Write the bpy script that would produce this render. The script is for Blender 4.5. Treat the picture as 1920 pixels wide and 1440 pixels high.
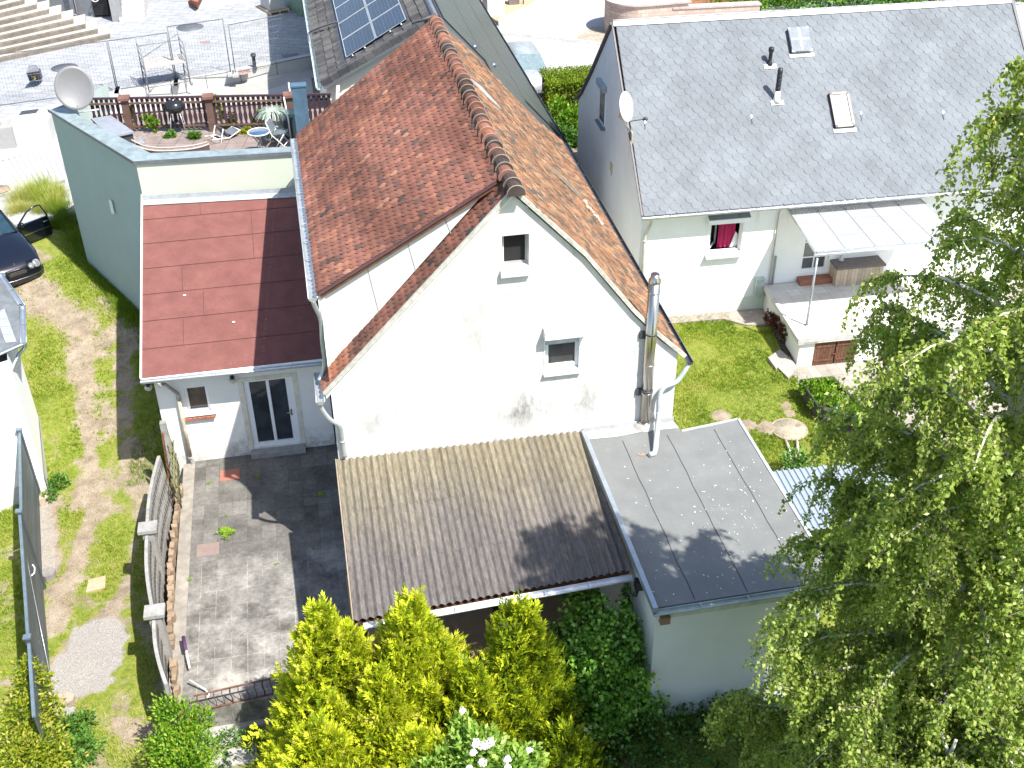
import bpy, math, random
import numpy as np
from mathutils import Vector, Matrix
R_ = math.radians
random.seed(7); RNG = np.random.default_rng(7)
for o in list(bpy.data.objects): bpy.data.objects.remove(o)
scene = bpy.context.scene
COL = scene.collection

# ------------------------------------------------------------------ camera
CAM_H = 17.8
PITCH, ROLL, YAW, FPX = R_(34.35), R_(-0.494), R_(10.8), 2136.0
def _basis():
    f = np.array([0, math.cos(PITCH), -math.sin(PITCH)]); r = np.array([1., 0, 0]); u = np.cross(r, f)
    r2 = r*math.cos(ROLL)+u*math.sin(ROLL); u2 = -r*math.sin(ROLL)+u*math.cos(ROLL)
    c, s = math.cos(-YAW), math.sin(-YAW); M = np.array([[c, -s, 0], [s, c, 0], [0, 0, 1]])
    return M@r2, M@u2, M@f
BR, BU, BF = _basis(); CC = np.array([0, 0, CAM_H])
cam_d = bpy.data.cameras.new('camera'); cam = bpy.data.objects.new('camera', cam_d); COL.objects.link(cam)
cam_d.sensor_width = 36; cam_d.lens = FPX*36/1920; cam_d.clip_end = 1500; cam_d.clip_start = 0.1
mw = Matrix.Identity(4)
for i in range(3):
    mw[i][0] = BR[i]; mw[i][1] = BU[i]; mw[i][2] = -BF[i]; mw[i][3] = CC[i]
cam.matrix_world = mw
scene.camera = cam

# ------------------------------------------------------------------ light
SUN = Vector((0.385, -0.528, 1.0)).normalized()      # towards the sun
world = bpy.data.worlds.new('World'); scene.world = world; world.use_nodes = True
wn = world.node_tree; wn.nodes.clear()
sky = wn.nodes.new('ShaderNodeTexSky'); sky.sky_type = 'NISHITA'; sky.sun_disc = False
sky.sun_elevation = math.asin(SUN.z); sky.sun_rotation = math.atan2(SUN.x, SUN.y)
sky.air_density = 1.0; sky.dust_density = 1.2; sky.ozone_density = 1.0
bgn = wn.nodes.new('ShaderNodeBackground'); bgn.inputs['Strength'].default_value = 0.13
wo = wn.nodes.new('ShaderNodeOutputWorld')
wn.links.new(sky.outputs[0], bgn.inputs['Color']); wn.links.new(bgn.outputs[0], wo.inputs['Surface'])
sl = bpy.data.lights.new('sun', 'SUN'); sl.energy = 5.0; sl.angle = R_(0.55); sl.color = (1.0, 0.955, 0.88)
so = bpy.data.objects.new('sun', sl); COL.objects.link(so)
so.rotation_euler = SUN.to_track_quat('Z', 'Y').to_euler(); so.location = (20, -20, 50)
vs = scene.view_settings; vs.view_transform = 'Standard'; vs.look = 'None'; vs.exposure = 1.0; vs.gamma = 1.0; vs.use_curve_mapping = False

# ------------------------------------------------------------------ surveying helpers: sight a point of the photo at its true height / plane
def ray(px, py): return BF+BR*(px-960)/FPX-BU*(py-720)/FPX
def P(px, py, z=0.0):
    d = ray(px, py); q = CC+d*(z-CC[2])/d[2]; return Vector(q)
def PX(px, py, x): d = ray(px, py); return Vector(CC+d*(x-CC[0])/d[0])
def PY(px, py, y): d = ray(px, py); return Vector(CC+d*(y-CC[1])/d[1])
def PP(px, py, p, n):
    d = ray(px, py); n = np.array(n, float); return Vector(CC+d*((np.array(p, float)-CC)@n)/(d@n))
def ZH(px, py, X, Y):
    d = ray(px, py); t = (X*d[0]+Y*d[1])/(d[0]**2+d[1]**2); return float((CC+d*t)[2])
V = Vector

# ------------------------------------------------------------------ materials
def lin(h):
    h = h.lstrip('#'); c = [int(h[i:i+2], 16)/255 for i in (0, 2, 4)]
    return tuple(x/12.92 if x <= .04045 else ((x+.055)/1.055)**2.4 for x in c)
MATS = {}
class NT:
    def __init__(s, name):
        s.m = bpy.data.materials.new(name); s.m.use_nodes = True; s.t = s.m.node_tree; s.t.nodes.clear()
        s.out = s.n('ShaderNodeOutputMaterial'); s.b = s.n('ShaderNodeBsdfPrincipled'); s.l(s.b.outputs[0], s.out.inputs['Surface'])
        s.geo = None
    def n(s, t, **k):
        x = s.t.nodes.new(t)
        for a, b in k.items(): setattr(x, a, b)
        return x
    def l(s, a, b): s.t.links.new(a, b)
    def pos(s):
        if not s.geo: s.geo = s.n('ShaderNodeNewGeometry')
        return s.geo.outputs['Position']
    def noise(s, scale, detail=4, rough=.6, stretch=None, dist=0, rot=None):
        v = s.pos()
        if stretch or rot:
            mp = s.n('ShaderNodeMapping'); mp.inputs['Scale'].default_value = stretch or (1, 1, 1)
            if rot: mp.inputs['Rotation'].default_value = rot
            s.l(v, mp.inputs['Vector']); v = mp.outputs[0]
        q = s.n('ShaderNodeTexNoise'); q.inputs['Scale'].default_value = scale; q.inputs['Detail'].default_value = detail
        q.inputs['Roughness'].default_value = rough; q.inputs['Distortion'].default_value = dist; s.l(v, q.inputs['Vector']); return q.outputs['Fac']
    def ramp(s, fac, stops, interp='LINEAR'):
        r = s.n('ShaderNodeValToRGB'); e = r.color_ramp; e.interpolation = interp
        while len(e.elements) < len(stops): e.elements.new(.5)
        for i, (p, c) in enumerate(stops):
            e.elements[i].position = p; e.elements[i].color = (*(c if not isinstance(c, (int, float)) else (c, c, c)), 1)
        s.l(fac, r.inputs[0]); return r.outputs[0]
    def mix(s, a, b, fac, mode='MIX'):
        m = s.n('ShaderNodeMixRGB', blend_type=mode)
        for i, x in ((0, fac), (1, a), (2, b)):
            if isinstance(x, (int, float)): m.inputs[i].default_value = x if i == 0 else (x, x, x, 1)
            elif isinstance(x, tuple): m.inputs[i].default_value = (*x, 1)
            else: s.l(x, m.inputs[i])
        return m.outputs[0]
    def math(s, op, a, b=0.0, clamp=False):
        m = s.n('ShaderNodeMath', operation=op, use_clamp=clamp)
        for i, x in ((0, a), (1, b)):
            if isinstance(x, (int, float)): m.inputs[i].default_value = x
            else: s.l(x, m.inputs[i])
        return m.outputs[0]
    def attr(s, name='tone'):
        a = s.n('ShaderNodeAttribute'); a.attribute_name = name; return a.outputs['Fac']
    def bump(s, h, strength=.3, dist=.02):
        b = s.n('ShaderNodeBump'); b.inputs['Strength'].default_value = strength; b.inputs['Distance'].default_value = dist
        s.l(h, b.inputs['Height']); s.l(b.outputs[0], s.b.inputs['Normal'])
    def set(s, col=None, rough=.8, metal=0, spec=None):
        if col is not None:
            if isinstance(col, tuple): s.b.inputs['Base Color'].default_value = (*col, 1)
            else: s.l(col, s.b.inputs['Base Color'])
        if isinstance(rough, (int, float)): s.b.inputs['Roughness'].default_value = rough
        else: s.l(rough, s.b.inputs['Roughness'])
        s.b.inputs['Metallic'].default_value = metal
        if spec is not None: s.b.inputs['Specular IOR Level'].default_value = spec
        return s.m

def m_plain(name, c, rough=.7, metal=0, var=.18, scale=6, bump=0.0, spec=None, tone=0.0):
    """one base colour broken up by wear of two sizes"""
    if name in MATS: return MATS[name]
    t = NT(name); a = tuple(x*(1-var) for x in c); b = tuple(min(1, x*(1+var)) for x in c)
    col = t.ramp(t.noise(scale, 6, .65), [(.3, a), (.7, b)])
    col = t.mix(col, t.ramp(t.noise(scale*.17, 3), [(.35, 1-var*.8), (.65, 1.0)]), 1, 'MULTIPLY')
    if tone: col = t.mix(col, t.ramp(t.attr(), [(0, 1-tone), (1, 1.0)]), 1, 'MULTIPLY')
    if bump: t.bump(t.noise(scale*7, 5, .7), bump, .01)
    MATS[name] = t.set(col, rough, metal, spec); return MATS[name]

def m_plaster(name, c, dirt=(.32, .31, .28), amount=.35, seed=0, low=None):
    """rendered wall: fine grain, faint rain streaks and dirty patches"""
    t = NT(name); base = t.ramp(t.noise(1.7, 6, .6), [(.3, tuple(x*.93 for x in c)), (.7, c)])
    streak = t.ramp(t.noise(2.2, 6, .7, (1.6, 1.6, .28), 0), [(.53+.1*(1-amount), 0.0), (.82, 1.0)])
    patch = t.ramp(t.noise(.55, 4, .6), [(.5, 0.0), (.72, 1.0)])
    f = t.math('MULTIPLY', t.math('MULTIPLY', streak, patch), amount)
    col = t.mix(base, dirt, f)
    if low:      # mould and splash dirt near the foot of the wall: z below low
        sx = t.n('ShaderNodeSeparateXYZ'); t.l(t.pos(), sx.inputs[0])
        h = t.math('SUBTRACT', low, t.math('SUBTRACT', sx.outputs['Z'], t.math('MULTIPLY', t.noise(5, 5, .7), .35)))
        k = t.math('MULTIPLY', t.ramp(h, [(.0, 0.0), (.45, 1.0)]), t.ramp(t.noise(3, 6, .75), [(.42, 0.0), (.6, .55)]))
        col = t.mix(col, tuple(x*.6 for x in dirt), k)
    t.bump(t.noise(60, 4, .7), .25, .006)
    MATS[name] = t.set(col, .9, 0, .25); return t.m

def m_leaf(name, stops, trans=.45, rough=.55, gloss=.3):
    if name in MATS: return MATS[name]
    t = NT(name); col = t.ramp(t.attr(), stops)
    d = t.b; t.set(col, rough, 0, gloss)
    tr = t.n('ShaderNodeBsdfTranslucent'); mx = t.n('ShaderNodeMixShader'); mx.inputs[0].default_value = trans
    t.l(t.mix(col, (1.0, 1.0, .55), 1, 'MULTIPLY'), tr.inputs['Color'])
    t.l(d.outputs[0], mx.inputs[1]); t.l(tr.outputs[0], mx.inputs[2]); t.l(mx.outputs[0], t.out.inputs['Surface'])
    MATS[name] = t.m; return t.m

def m_glass(name, tint=(.02, .025, .03), rough=.05, streak=0.0):
    if name in MATS: return MATS[name]
    t = NT(name); col = t.ramp(t.noise(1.3, 3), [(.4, tint), (.65, tuple(x*2.2 for x in tint))])
    MATS[name] = t.set(col, rough, 0, .8); return t.m

# ------------------------------------------------------------------ mesh builder
def v3(p): return (float(p[0]), float(p[1]), float(p[2]))
class MB:
    def __init__(s): s.v = []; s.f = []; s.t = []; s.m = []; s.mi = 0; s.smooth = []
    def add(s, vs, fs, tone=None, sm=False):
        n = len(s.v); s.v += [v3(p) for p in vs]
        tt = random.random() if tone is None else tone
        for f in fs: s.f.append([i+n for i in f]); s.t.append(tt); s.m.append(s.mi); s.smooth.append(sm)
        return s
    def box(s, a, b, tone=None):
        x0, y0, z0 = a; x1, y1, z1 = b
        return s.obox(V((x0, y0, z0)), V((x1-x0, 0, 0)), V((0, y1-y0, 0)), V((0, 0, z1-z0)), tone)
    def obox(s, o, ax, ay, az, tone=None):
        o, ax, ay, az = V(o), V(ax), V(ay), V(az)
        p = [o, o+ax, o+ax+ay, o+ay, o+az, o+ax+az, o+ax+ay+az, o+ay+az]
        fs = [(0, 3, 2, 1), (4, 5, 6, 7), (0, 1, 5, 4), (1, 2, 6, 5), (2, 3, 7, 6), (3, 0, 4, 7)]
        if ax.cross(ay).dot(az) < 0: fs = [f[::-1] for f in fs]
        return s.add(p, fs, tone)
    def slab(s, poly, ext, tone=None):
        """polygon extruded along ext"""
        poly = [V(p) for p in poly]; ext = V(ext); n = len(poly); nv = V((0, 0, 0))
        for i in range(n): nv += (poly[i]-poly[0]).cross(poly[(i+1) % n]-poly[0])
        if nv.dot(ext) > 0: poly = poly[::-1]
        fs = [tuple(range(n)), tuple(range(2*n-1, n-1, -1))]+[(i, i+n, (i+1) % n+n, (i+1) % n) for i in range(n)]
        return s.add(poly+[p+ext for p in poly], fs, tone)
    def beam(s, a, b, w, h, up=(0, 0, 1), tone=None, off=(0, 0)):
        """bar from a to b, w wide, h high (its top centre line runs a-b when off=(0,-.5))"""
        a, b = V(a), V(b); d = (b-a); side = d.cross(V(up)).normalized(); u = side.cross(d).normalized()
        o = a-side*w*(.5-off[0])-u*h*(.5-off[1])
        return s.obox(o, side*w, u*h, d, tone)
    def tube(s, pts, r, n=8, tone=None, caps=True, radii=None):
        pts = [V(p) for p in pts]; vs = []; fs = []; m = len(pts); pu = None
        for i, p in enumerate(pts):
            d = (pts[min(i+1, m-1)]-pts[max(i-1, 0)]).normalized()
            if pu is None:
                u = d.cross(V((0, 0, 1)))
                if u.length < .05: u = d.cross(V((0, 1, 0)))
            else: u = pu-d*pu.dot(d)
            u.normalize(); pu = u; w = d.cross(u); rr = radii[i] if radii else r
            vs += [p+(u*math.cos(2*math.pi*k/n)+w*math.sin(2*math.pi*k/n))*rr for k in range(n)]
        for i in range(m-1):
            for k in range(n):
                k2 = (k+1) % n; fs.append((i*n+k, i*n+k2, (i+1)*n+k2, (i+1)*n+k))
        s.add(vs, fs, tone, True)
        if caps:
            b = len(s.v)-len(vs); tt = s.t[-1]
            s.f.append([b+k for k in range(n)][::-1]); s.f.append([b+(m-1)*n+k for k in range(n)])
            s.t += [tt, tt]; s.m += [s.mi]*2; s.smooth += [False]*2
        return s
    def lathe(s, c, prof, n=20, axis=(0, 0, 1), tone=None):
        """prof: list of (radius, height along axis)"""
        c = V(c); ax = V(axis).normalized(); u = ax.orthogonal().normalized(); w = ax.cross(u); vs = []; fs = []
        for r, h in prof: vs += [c+ax*h+(u*math.cos(2*math.pi*k/n)+w*math.sin(2*math.pi*k/n))*r for k in range(n)]
        m = len(prof)
        for i in range(m-1):
            for k in range(n):
                k2 = (k+1) % n; fs.append((i*n+k, i*n+k2, (i+1)*n+k2, (i+1)*n+k))
        fs.append(tuple(range(n))[::-1]); fs.append(tuple((m-1)*n+k for k in range(n)))
        return s.add(vs, fs, tone, True)
    def np_add(s, verts, faces, tones): # numpy bulk
        n = len(s.v); s.v += verts.tolist(); s.f += (faces+n).tolist(); s.t += list(tones)
        s.m += [s.mi]*len(faces); s.smooth += [False]*len(faces); return s
    def build(s, name, mat, parent=None, origin=None):
        me = bpy.data.meshes.new(name)
        org = V((0, 0, 0))
        if parent is not None: org = V(parent['_w'])
        elif origin is not None: org = V(origin)
        vs = np.array(s.v, dtype=np.float64).reshape(-1, 3)-np.array(org)
        lens = np.array([len(f) for f in s.f], dtype=np.int32); flat = np.fromiter((i for f in s.f for i in f), dtype=np.int32)
        me.vertices.add(len(vs)); me.vertices.foreach_set('co', vs.ravel())
        me.loops.add(len(flat)); me.loops.foreach_set('vertex_index', flat)
        me.polygons.add(len(lens)); me.polygons.foreach_set('loop_start', np.concatenate([[0], np.cumsum(lens)[:-1]]).astype(np.int32))
        me.polygons.foreach_set('loop_total', lens)
        me.polygons.foreach_set('material_index', np.array(s.m, dtype=np.int32))
        me.polygons.foreach_set('use_smooth', np.array(s.smooth, dtype=bool))
        a = me.attributes.new('tone', 'FLOAT', 'FACE'); a.data.foreach_set('value', np.array(s.t, dtype=np.float32))
        me.update(calc_edges=True); me.validate()
        for mt in (mat if isinstance(mat, (list, tuple)) else [mat]): me.materials.append(mt)
        o = bpy.data.objects.new(name, me); COL.objects.link(o)
        if parent is not None: o.parent = parent; o['_w'] = list(org)
        else: o.location = org; o['_w'] = list(org)
        return o
def tag(o, label=None, cat=None, group=None, kind=None):
    if label: o['label'] = label
    if cat: o['category'] = cat
    if group: o['group'] = group
    if kind: o['kind'] = kind
    return o
def thing(name, label, cat, loc, group=None):
    o = bpy.data.objects.new(name, None); COL.objects.link(o); o.empty_display_size = .2
    o.location = V(loc); o['_w'] = list(V(loc)); return tag(o, label, cat, group)
def copy_tree(o, delta, label=None):
    """copy a thing with its parts and sub-parts, moved by delta"""
    def cp(x, par):
        c = x.copy(); COL.objects.link(c)
        if par: c.parent = par
        for k in x.children: cp(k, c)
        return c
    c = cp(o, None); c.location = V(o.location)+V(delta)
    if label: c['label'] = label
    return c
def ring(mb, x0, x1, z0, z1, y0, y1, l, r=None, b=None, t=None):
    """rectangular frame in the xz plane out of four butt-jointed bars"""
    r = l if r is None else r; b = l if b is None else b; t = l if t is None else t
    mb.box((x0, y0, z0), (x0+l, y1, z1)); mb.box((x1-r, y0, z0), (x1, y1, z1)); mb.box((x0+l, y0, z0), (x1-r, y1, z0+b)); mb.box((x0+l, y0, z1-t), (x1-r, y1, z1)); return mb
def bez(pts, n=8):
    """smooth curve through points"""
    pts = [V(p) for p in pts]; out = []
    for i in range(len(pts)-1):
        p0 = pts[max(i-1, 0)]; p1 = pts[i]; p2 = pts[i+1]; p3 = pts[min(i+2, len(pts)-1)]
        for k in range(n):
            t = k/n; out.append(.5*((2*p1)+(p2-p0)*t+(2*p0-5*p1+4*p2-p3)*t*t+(3*p1-p0-3*p2+p3)*t**3))
    return out+[pts[-1]]
def lerp(a, b, t): return V(a)+(V(b)-V(a))*t
def sstep(a, b, x):
    t = min(1, max(0, (x-a)/(b-a))); return t*t*(3-2*t)

# ------------------------------------------------------------------ common materials
WHITE = m_plaster('white_render', (.66, .67, .67), dirt=(.2, .22, .24), amount=.9, low=None)
GREEN_WHITE = m_plaster('pale_green_render', (.52, .57, .48), amount=.5)
CREAM = m_plaster('cream_render', (.72, .70, .60), amount=.3)
TEAL = m_plaster('sage_green_render', (.36, .435, .415), dirt=(.22, .28, .27), amount=.4)
WPVC = m_plain('white_plastic', (.82, .83, .84), .35, var=.04, scale=3)
WPAINT = m_plain('white_paint', (.78, .78, .76), .6, var=.08, scale=9)
ZINC = m_plain('zinc', (.42, .47, .52), .38, .65, var=.15, scale=5)
ZINC_L = m_plain('galvanised_steel', (.55, .58, .60), .35, .6, var=.15, scale=8)
LEAD = m_plain('lead_flashing', (.50, .53, .56), .6, .1, var=.14, scale=4, bump=.2)
STEEL = m_plain('polished_steel', (.52, .49, .44), .26, 1.0, var=.05, scale=2)
DGREY = m_plain('dark_grey_paint', (.05, .055, .065), .45, var=.2)
BLACK = m_plain('black_plastic', (.015, .015, .017), .35, var=.2)
GLASS = m_glass('window_glass')
GLASSD = m_glass('dark_glass', (.006, .006, .008))
ROOM = m_plain('dark_interior', (.012, .012, .013), .9)
RUST = m_plain('rusty_iron', (.16, .06, .035), .85, .2, var=.5, scale=14, bump=.3)
BRICK = m_plain('terracotta', (.42, .15, .09), .8, var=.25, scale=12, tone=.35)
WOODB = m_plain('brown_wood', (.15, .065, .035), .65, var=.35, scale=9, tone=.3, bump=.2)
CONC = m_plain('concrete', (.34, .33, .31), .9, var=.22, scale=7, bump=.35)
CONCL = m_plain('light_concrete', (.50, .48, .45), .9, var=.15, scale=6, bump=.25)
BARK = m_plain('brown_bark', (.10, .075, .05), .95, var=.4, scale=20, bump=.5)
def build_np(name, verts, faces, tones, mat, parent=None, origin=None):
    me = bpy.data.meshes.new(name); org = V((0, 0, 0))
    if parent is not None: org = V(parent['_w'])
    elif origin is not None: org = V(origin)
    vs = (np.asarray(verts, dtype=np.float64).reshape(-1, 3)-np.array(org)).astype(np.float32); fs = np.asarray(faces, dtype=np.int32); k = fs.shape[1]
    me.vertices.add(len(vs)); me.vertices.foreach_set('co', vs.ravel())
    me.loops.add(fs.size); me.loops.foreach_set('vertex_index', fs.ravel())
    me.polygons.add(len(fs)); me.polygons.foreach_set('loop_start', np.arange(0, fs.size, k, dtype=np.int32)); me.polygons.foreach_set('loop_total', np.full(len(fs), k, dtype=np.int32))
    a = me.attributes.new('tone', 'FLOAT', 'FACE'); a.data.foreach_set('value', np.asarray(tones, dtype=np.float32))
    me.update(calc_edges=True)
    me.materials.append(mat); o = bpy.data.objects.new(name, me); COL.objects.link(o); o['_w'] = list(org)
    if parent is not None: o.parent = parent
    else: o.location = org
    return o

# ================================================================== GROUND
def ssn(a, b, x):
    t = np.clip((x-a)/(b-a), 0, 1); return t*t*(3-2*t)
def gzn(x, y):
    x = np.asarray(x, float); y = np.asarray(y, float)
    L = np.interp(y, [0, 14, 24.5, 28, 30.5, 33.8, 36.5, 300], [-.9, -.65, -.62, -.2, .45, .95, 1.2, 1.2])
    R = np.interp(y, [0, 28.8, 36, 39, 300], [0, 0, .9, 1.2, 1.2])
    R = R-.14*ssn(12.4, 13.0, x)*ssn(25.6, 24.9, y)
    k = ssn(3.0, 5.5, x)
    k2 = ssn(-6.3, -7.8, x)*ssn(26, 22, y)      # the neighbour's plot beyond the slat fence
    return L*(1-k)+R*k+.0*k2
def gz(x, y): return float(gzn(x, y))
def G(px, py, dz=0.0):
    z = 0.0
    for _ in range(12):
        p = P(px, py, z); z = .5*z+.5*gz(p.x, p.y)
    return P(px, py, z)+V((0, 0, dz))
def seg_d(X, Y, pts, widths):
    """signed closeness to a polyline with varying half width: >0 inside"""
    best = np.full(X.shape, -9.)
    for i in range(len(pts)-1):
        a, b = pts[i], pts[i+1]; dx, dy = b.x-a.x, b.y-a.y; L2 = dx*dx+dy*dy+1e-9
        t = np.clip(((X-a.x)*dx+(Y-a.y)*dy)/L2, 0, 1); d = np.hypot(X-a.x-t*dx, Y-a.y-t*dy); w = widths[i]+(widths[i+1]-widths[i])*t
        best = np.maximum(best, 1-d/w)
    return best
def vnoise(X, Y, s, seed=0):
    """cheap value noise 0..1"""
    r = np.random.default_rng(seed); T = r.random((64, 64)); x = X/s; y = Y/s; xi = np.floor(x).astype(int); yi = np.floor(y).astype(int)
    fx = x-xi; fy = y-yi; fx = fx*fx*(3-2*fx); fy = fy*fy*(3-2*fy); a = T[xi % 64, yi % 64]; b = T[(xi+1) % 64, yi % 64]; c = T[xi % 64, (yi+1) % 64]; d = T[(xi+1) % 64, (yi+1) % 64]
    return (a*(1-fx)+b*fx)*(1-fy)+(c*(1-fx)+d*fx)*fy
tr1 = [G(*p) for p in [(20, 470), (70, 560), (140, 600), (150, 660), (152, 740), (165, 800), (172, 880), (168, 960), (150, 1040), (118, 1110), (100, 1180)]]
w1 = [1.2, 1.0, .85, .6, .42, .32, .22, .2, .28, .42, .4]
tr2 = [G(*p) for p in [(240, 600), (235, 700), (238, 800), (262, 905), (262, 960), (248, 1050), (225, 1120), (190, 1180)]]
w2 = [.4, .35, .3, .5, .3, .2, .25, .35]
grv = [G(*p) for p in [(185, 1195), (150, 1255), (120, 1290)]]; gw = [.75, .95, .6]
grv2 = [G(*p) for p in [(78, 925), (85, 1000), (92, 1070)]]
hills = [(G(1390, 1090-300), .3), (G(1480, 1100-300), .1)]
molehills = [(G(1352, 781), .26), (G(1402, 797), .22), (G(1440, 803), .3), (G(1497, 800), .22), (G(1475, 762), .15), (G(1480, 775), .15)]
def grass_density(X, Y):
    """1 = thick lawn, 0 = bare soil"""
    n = vnoise(X, Y, .9, 1)*.6+vnoise(X, Y, .33, 2)*.4
    g = np.full(X.shape, .92)
    drive = X < -3.6
    n3 = vnoise(X, Y, .22, 21)*.5+vnoise(X, Y, .5, 22)*.5; gd = .68+(n-.5)*.9+(n3-.5)*1.1+.25*ssn(-6.2, -7.4, X)*ssn(22, 26, Y)-.12*ssn(22, 30, Y)
    gd = np.where(Y < 19.5, gd+.2, gd)
    gd = gd-.85*np.clip(seg_d(X, Y, tr1, w1)+.7*(n-.5)+.6*(n3-.5), 0, 1)-.6*np.clip(seg_d(X, Y, tr2, w2)+.6*(n-.5), 0, 1)
    gd = gd-2.2*np.clip(seg_d(X, Y, grv, gw)+.5*(n-.5)+.4*(n3-.5), 0, 1)-1.6*np.clip(seg_d(X, Y, grv2, [.3, .35, .3]), 0, 1)
    g = np.where(drive, gd, g+(n-.5)*.5)
    for c, r in molehills: g = g-2.2*np.clip(1-np.hypot(X-c.x, Y-c.y)/r/1.2, 0, 1)
    g = np.where((X > -3.6) & (X < 5), .55+(n-.5)*.8, g)
    g = np.where((Y > 29.5) & (X > -3.6) & (X < 12), g*.35, g)
    return np.clip(g, 0, 1)
def gravel_mask(X, Y):
    n = vnoise(X, Y, .5, 3)*.6+vnoise(X, Y, .2, 4)*.4
    m = np.clip((seg_d(X, Y, grv, gw)+.9*(n-.55))*2.2, 0, 1)
    m2 = .52*np.clip((seg_d(X, Y, grv2, [.3, .35, .3])+.4*(n-.5))*3, 0, 1)
    return np.maximum(m, m2)
xs = np.concatenate([np.linspace(-260, -16, 26), np.arange(-15.9, 24, .13), np.linspace(25, 260, 26)])
ys = np.concatenate([np.linspace(-60, 8, 12), np.arange(8.2, 44, .13), np.linspace(45, 420, 40)])
GX, GY = np.meshgrid(xs, ys); GZ = gzn(GX, GY)
fine = ((GX > -16) & (GX < 24) & (GY > 8) & (GY < 44))
GZ = GZ+np.where(fine & (GY < 33.5), (vnoise(GX, GY, 1.3, 5)-.5)*.10+(vnoise(GX, GY, .4, 6)-.5)*.035, 0)
for c, r in molehills: GZ = GZ+.10*np.clip(1-(np.hypot(GX-c.x, GY-c.y)/r)**2, 0, 1)*(.6+.8*vnoise(GX, GY, .12, 9))
ny, nx = GX.shape; idx = np.arange(nx*ny).reshape(ny, nx)
gf = np.stack([idx[:-1, :-1], idx[:-1, 1:], idx[1:, 1:], idx[1:, :-1]], -1).reshape(-1, 4)
t = NT('ground_soil_and_grass')
ga = t.attr('grass'); gr = t.attr('gravel')
soil = t.ramp(t.noise(2.2, 7, .7), [(.25, (.17, .135, .095)), (.5, (.32, .26, .19)), (.75, (.43, .37, .29))])
soil = t.mix(soil, t.ramp(t.noise(30, 3, .7), [(.35, .65), (.65, 1.1)]), 1, 'MULTIPLY')
grs = t.ramp(t.noise(6, 6, .75), [(.25, (.085, .135, .016)), (.45, (.17, .225, .03)), (.62, (.27, .27, .065)), (.8, (.34, .30, .13))])
grs = t.mix(grs, t.ramp(t.noise(45, 3, .7), [(.3, .55), (.7, 1.25)]), 1, 'MULTIPLY')
k = t.math('ADD', ga, t.math('MULTIPLY', t.math('SUBTRACT', t.noise(9, 5, .75), .5), 1.1))
k = t.ramp(k, [(.38, 0.0), (.62, 1.0)])
col = t.mix(soil, grs, k)
vor = t.n('ShaderNodeTexVoronoi'); vor.inputs['Scale'].default_value = 65; t.l(t.pos(), vor.inputs['Vector'])
stone = t.mix(t.ramp(vor.outputs['Color'], [(.2, (.40, .37, .34)), (.8, (.56, .53, .49))]), t.ramp(vor.outputs['Distance'], [(.0, 1.0), (.6, .55)]), 1, 'MULTIPLY')
col = t.mix(col, stone, t.ramp(t.math('ADD', gr, t.math('MULTIPLY', t.math('SUBTRACT', t.noise(14, 5, .8), .5), .8)), [(.4, 0.0), (.6, 1.0)]))
t.bump(t.math('ADD', t.noise(35, 5, .75), t.math('MULTIPLY', t.noise(6, 4), 1.2)), .7, .04)
GROUND_M = t.set(col, .95, 0, .15)
me = bpy.data.meshes.new('ground'); vv = np.stack([GX, GY, GZ], -1).reshape(-1, 3)
me.vertices.add(len(vv)); me.vertices.foreach_set('co', vv.astype(np.float32).ravel()); me.loops.add(gf.size); me.loops.foreach_set('vertex_index', gf.ravel().astype(np.int32))
me.polygons.add(len(gf)); me.polygons.foreach_set('loop_start', np.arange(0, gf.size, 4, dtype=np.int32)); me.polygons.foreach_set('loop_total', np.full(len(gf), 4, dtype=np.int32)); me.polygons.foreach_set('use_smooth', np.ones(len(gf), bool))
for nm, fn in (('grass', grass_density), ('gravel', gravel_mask)):
    a = me.attributes.new(nm, 'FLOAT', 'POINT'); a.data.foreach_set('value', fn(GX, GY).astype(np.float32).ravel())
me.update(calc_edges=True); me.materials.append(GROUND_M)
og = bpy.data.objects.new('ground', me); COL.objects.link(og); tag(og, kind='structure')

# ------------------------------------------------------------------ grass blades
def blades(name, X, Y, Z, h, w, mat, lean=.5, per=4, tone=None, parent=None):
    n = len(X)*per; X = np.repeat(X, per); Y = np.repeat(Y, per); Z = np.repeat(Z, per); hh = np.repeat(h, per) if hasattr(h, '__len__') else np.full(n, h)
    hh = hh*RNG.uniform(.5, 1.25, n); a = RNG.uniform(0, 2*np.pi, n); l = RNG.uniform(.1, lean, n)*hh; b = a+RNG.uniform(1.2, 1.9, n)
    base = np.stack([X+RNG.normal(0, .02, n), Y+RNG.normal(0, .02, n), Z-.01], -1)
    sd = np.stack([np.cos(b), np.sin(b), 0*b], -1)*w/2; tip = base+np.stack([np.cos(a)*l, np.sin(a)*l, hh], -1)
    v = np.stack([base-sd, base+sd, tip], 1).reshape(-1, 3); f = np.arange(n*3).reshape(-1, 3)
    tn = np.repeat(tone, per) if tone is not None else RNG.random(n)
    return build_np(name, v, f, np.clip(tn+RNG.normal(0, .15, n), 0, 1), mat, parent)
GRASS_M = m_leaf('grass_blades', [(0, (.08, .16, .014)), (.45, (.21, .31, .025)), (.8, (.37, .42, .06)), (1, (.52, .48, .2))], .4, .6, .2)
def scatter(n, x0, x1, y0, y1, dens):
    X = RNG.uniform(x0, x1, n); Y = RNG.uniform(y0, y1, n); k = RNG.random(n) < dens(X, Y); return X[k], Y[k]
X1, Y1 = scatter(52000, -9.6, -3.7, 14.5, 34, lambda x, y: (grass_density(x, y)**2)*(gravel_mask(x, y) < .3)*(1-.5*((y > 24) & (x > -5))))
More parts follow.
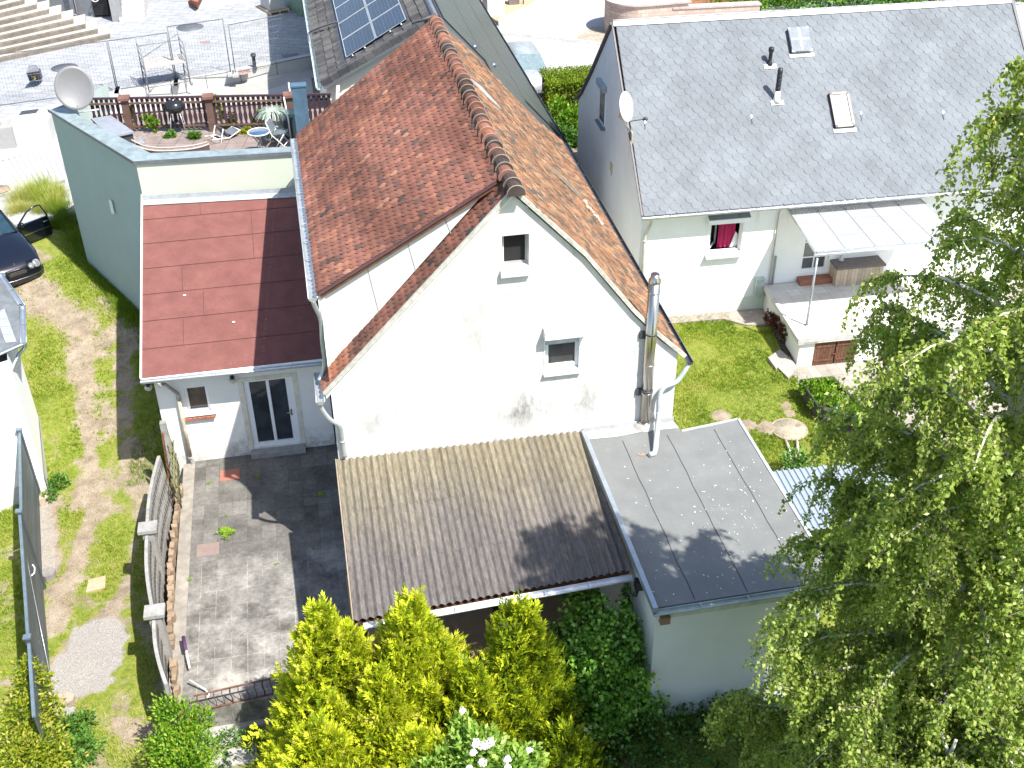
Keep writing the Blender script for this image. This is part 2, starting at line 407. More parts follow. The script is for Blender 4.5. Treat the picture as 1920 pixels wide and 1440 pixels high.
X2, Y2 = scatter(46000, 7.0, 14.2, 17.5, 29.3, lambda x, y: (grass_density(x, y)**1.5)*(x < 15.5-.0*y)*((x-13.2) < -.55*np.clip(24.3-y, -9, 9)*.5+.2*0))
Xg = np.concatenate([X1, X2]); Yg = np.concatenate([Y1, Y2])
kk = ~((Xg > 7.0) & (Yg > 26.9) & (Xg > 12.0)); Xg, Yg = Xg[kk], Yg[kk]
go = blades('grass', Xg, Yg, gzn(Xg, Yg), .075, .016, GRASS_M, .9, 4, np.clip(vnoise(Xg, Yg, 1.1, 8)*.7+vnoise(Xg, Yg, .3, 12)*.5-.1+np.where(Xg < 0, .22, 0), 0, 1))
tag(go, 'short uneven grass on the drive and the lawn', 'grass', kind='stuff')
# ================================================================== MAIN HOUSE
YG = 18.9; XL, XR = -.05, 7.12; XA, ZA = 3.66, 8.97; ZE = 4.9
FL = V((-.08, 27.55, 6.95)); FA = V((XA, 29.46, 8.9)); FR = V((7.45, 30.9, 4.72))   # far verge, skewed plan
house = thing('house', 'white gabled house with weathered red clay tile roof and long dormer', 'house', (3.5, 22, 0))
# walls: gable front with window openings cut as frames around holes
WA = (PY(941, 443, YG).x, PY(992, 498, YG).x, PY(992, 498, YG).z, PY(941, 443, YG).z)     # top window x0,x1,z0,z1
WB = (PY(1022, 640, YG).x, PY(1089, 640, YG).x, PY(1050, 694, YG).z, PY(1050, 615, YG).z)
def wall_panel(mb, x0, x1, z0, z1, y, th, holes):
    """rectangular wall in the xz plane at y (front) with rectangular holes, depth th to +y"""
    xsx = sorted(set([x0, x1]+[h[0] for h in holes]+[h[1] for h in holes])); zs = sorted(set([z0, z1]+[h[2] for h in holes]+[h[3] for h in holes]))
    vs = []; 
    for i in range(len(xsx)-1):
        for j in range(len(zs)-1):
            cx, cz = (xsx[i]+xsx[i+1])/2, (zs[j]+zs[j+1])/2
            if any(h[0] < cx < h[1] and h[2] < cz < h[3] for h in holes): continue
            mb.add([(xsx[i], y, zs[j]), (xsx[i+1], y, zs[j]), (xsx[i+1], y, zs[j+1]), (xsx[i], y, zs[j+1])], [(0, 1, 2, 3)])
    for h in holes:
        a, b, c, d = h
        mb.add([(a, y, c), (a, y+th, c), (a, y+th, d), (a, y, d)], [(0, 3, 2, 1)]); mb.add([(b, y, c), (b, y+th, c), (b, y+th, d), (b, y, d)], [(0, 1, 2, 3)])
        mb.add([(a, y, c), (b, y, c), (b, y+th, c), (a, y+th, c)], [(0, 1, 2, 3)]); mb.add([(a, y, d), (b, y, d), (b, y+th, d), (a, y+th, d)], [(0, 3, 2, 1)])
mb = MB()
# gable as polygon pieces: slopes with flare at the foot of the right side
prof_r = [(XA, ZA-.12), (5.07, 7.38), (6.1, 6.0), (6.7, 5.32), (XR, 4.94)]
def roofz(x):
    if x <= XA: return ZE+.12+(ZA-.12-ZE-.12)*(x-XL)/(XA-XL)
    for i in range(len(prof_r)-1):
        (a, za), (b, zb) = prof_r[i], prof_r[i+1]
        if x <= b: return za+(zb-za)*(x-a)/(b-a)
    return prof_r[-1][1]
gx = sorted(set([XL, WA[0], WA[1], WB[0], WB[1], XA, 5.07, 6.1, 6.7, XR])); 
for i in range(len(gx)-1):
    a, b = gx[i], gx[i+1]; za, zb = roofz(a), roofz(b); cx = (a+b)/2
    cuts = [-.2]
    hs = [h for h in (WA, WB) if h[0]-1e-6 < cx < h[1]+1e-6]
    zz = -.2
    for h in sorted(hs, key=lambda q: q[2]):
        mb.add([(a, YG, zz), (b, YG, zz), (b, YG, h[2]), (a, YG, h[2])], [(0, 1, 2, 3)]); zz = h[3]
    mb.add([(a, YG, zz), (b, YG, zz), (b, YG, zb), (a, YG, za)], [(0, 1, 2, 3)])
for (a, b, c, d) in (WA, WB):
    y, th = YG, .22
    mb.add([(a, y, c), (a, y+th, c), (a, y+th, d), (a, y, d)], [(0, 3, 2, 1)]); mb.add([(b, y, c), (b, y+th, c), (b, y+th, d), (b, y, d)], [(0, 1, 2, 3)])
    mb.add([(a, y, c), (b, y, c), (b, y+th, c), (a, y+th, c)], [(0, 1, 2, 3)]); mb.add([(a, y, d), (b, y, d), (b, y+th, d), (a, y+th, d)], [(0, 3, 2, 1)])
# side and back walls
mb.add([(XL, YG, -.9), (XL, 28, -.9), (XL, 28, 6.5), (XL, 19.5, 6.5), (XL, YG, 4.9)], [(0, 4, 3, 2, 1)])
mb.add([(XR, YG, -.9), (XR+.1, 30.6, -.9), (XR+.1, 30.6, 4.95), (XR, YG, 4.95)], [(0, 1, 2, 3)])
mb.add([(XL, 28, -.9), (XR+.1, 30.6, -.9), (XR+.1, 30.6, 4.95), (XA, 29.2, 8.7), (XL, 28, 6.5)], [(0, 1, 2, 3, 4)])
# house wall with grey weathering
mt = NT('house_render'); base = mt.ramp(mt.noise(1.3, 6, .6), [(.30, (.47, .47, .46)), (.46, (.60, .598, .585)), (.62, (.72, .716, .70))])
st = mt.ramp(mt.noise(1.8, 7, .75, (1.3, 1.3, .35)), [(.52, 0.0), (.8, 1.0)]); pt = mt.ramp(mt.noise(.42, 3, .55), [(.48, 0.0), (.62, 1.0)])
sx = mt.n('ShaderNodeSeparateXYZ'); mt.l(mt.pos(), sx.inputs[0])
def blob(cx, cz, rx, rz, s):
    a = mt.math('POWER', mt.math('DIVIDE', mt.math('SUBTRACT', sx.outputs['X'], cx), rx), 2.0); b = mt.math('POWER', mt.math('DIVIDE', mt.math('SUBTRACT', sx.outputs['Z'], cz), rz), 2.0)
    return mt.math('MULTIPLY', mt.math('SUBTRACT', 1.0, mt.math('ADD', a, b), True), s)
bl = mt.math('ADD', blob(3.9, 4.0, .9, .55, 1.0), blob(5.15, 4.0, .35, .9, .8)); bl = mt.math('ADD', bl, blob(3.6, 6.7, 2.4, 1.0, .22)); bl = mt.math('ADD', bl, blob(.9, 4.2, .6, .6, .5))
stk = mt.ramp(mt.noise(3.2, 8, .85, (1, 1, .35)), [(.38, 0.0), (.66, 1.0)])
f = mt.math('ADD', mt.math('MULTIPLY', st, mt.math('MULTIPLY', pt, .8)), mt.math('MULTIPLY', stk, bl), True)
mt.bump(mt.noise(50, 4, .7), .25, .006); HOUSE_M = mt.set(mt.mix(base, (.10, .095, .085), f), .9, 0, .25)
mb.build('wall', HOUSE_M, house)

# ---- tiles
TILE = NT('clay_tiles'); tn = TILE.attr()
c = TILE.ramp(tn, [(0, (.06, .055, .055)), (.12, (.105, .07, .06)), (.3, (.175, .085, .066)), (.6, (.235, .105, .078)), (.85, (.30, .135, .088)), (1, (.33, .19, .13))])
big = TILE.ramp(TILE.noise(.9, 5, .65, (1.0, .35, 1.0), 0, (0, 0, .35)), [(.42, .60), (.60, 1.08)])
c = TILE.mix(c, big, .8, 'MULTIPLY'); lich = TILE.ramp(TILE.noise(7, 6, .8), [(.62, 0.0), (.74, .55)])
c = TILE.mix(c, (.20, .19, .15), lich); TILE.bump(TILE.noise(40, 5, .7), .35, .008)
TILE_M = TILE.set(c, .9, 0, .06)
TILE2 = NT('weathered_clay_tiles'); tn = TILE2.attr()
c = TILE2.ramp(tn, [(0, (.10, .085, .07)), (.22, (.15, .10, .07)), (.45, (.22, .115, .065)), (.75, (.28, .14, .075)), (1, (.32, .20, .12))])
c = TILE2.mix(c, TILE2.ramp(TILE2.noise(1.1, 6, .7), [(.40, .62), (.6, 1.1)]), .8, 'MULTIPLY')
c = TILE2.mix(c, (.24, .22, .13), TILE2.ramp(TILE2.noise(5, 6, .8), [(.58, 0.0), (.7, .7)])); TILE2.bump(TILE2.noise(40, 5, .7), .35, .008)
TILE2_M = TILE2.set(c, .9, 0, .2)
STRIP_M = m_plain('mossy_brown_tiles', (.27, .15, .09), .9, var=.4, scale=7, bump=.35, tone=.45)

def tile_roof(mb, A0, A1, B0, B1, course=.33, tw=.215, lift=.03, wave=.028, tonef=None, rag=.012, curve=None, clip=None):
    """interlocking tiles between the ridge line A0-A1 and the eave line B0-B1 (near -> far). Each tile a real curved piece lapping the one below."""
    A0, A1, B0, B1 = map(V, (A0, A1, B0, B1)); L = ((A0-B0).length+(A1-B1).length)/2; nc = max(1, round(L/course)); W = ((A1-A0).length+(B1-B0).length)/2; nt = max(1, round(W/tw))
    nrm = (A1-A0).cross(B0-A0).normalized()
    if nrm.z < 0: nrm = -nrm
    S = [(0, .55), (.18, .15), (.5, 0), (.78, .3), (.9, 1.0), (1.0, .62)]    # cross profile of one tile
    def pt(s, t, h):                                                  # s along ridge, t ridge->eave
        a = A0.lerp(A1, s); b = B0.lerp(B1, s); p = a.lerp(b, t)+nrm*h
        if curve: p.z += curve(t)
        return p
    for r in range(nc):
        t0 = r/nc; t1 = min(1.0, (r+1)/nc)+.03/nc*3
        for k in range(nt):
            s0 = k/nt; s1 = (k+1)/nt
            if clip and not clip((s0+s1)/2, (t0+t1)/2): continue
            j = random.uniform(-rag, rag)/L; dz = random.uniform(-.004, .005); tone = (tonef(s0, t0) if tonef else random.random())
            vs = []
            for fr, hh in S:
                s = s0+(s1-s0)*fr*1.04; w = wave*hh
                vs += [pt(s, t0, .004+w+dz), pt(s, t1+j, lift+w+dz), pt(s, t1+j, lift+w+dz-.03)]
            m = len(S); fs = []
            for i in range(m-1):
                a = i*3; b = (i+1)*3; fs += [(a, a+1, b+1, b), (a+1, a+2, b+2, b+1)]
            mb.add(vs, fs, tone)
def biber_roof(mb, A0, A1, B0, B1, course=.172, tw=.178, lift=.018, tonef=None, curve=None, th=.016):
    """plain clay tiles with rounded tails, double lapped, every course shifted by half a tile"""
    A0, A1, B0, B1 = map(V, (A0, A1, B0, B1)); L = ((A0-B0).length+(A1-B1).length)/2; nc = max(1, round(L/course)); W_ = ((A1-A0).length+(B1-B0).length)/2; nt = max(1, round(W_/tw))
    nrm = (A1-A0).cross(B0-A0).normalized(); nrm = -nrm if nrm.z < 0 else nrm
    def pt(s, t, h):
        p = A0.lerp(A1, s).lerp(B0.lerp(B1, s), t)+nrm*h
        if curve: p.z += curve(min(t, 1))
        return p
    tail = [(.02, -.42), (.10, -.16), (.28, .0), (.5, .05), (.72, .0), (.90, -.16), (.98, -.42)]
    dt = 1/nc
    for r in range(nc+1):
        off = .5 if r % 2 else 0
        for k in range(-1, nt+1):
            s0 = (k+off)/nt; s1 = s0+1/nt
            if s1 < .001 or s0 > .999: continue
            s0c, s1c = max(s0, 0), min(s1, 1); t0 = max(0, (r-1)*dt); t1 = (r+random.uniform(-.06, .05))*dt+.15*dt; h = lift+random.uniform(-.003, .006); sk = random.uniform(-.05, .05)*dt
            top_ = [pt(s0c+(s1c-s0c)*.02, t0, .002), pt(s1c-(s1c-s0c)*.02, t0, .002)]
            lo = [(s0c+(s1c-s0c)*a, t1+b*dt*1.25+sk*(a-.5)) for a, b in tail]; up_ = [pt(a, b, h) for a, b in lo]; dn = [pt(a, b, h-th) for a, b in lo]
            vs = [top_[0]]+up_+[top_[1]]+dn; m = len(up_)
            mb.add(vs, [tuple(range(m+2))]+[(1+i, m+2+i, m+3+i, 2+i) for i in range(m-1)], tonef(s0, t0) if tonef else None)
def rt(s, t):
    b = random.choice([.3, .42, .5, .58, .35, .62, .8, .48, .2]); return min(1, max(0, b+random.gauss(0, .07)))
def rt_old(s, t):
    return min(1, max(0, random.choice([.05, .25, .5, .6, .65, .75, .85, .15, .95])+random.gauss(0, .08)))
YN = 19.42           # near edge of the dormer roof
RID = lambda y: V((XA-.03, y, ZA+.02))
mb = MB(); DL = V((-.08, YN, 6.93))
biber_roof(mb, (XA-.1, YN, ZA), (XA-.1, 29.44, ZA+.0), DL, FL+V((-.07, 0, 0)), tonef=rt)
dorm = mb.build('dormer_roof', TILE_M, house)
mb = MB(); mb.slab([V((XA-.1, YN+.05, ZA-.05)), V((XA-.1, 29.4, ZA-.05)), FL+V((0, 0, -.06)), DL+V((.05, .05, -.06))], (0, 0, -.1)); mb.build('roof_boarding', WOODB, dorm)
# strip of the original pitch along the gable, from ridge to the low eave
mb = MB(); LE = (-.20, 4.97)
def rt_strip(s, t): return .78+random.gauss(0, .08) if t > .82 else random.choice([.2, .3, .4, .5])+random.gauss(0, .1)
biber_roof(mb, (XA, YG-.07, ZA), (XA, YN+.3, ZA), (LE[0], YG-.07, LE[1]), (LE[0], YN+.22, LE[1]), tw=.17, tonef=rt_strip)
strip = mb.build('gable_strip_roof', TILE_M, house)
mb = MB(); mb.slab([V((XA, YG-.04, ZA-.06)), V((XA, YN+.3, ZA-.06)), V((LE[0]+.05, YN+.2, LE[1]-.06)), V((LE[0]+.05, YG-.04, LE[1]-.06))], (0, 0, -.07)); mb.build('roof_boarding', WPAINT, strip)
# right slope, flared at the eave
mb = MB()
fl = lambda t: .09*math.sin(2*math.pi*t)
biber_roof(mb, (XA, YG-.07, ZA), (XA, 29.46, ZA), (7.27, YG-.07, 4.86), (7.45, 30.95, 4.76), tonef=rt_old, curve=fl)
rs = mb.build('right_roof_slope', TILE2_M, house)
# ridge tiles: half round, each overlapping the next
mb = MB(); y = YG-.2; n = 30; stp = (29.5-(YG-.2))/n
for i in range(n):
    y0 = YG-.2+i*stp; tone = random.choice([.02, .05, .1, .12, .55, .75, .3] if i < 17 else [.02, .1, .4, .8, .7, .5]); vs = []; K = 8; wob = random.uniform(-.02, .02)
    for (yy, rr, zz) in ((y0-.03, .165, .0), (y0+stp*.25, .155, -.003), (y0+stp+.02, .13, -.02)):
        for k2 in range(K+1):
            a = math.pi*(k2/K)*1.16-.08*math.pi; vs.append((XA+wob-math.cos(a)*rr*1.05, yy, ZA+.0+zz+math.sin(a)*rr))
    fs = []
    for r in range(2):
        for k2 in range(K): q = r*(K+1)+k2; fs.append((q, q+K+1, q+K+2, q+1))
    fs2 = [tuple(range(K+1))]
    mb.add(vs, fs+fs2, tone, False)
    mb.mi = 1; mb.tube([(XA+wob-math.cos(a)*.174, y0-.02, ZA+math.sin(a)*.167) for a in [math.pi*q/8 for q in range(9)]], .013, 5, caps=False); mb.mi = 0
    if i: mb.mi = 1 if random.random() < .0 else 0
mb.build('ridge_tiles', [TILE_M, m_plain('ridge_mortar', (.25, .20, .16), .9, var=.3)], house)
# verge mortar and boards along the gable
mb = MB(); a0 = V((LE[0]+.02, YG-.045, LE[1]-.0)); a1 = V((XA, YG-.045, ZA+.0)); mb.beam(a0, a1, .07, .075)
pr = [V((XA, YG-.045, ZA+.0)), V((5.07, YG-.045, 7.49)), V((6.1, YG-.045, 6.12)), V((6.7, YG-.045, 5.44)), V((7.27, YG-.045, 4.88))]
for i in range(len(pr)-1): mb.beam(pr[i], pr[i+1], .07, .075)
mb.build('verge_board', m_plain('mortared_verge', (.50, .49, .44), .9, var=.25, scale=10, bump=.4), house)
# dormer cheek, white rendered triangle with a hipped corner board
YC = YN+.14
mb = MB(); c0 = V((-.03, YC, 6.82)); c1 = V((XA-.35, YC, 8.72)); c2 = V((.04, YC, 5.2))
mb.slab([c0, c1, c2], (0, .12, 0)); ck = mb.build('dormer_cheek', WHITE, house)
for u_ in (.28, .52, .74):
    mb = MB(); pA = c0.lerp(c1, u_); pB = c2.lerp(c1, u_); mb.beam(pA+V((0, -.004, 0)), pB+V((.12, -.004, 0)), .018, .008, (0, -1, 0)); mb.build('sheet_joint', m_plain('sheet_joint_grey', (.30, .32, .34), .8), ck)  # plain grey line along each joint of the cheek sheets
mb = MB(); mb.slab([V((-.09, YC-.04, 6.80)), V((.05, YC-.04, 6.86)), V((.10, YC-.04, 5.2)), V((-.05, YC-.04, 5.12))], (0, .5, 0))
mb.build('dormer_corner_board', WPAINT, house)
mb = MB(); mb.beam(V((-.08, YN+.03, 6.88)), V((XA-.2, YN+.03, ZA-.07)), .03, .07); mb.build('dormer_verge_board', m_plain('purple_brown_board', (.10, .05, .06), .7), house)

def gutter(name, a, b, r, mat, parent, up=.0, closed=True):
    """half round gutter with rim beads"""
    a, b = V(a), V(b); d = (b-a).normalized(); side = d.cross(V((0, 0, 1))).normalized(); mbg = MB(); K = 8; vs = []
    for p in (a, b):
        for rr in (r, r-.008):
            for k in range(K+1):
                an = math.pi*k/K; vs.append(p-side*math.cos(an)*rr-V((0, 0, 1))*math.sin(an)*rr)
    n1 = K+1; fs = []
    for k in range(K): fs.append((k, k+2*n1, k+2*n1+1, k+1)); fs.append((n1+k, n1+k+1, 3*n1+k+1, 3*n1+k))
    mbg.add(vs, fs, .5, False)
    for sgn in (-1, 1): mbg.tube([a+side*sgn*r, b+side*sgn*r], .012, 6)
    for p, q in ((a, -1), (b, 1)):
        mbg.add([p]+[p-side*math.cos(math.pi*k/K)*r-V((0, 0, 1))*math.sin(math.pi*k/K)*r for k in range(K+1)], [tuple([0]+list(range(1, K+2)))])
    L = (b-a).length; m = int(L/.8)
    for i in range(1, m):
        p = a+d*(L*i/m); mbg.beam(p-side*r*1.05+V((0, 0, .012)), p+side*r*1.05+V((0, 0, .012)), .025, .006)
    return mbg.build(name, mat, parent)
gutter('gutter', DL+V((-.1, -.02, -.10)), FL+V((-.17, 0, -.12)), .085, ZINC_L, house)
gutter('gutter', (LE[0]-.07, YG-.2, LE[1]-.08), (LE[0]-.07, YN+.35, LE[1]-.08), .08, ZINC_L, house)
gutter('gutter', (7.36, YG-.14, 4.77), (7.55, 30.9, 4.69), .07, DGREY, house)
mb = MB(); gp = V((DL.x-.1, YN+.02, DL.z-.18))
mb.tube(bez([gp, gp+V((.02, 0, -.12)), gp+V((.1, .02, -.45)), V((-.10, YN+.05, 5.8)), V((-.10, YN+.03, 5.35)), V((-.18, YN-.02, 5.08)), V((-.26, YN-.08, 4.98))], 6), .045, 10); mb.build('downpipe', ZINC, house)
mb = MB(); q0 = V((LE[0]-.07, YG-.1, LE[1]-.15))
pw = PY(605, 760, YG-.1); 
mb.tube(bez([q0, q0+V((0, 0, -.15)), PY(618, 786, YG-.12), PY(636, 798, YG-.1), PY(641, 815, YG-.08), PY(647, 856, YG-.08)], 7), .048, 10)
mb.tube([PY(642.5, 826, YG-.08), PY(642.8, 829, YG-.08)], .058, 10); mb.build('downpipe', ZINC_L, house)
mb = MB(); e = V((7.36, YG-.08, 4.7))
yy = YG-.1
mb.tube(bez([e, PY(1281, 700, yy), PY(1268, 716, yy), PY(1245, 727, yy), PY(1236, 745, yy-.02), PY(1235, 775, yy-.05)], 7), .05, 10)
mb.tube([PY(1235, 775, yy-.05), P(1229, 842, 3.3), P(1227, 850, 3.27), P(1217, 853, 3.27)], .056, 10)
mb.tube([PY(1235.3, 772, yy-.05), PY(1235, 777, yy-.05)], .064, 10); mb.build('downpipe', m_plain('blue_grey_pipe', (.52, .57, .60), .4, .2), house)
# top window: open hole, frame, sill
w = thing_w = None
def window(parent, x0, x1, z0, z1, y, dpth=.14, fr=.06, label=None, frame=WPVC, pane=GLASS, mull=0, rot=None, fx=None):
    """frame ring and pane set dpth behind the wall face at y"""
    mbw = MB(); yy = y+dpth
    ring(mbw, x0+.001, x1-.001, z0+.001, z1-.001, yy, yy+.07, fr)
    if mull:
        for k in range(1, mull+1):
            xm = x0+(x1-x0)*k/(mull+1); mbw.box((xm-fr*.5, yy-.005, z0+fr), (xm+fr*.5, yy+.065, z1-fr))
    o = mbw.build('window', frame, parent)
    mbp = MB(); mbp.box((x0+fr, yy+.03, z0+fr), (x1-fr, yy+.04, z1-fr)); mbp.build('pane', pane, o)
    if label: o['label'] = label
    return o
a, b, c, d = WA
wo_ = window(house, a, b, c, d, YG, .15, .045, 'small open attic window with dark room behind', m_plain('grey_old_frame', (.35, .34, .32), .7), ROOM)
mb = MB(); mb.box((a-.04, YG-.10, c-.16), (b+.02, YG+.15, c-.02)); mb.build('sill', WPAINT, wo_)
mb = MB(); mb.obox((a+.04, YG+.16, c+.05), (0.03, .5, 0), (.02, 0, 0), (0, 0, d-c-.1)); mb.build('open_sash', WPVC, wo_)
a, b, c, d = WB
wb = window(house, a, b, c+.02, d, YG, .09, .09, 'window with white roller shutter box above', WPVC, m_plain('greyish_glass', (.055, .055, .055), .12, spec=.7, var=.4, scale=2))
mb = MB(); mb.slab([(a-.04, YG-.20, d+.02), (a-.04, YG-.20, d-.14), (a-.04, YG+.0, d-.17), (a-.04, YG+.0, d+.08)], (b-a+.14, 0, 0)); mb.build('shutter_box', WPVC, wb)
mb = MB(); mb.box((a-.02, YG-.01, c), (a+.0, YG+.02, d)); mb.build('shutter_rail', WPVC, wb); mb = MB(); mb.box((b-.03, YG-.012, c), (b+.0, YG+.02, d)); mb.build('shutter_rail', WPVC, wb); mb = MB()
mb.box((a+.02, YG+.05, d-.40), (b-.02, YG+.07, d-.02)); mb.build('lowered_shutter', m_plain('shaded_shutter_slats', (.50, .54, .58), .6), wb)  # grey-blue slats: the shade under the box is put into their colour
mb = MB(); mb.slab([(a-.03, YG-.09, c-.07), (a-.03, YG-.09, c-.03), (a-.03, YG+.13, c+.015), (a-.03, YG+.13, c-.07)], (b-a+.05, 0, 0)); mb.build('sill', WPVC, wb)
# roof hatches / fittings on the right slope
def on_right(px, py, dz=.05):
    n = (V((7.3, YG, 4.86))-V((XA, YG, ZA))).cross(V((0, 1, 0))); n = -n if n.z < 0 else n
    return PP(px, py, V((XA, YG, ZA-.04+dz)), n)
nR = V((.75, 0, .66)).normalized()
for (q1, q2, wd, nm) in (((1052, 336), (1090, 372), .34, 'roof_hatch'),):
    p1, p2 = on_right(*q1), on_right(*q2); mb = MB(); dd = (p2-p1); mb.obox(p1, dd, nR*.07, (V((0, 1, 0))).cross(nR).normalized()*-wd); mb.build(nm, m_plain('old_metal_lid', (.42, .37, .30), .55, .4), house)
mb = MB(); p1, p2 = on_right(878, 150), on_right(917, 192); mb.obox(p1+nR*.03, p2-p1, nR*.04, V((.25, 0, -.22))); mb.build('aluminium_plate', ZINC_L, house)
mb = MB()
for k in range(14):
    mb = MB(); p = on_right(1095+k*2.5+random.uniform(-2, 2), 378+k*3.4+random.uniform(-2, 2), .08); mb.obox(p, (random.uniform(.03, .07), 0, -.03), (0, random.uniform(.05, .12), 0), nR*.02); mb.build('mortar_crumb', m_plain('cream_mortar', (.62, .58, .46), .9), house)
# stainless flue on the gable
fb = P(1208, 797, 3.24); yf = fb.y+.0
mb = MB(); tp = PY(1227, 528, yf); mb.tube([fb, V((fb.x+.0, yf, tp.z))], .118, 24)
flue = thing_f = mb.build('flue_pipe', STEEL, house)
mb = MB()
for zf in (.02, .24, .44, .65, .93): mb = MB(); mb.lathe((fb.x, yf, fb.z+(tp.z-fb.z)*zf), [(.119, 0), (.127, .008), (.127, .03), (.119, .04)], 24); mb.build('joint_collar', STEEL, flue)
mb = MB()
mb.lathe((fb.x, yf, tp.z-.02), [(.119, 0), (.128, .01), (.128, .06), (.095, .1), (.09, .19), (.08, .19)], 20); mb.build('flue_cap', STEEL, flue)
mb = MB(); mb.lathe(fb+V((0, 0, -.03)), [(.24, 0), (.23, .03), (.15, .09), (.125, .11)], 24); mb.build('rain_collar', m_plain('grey_collar', (.5, .48, .44), .5, .3), flue)
mb = MB(); mb.lathe(V((fb.x, yf, tp.z+.17)), [(.055, 0), (.05, .004)], 16); mb.build('flue_mouth', m_plain('soot_red', (.10, .02, .02), .8), flue)
for zf in (.26, .66):
    mb = MB(); zc = fb.z+(tp.z-fb.z)*zf; mb.beam((fb.x-.16, YG, zc), (fb.x-.05, yf, zc), .05, .05); mb.beam((fb.x-.16, YG, zc-.06), (fb.x-.16, YG-.05, zc-.06), .12, .16)
    mb.lathe((fb.x, yf, zc-.02), [(.122, 0), (.13, .0), (.13, .04), (.122, .04)], 20); mb.build('wall_bracket', DGREY, flue)

# ================================================================== EXTENSION WITH RED FELT ROOF
YA = 23.81; EL, ER = -4.2, -.1
ext = thing('house_extension', 'low white extension with red felt pent roof and glazed back door', 'extension', (-2.2, 26, 0))
dA = PY(465, 711, YA); dB = PY(559, 832, YA)
DX0, DX1, DZ0, DZ1 = -2.14, -.96, .17, 2.22
wx0, wx1, wz0, wz1 = PY(344, 730, YA).x, PY(396, 770, YA).x, PY(360, 775, YA).z, PY(360, 727, YA).z
mb = MB(); wall_panel(mb, EL, ER, -1.0, 2.85, YA, .2, [(DX0, DX1, DZ0, DZ1), (wx0, wx1, wz0, wz1)])
mb.add([(EL, YA, -1.5), (EL, 29.2, -1.5), (EL, 29.2, 4.85), (EL, YA, 2.9)], [(0, 3, 2, 1)])
mb.build('wall', m_plaster('extension_render', (.80, .79, .75), amount=.5, low=.55), ext)
SL = (4.95-2.92)/(29.2-23.4)
t = NT('red_roofing_felt'); c = t.ramp(t.noise(2.2, 6, .65), [(.3, (.145, .060, .053)), (.7, (.20, .084, .074))])
c = t.mix(c, t.ramp(t.noise(120, 2, .7), [(.3, .6), (.7, 1.3)]), 1, 'MULTIPLY'); sx = t.n('ShaderNodeSeparateXYZ'); t.l(t.pos(), sx.inputs[0])
c = t.mix(c, (.24, .125, .105), t.ramp(t.noise(1.1, 6, .8), [(.62, 0.0), (.8, .6)])); t.bump(t.noise(90, 3), .3, .004); FELT_R = t.set(c, .92, 0, .2)
mb = MB(); x0, x1 = -4.36, -.06; n = 7
z_at = lambda y: 2.93+SL*(y-23.4)
for i in range(n):
    y0 = 23.36+(29.1-23.36)*i/n; y1 = 23.36+(29.1-23.36)*(i+1)/n
    mb.slab([(x0, y0, z_at(y0)+.012), (x1, y0, z_at(y0)+.012), (x1, y1+.06, z_at(y1+.06)), (x0, y1+.06, z_at(y1+.06))], (0, 0, -.05))
rf = mb.build('roof', FELT_R, ext)
mb = MB()
for i in range(1, n):
    y0 = 23.36+(29.1-23.36)*i/n; xx = random.choice([-2.9, -1.9, -3.4, -1.6]); mb.box((xx, y0, z_at(y0)+.010), (xx+.012, y0+.8, z_at(y0)+.016)) if False else mb.add([(xx, y0, z_at(y0)+.017), (xx+.012, y0, z_at(y0)+.017), (xx+.012, y0+.8, z_at(y0+.8)+.006), (xx, y0+.8, z_at(y0+.8)+.006)], [(0, 1, 2, 3)])
    mb.add([(x0, y0-.004, z_at(y0)+.018), (x1, y0-.004, z_at(y0)+.018), (x1, y0+.006, z_at(y0)+.020), (x0, y0+.006, z_at(y0)+.020)], [(0, 1, 2, 3)])
mb.build('felt_seams', m_plain('seam_tar', (.07, .03, .03), .9), rf)
mb = MB(); mb.beam((x0-.015, 23.3, z_at(23.3)+.03), (x0-.015, 29.1, z_at(29.1)+.03), .035, .14); mb.build('roof_trim', WPAINT, rf)
mb = MB(); ya0, ya1 = 28.96, 28.77
mb.slab([(x0, ya0-.02, z_at(ya0)+.035), (-.2, ya1-.02, z_at(ya1)+.035), (-.2, ya1-.2, z_at(ya1-.2)+.035), (x0, ya0-.2, z_at(ya0-.2)+.035)], (0, 0, .008)); mb.slab([(x0, ya0-.03, z_at(ya0)+.045), (-.2, ya1-.03, z_at(ya1)+.045), (-.2, ya1-.03, z_at(ya1)+.17), (x0, ya0-.03, z_at(ya0)+.17)], (0, .01, 0)); mb.build('flashing', m_plain('grey_flashing', (.36, .39, .42), .6, .1), rf)
mb = MB()
for px, py in ((438, 604), (346, 554)): q = PP(px, py, V((0, 23.4, 2.95)), V((0, -SL, 1))); mb = MB(); mb.lathe(q, [(.04, 0), (.04, .012), (.0, .02)], 7); mb.build('bird_dropping', WPAINT, rf)
mb = MB(); mb.box((x0-.02, 23.30, 2.80), (x1, 23.36, 2.92)); mb.build('fascia', WPAINT, ext)
gutter('gutter', (x0-.03, 23.22, 2.93), (x1, 23.22, 2.88), .055, ZINC_L, ext)
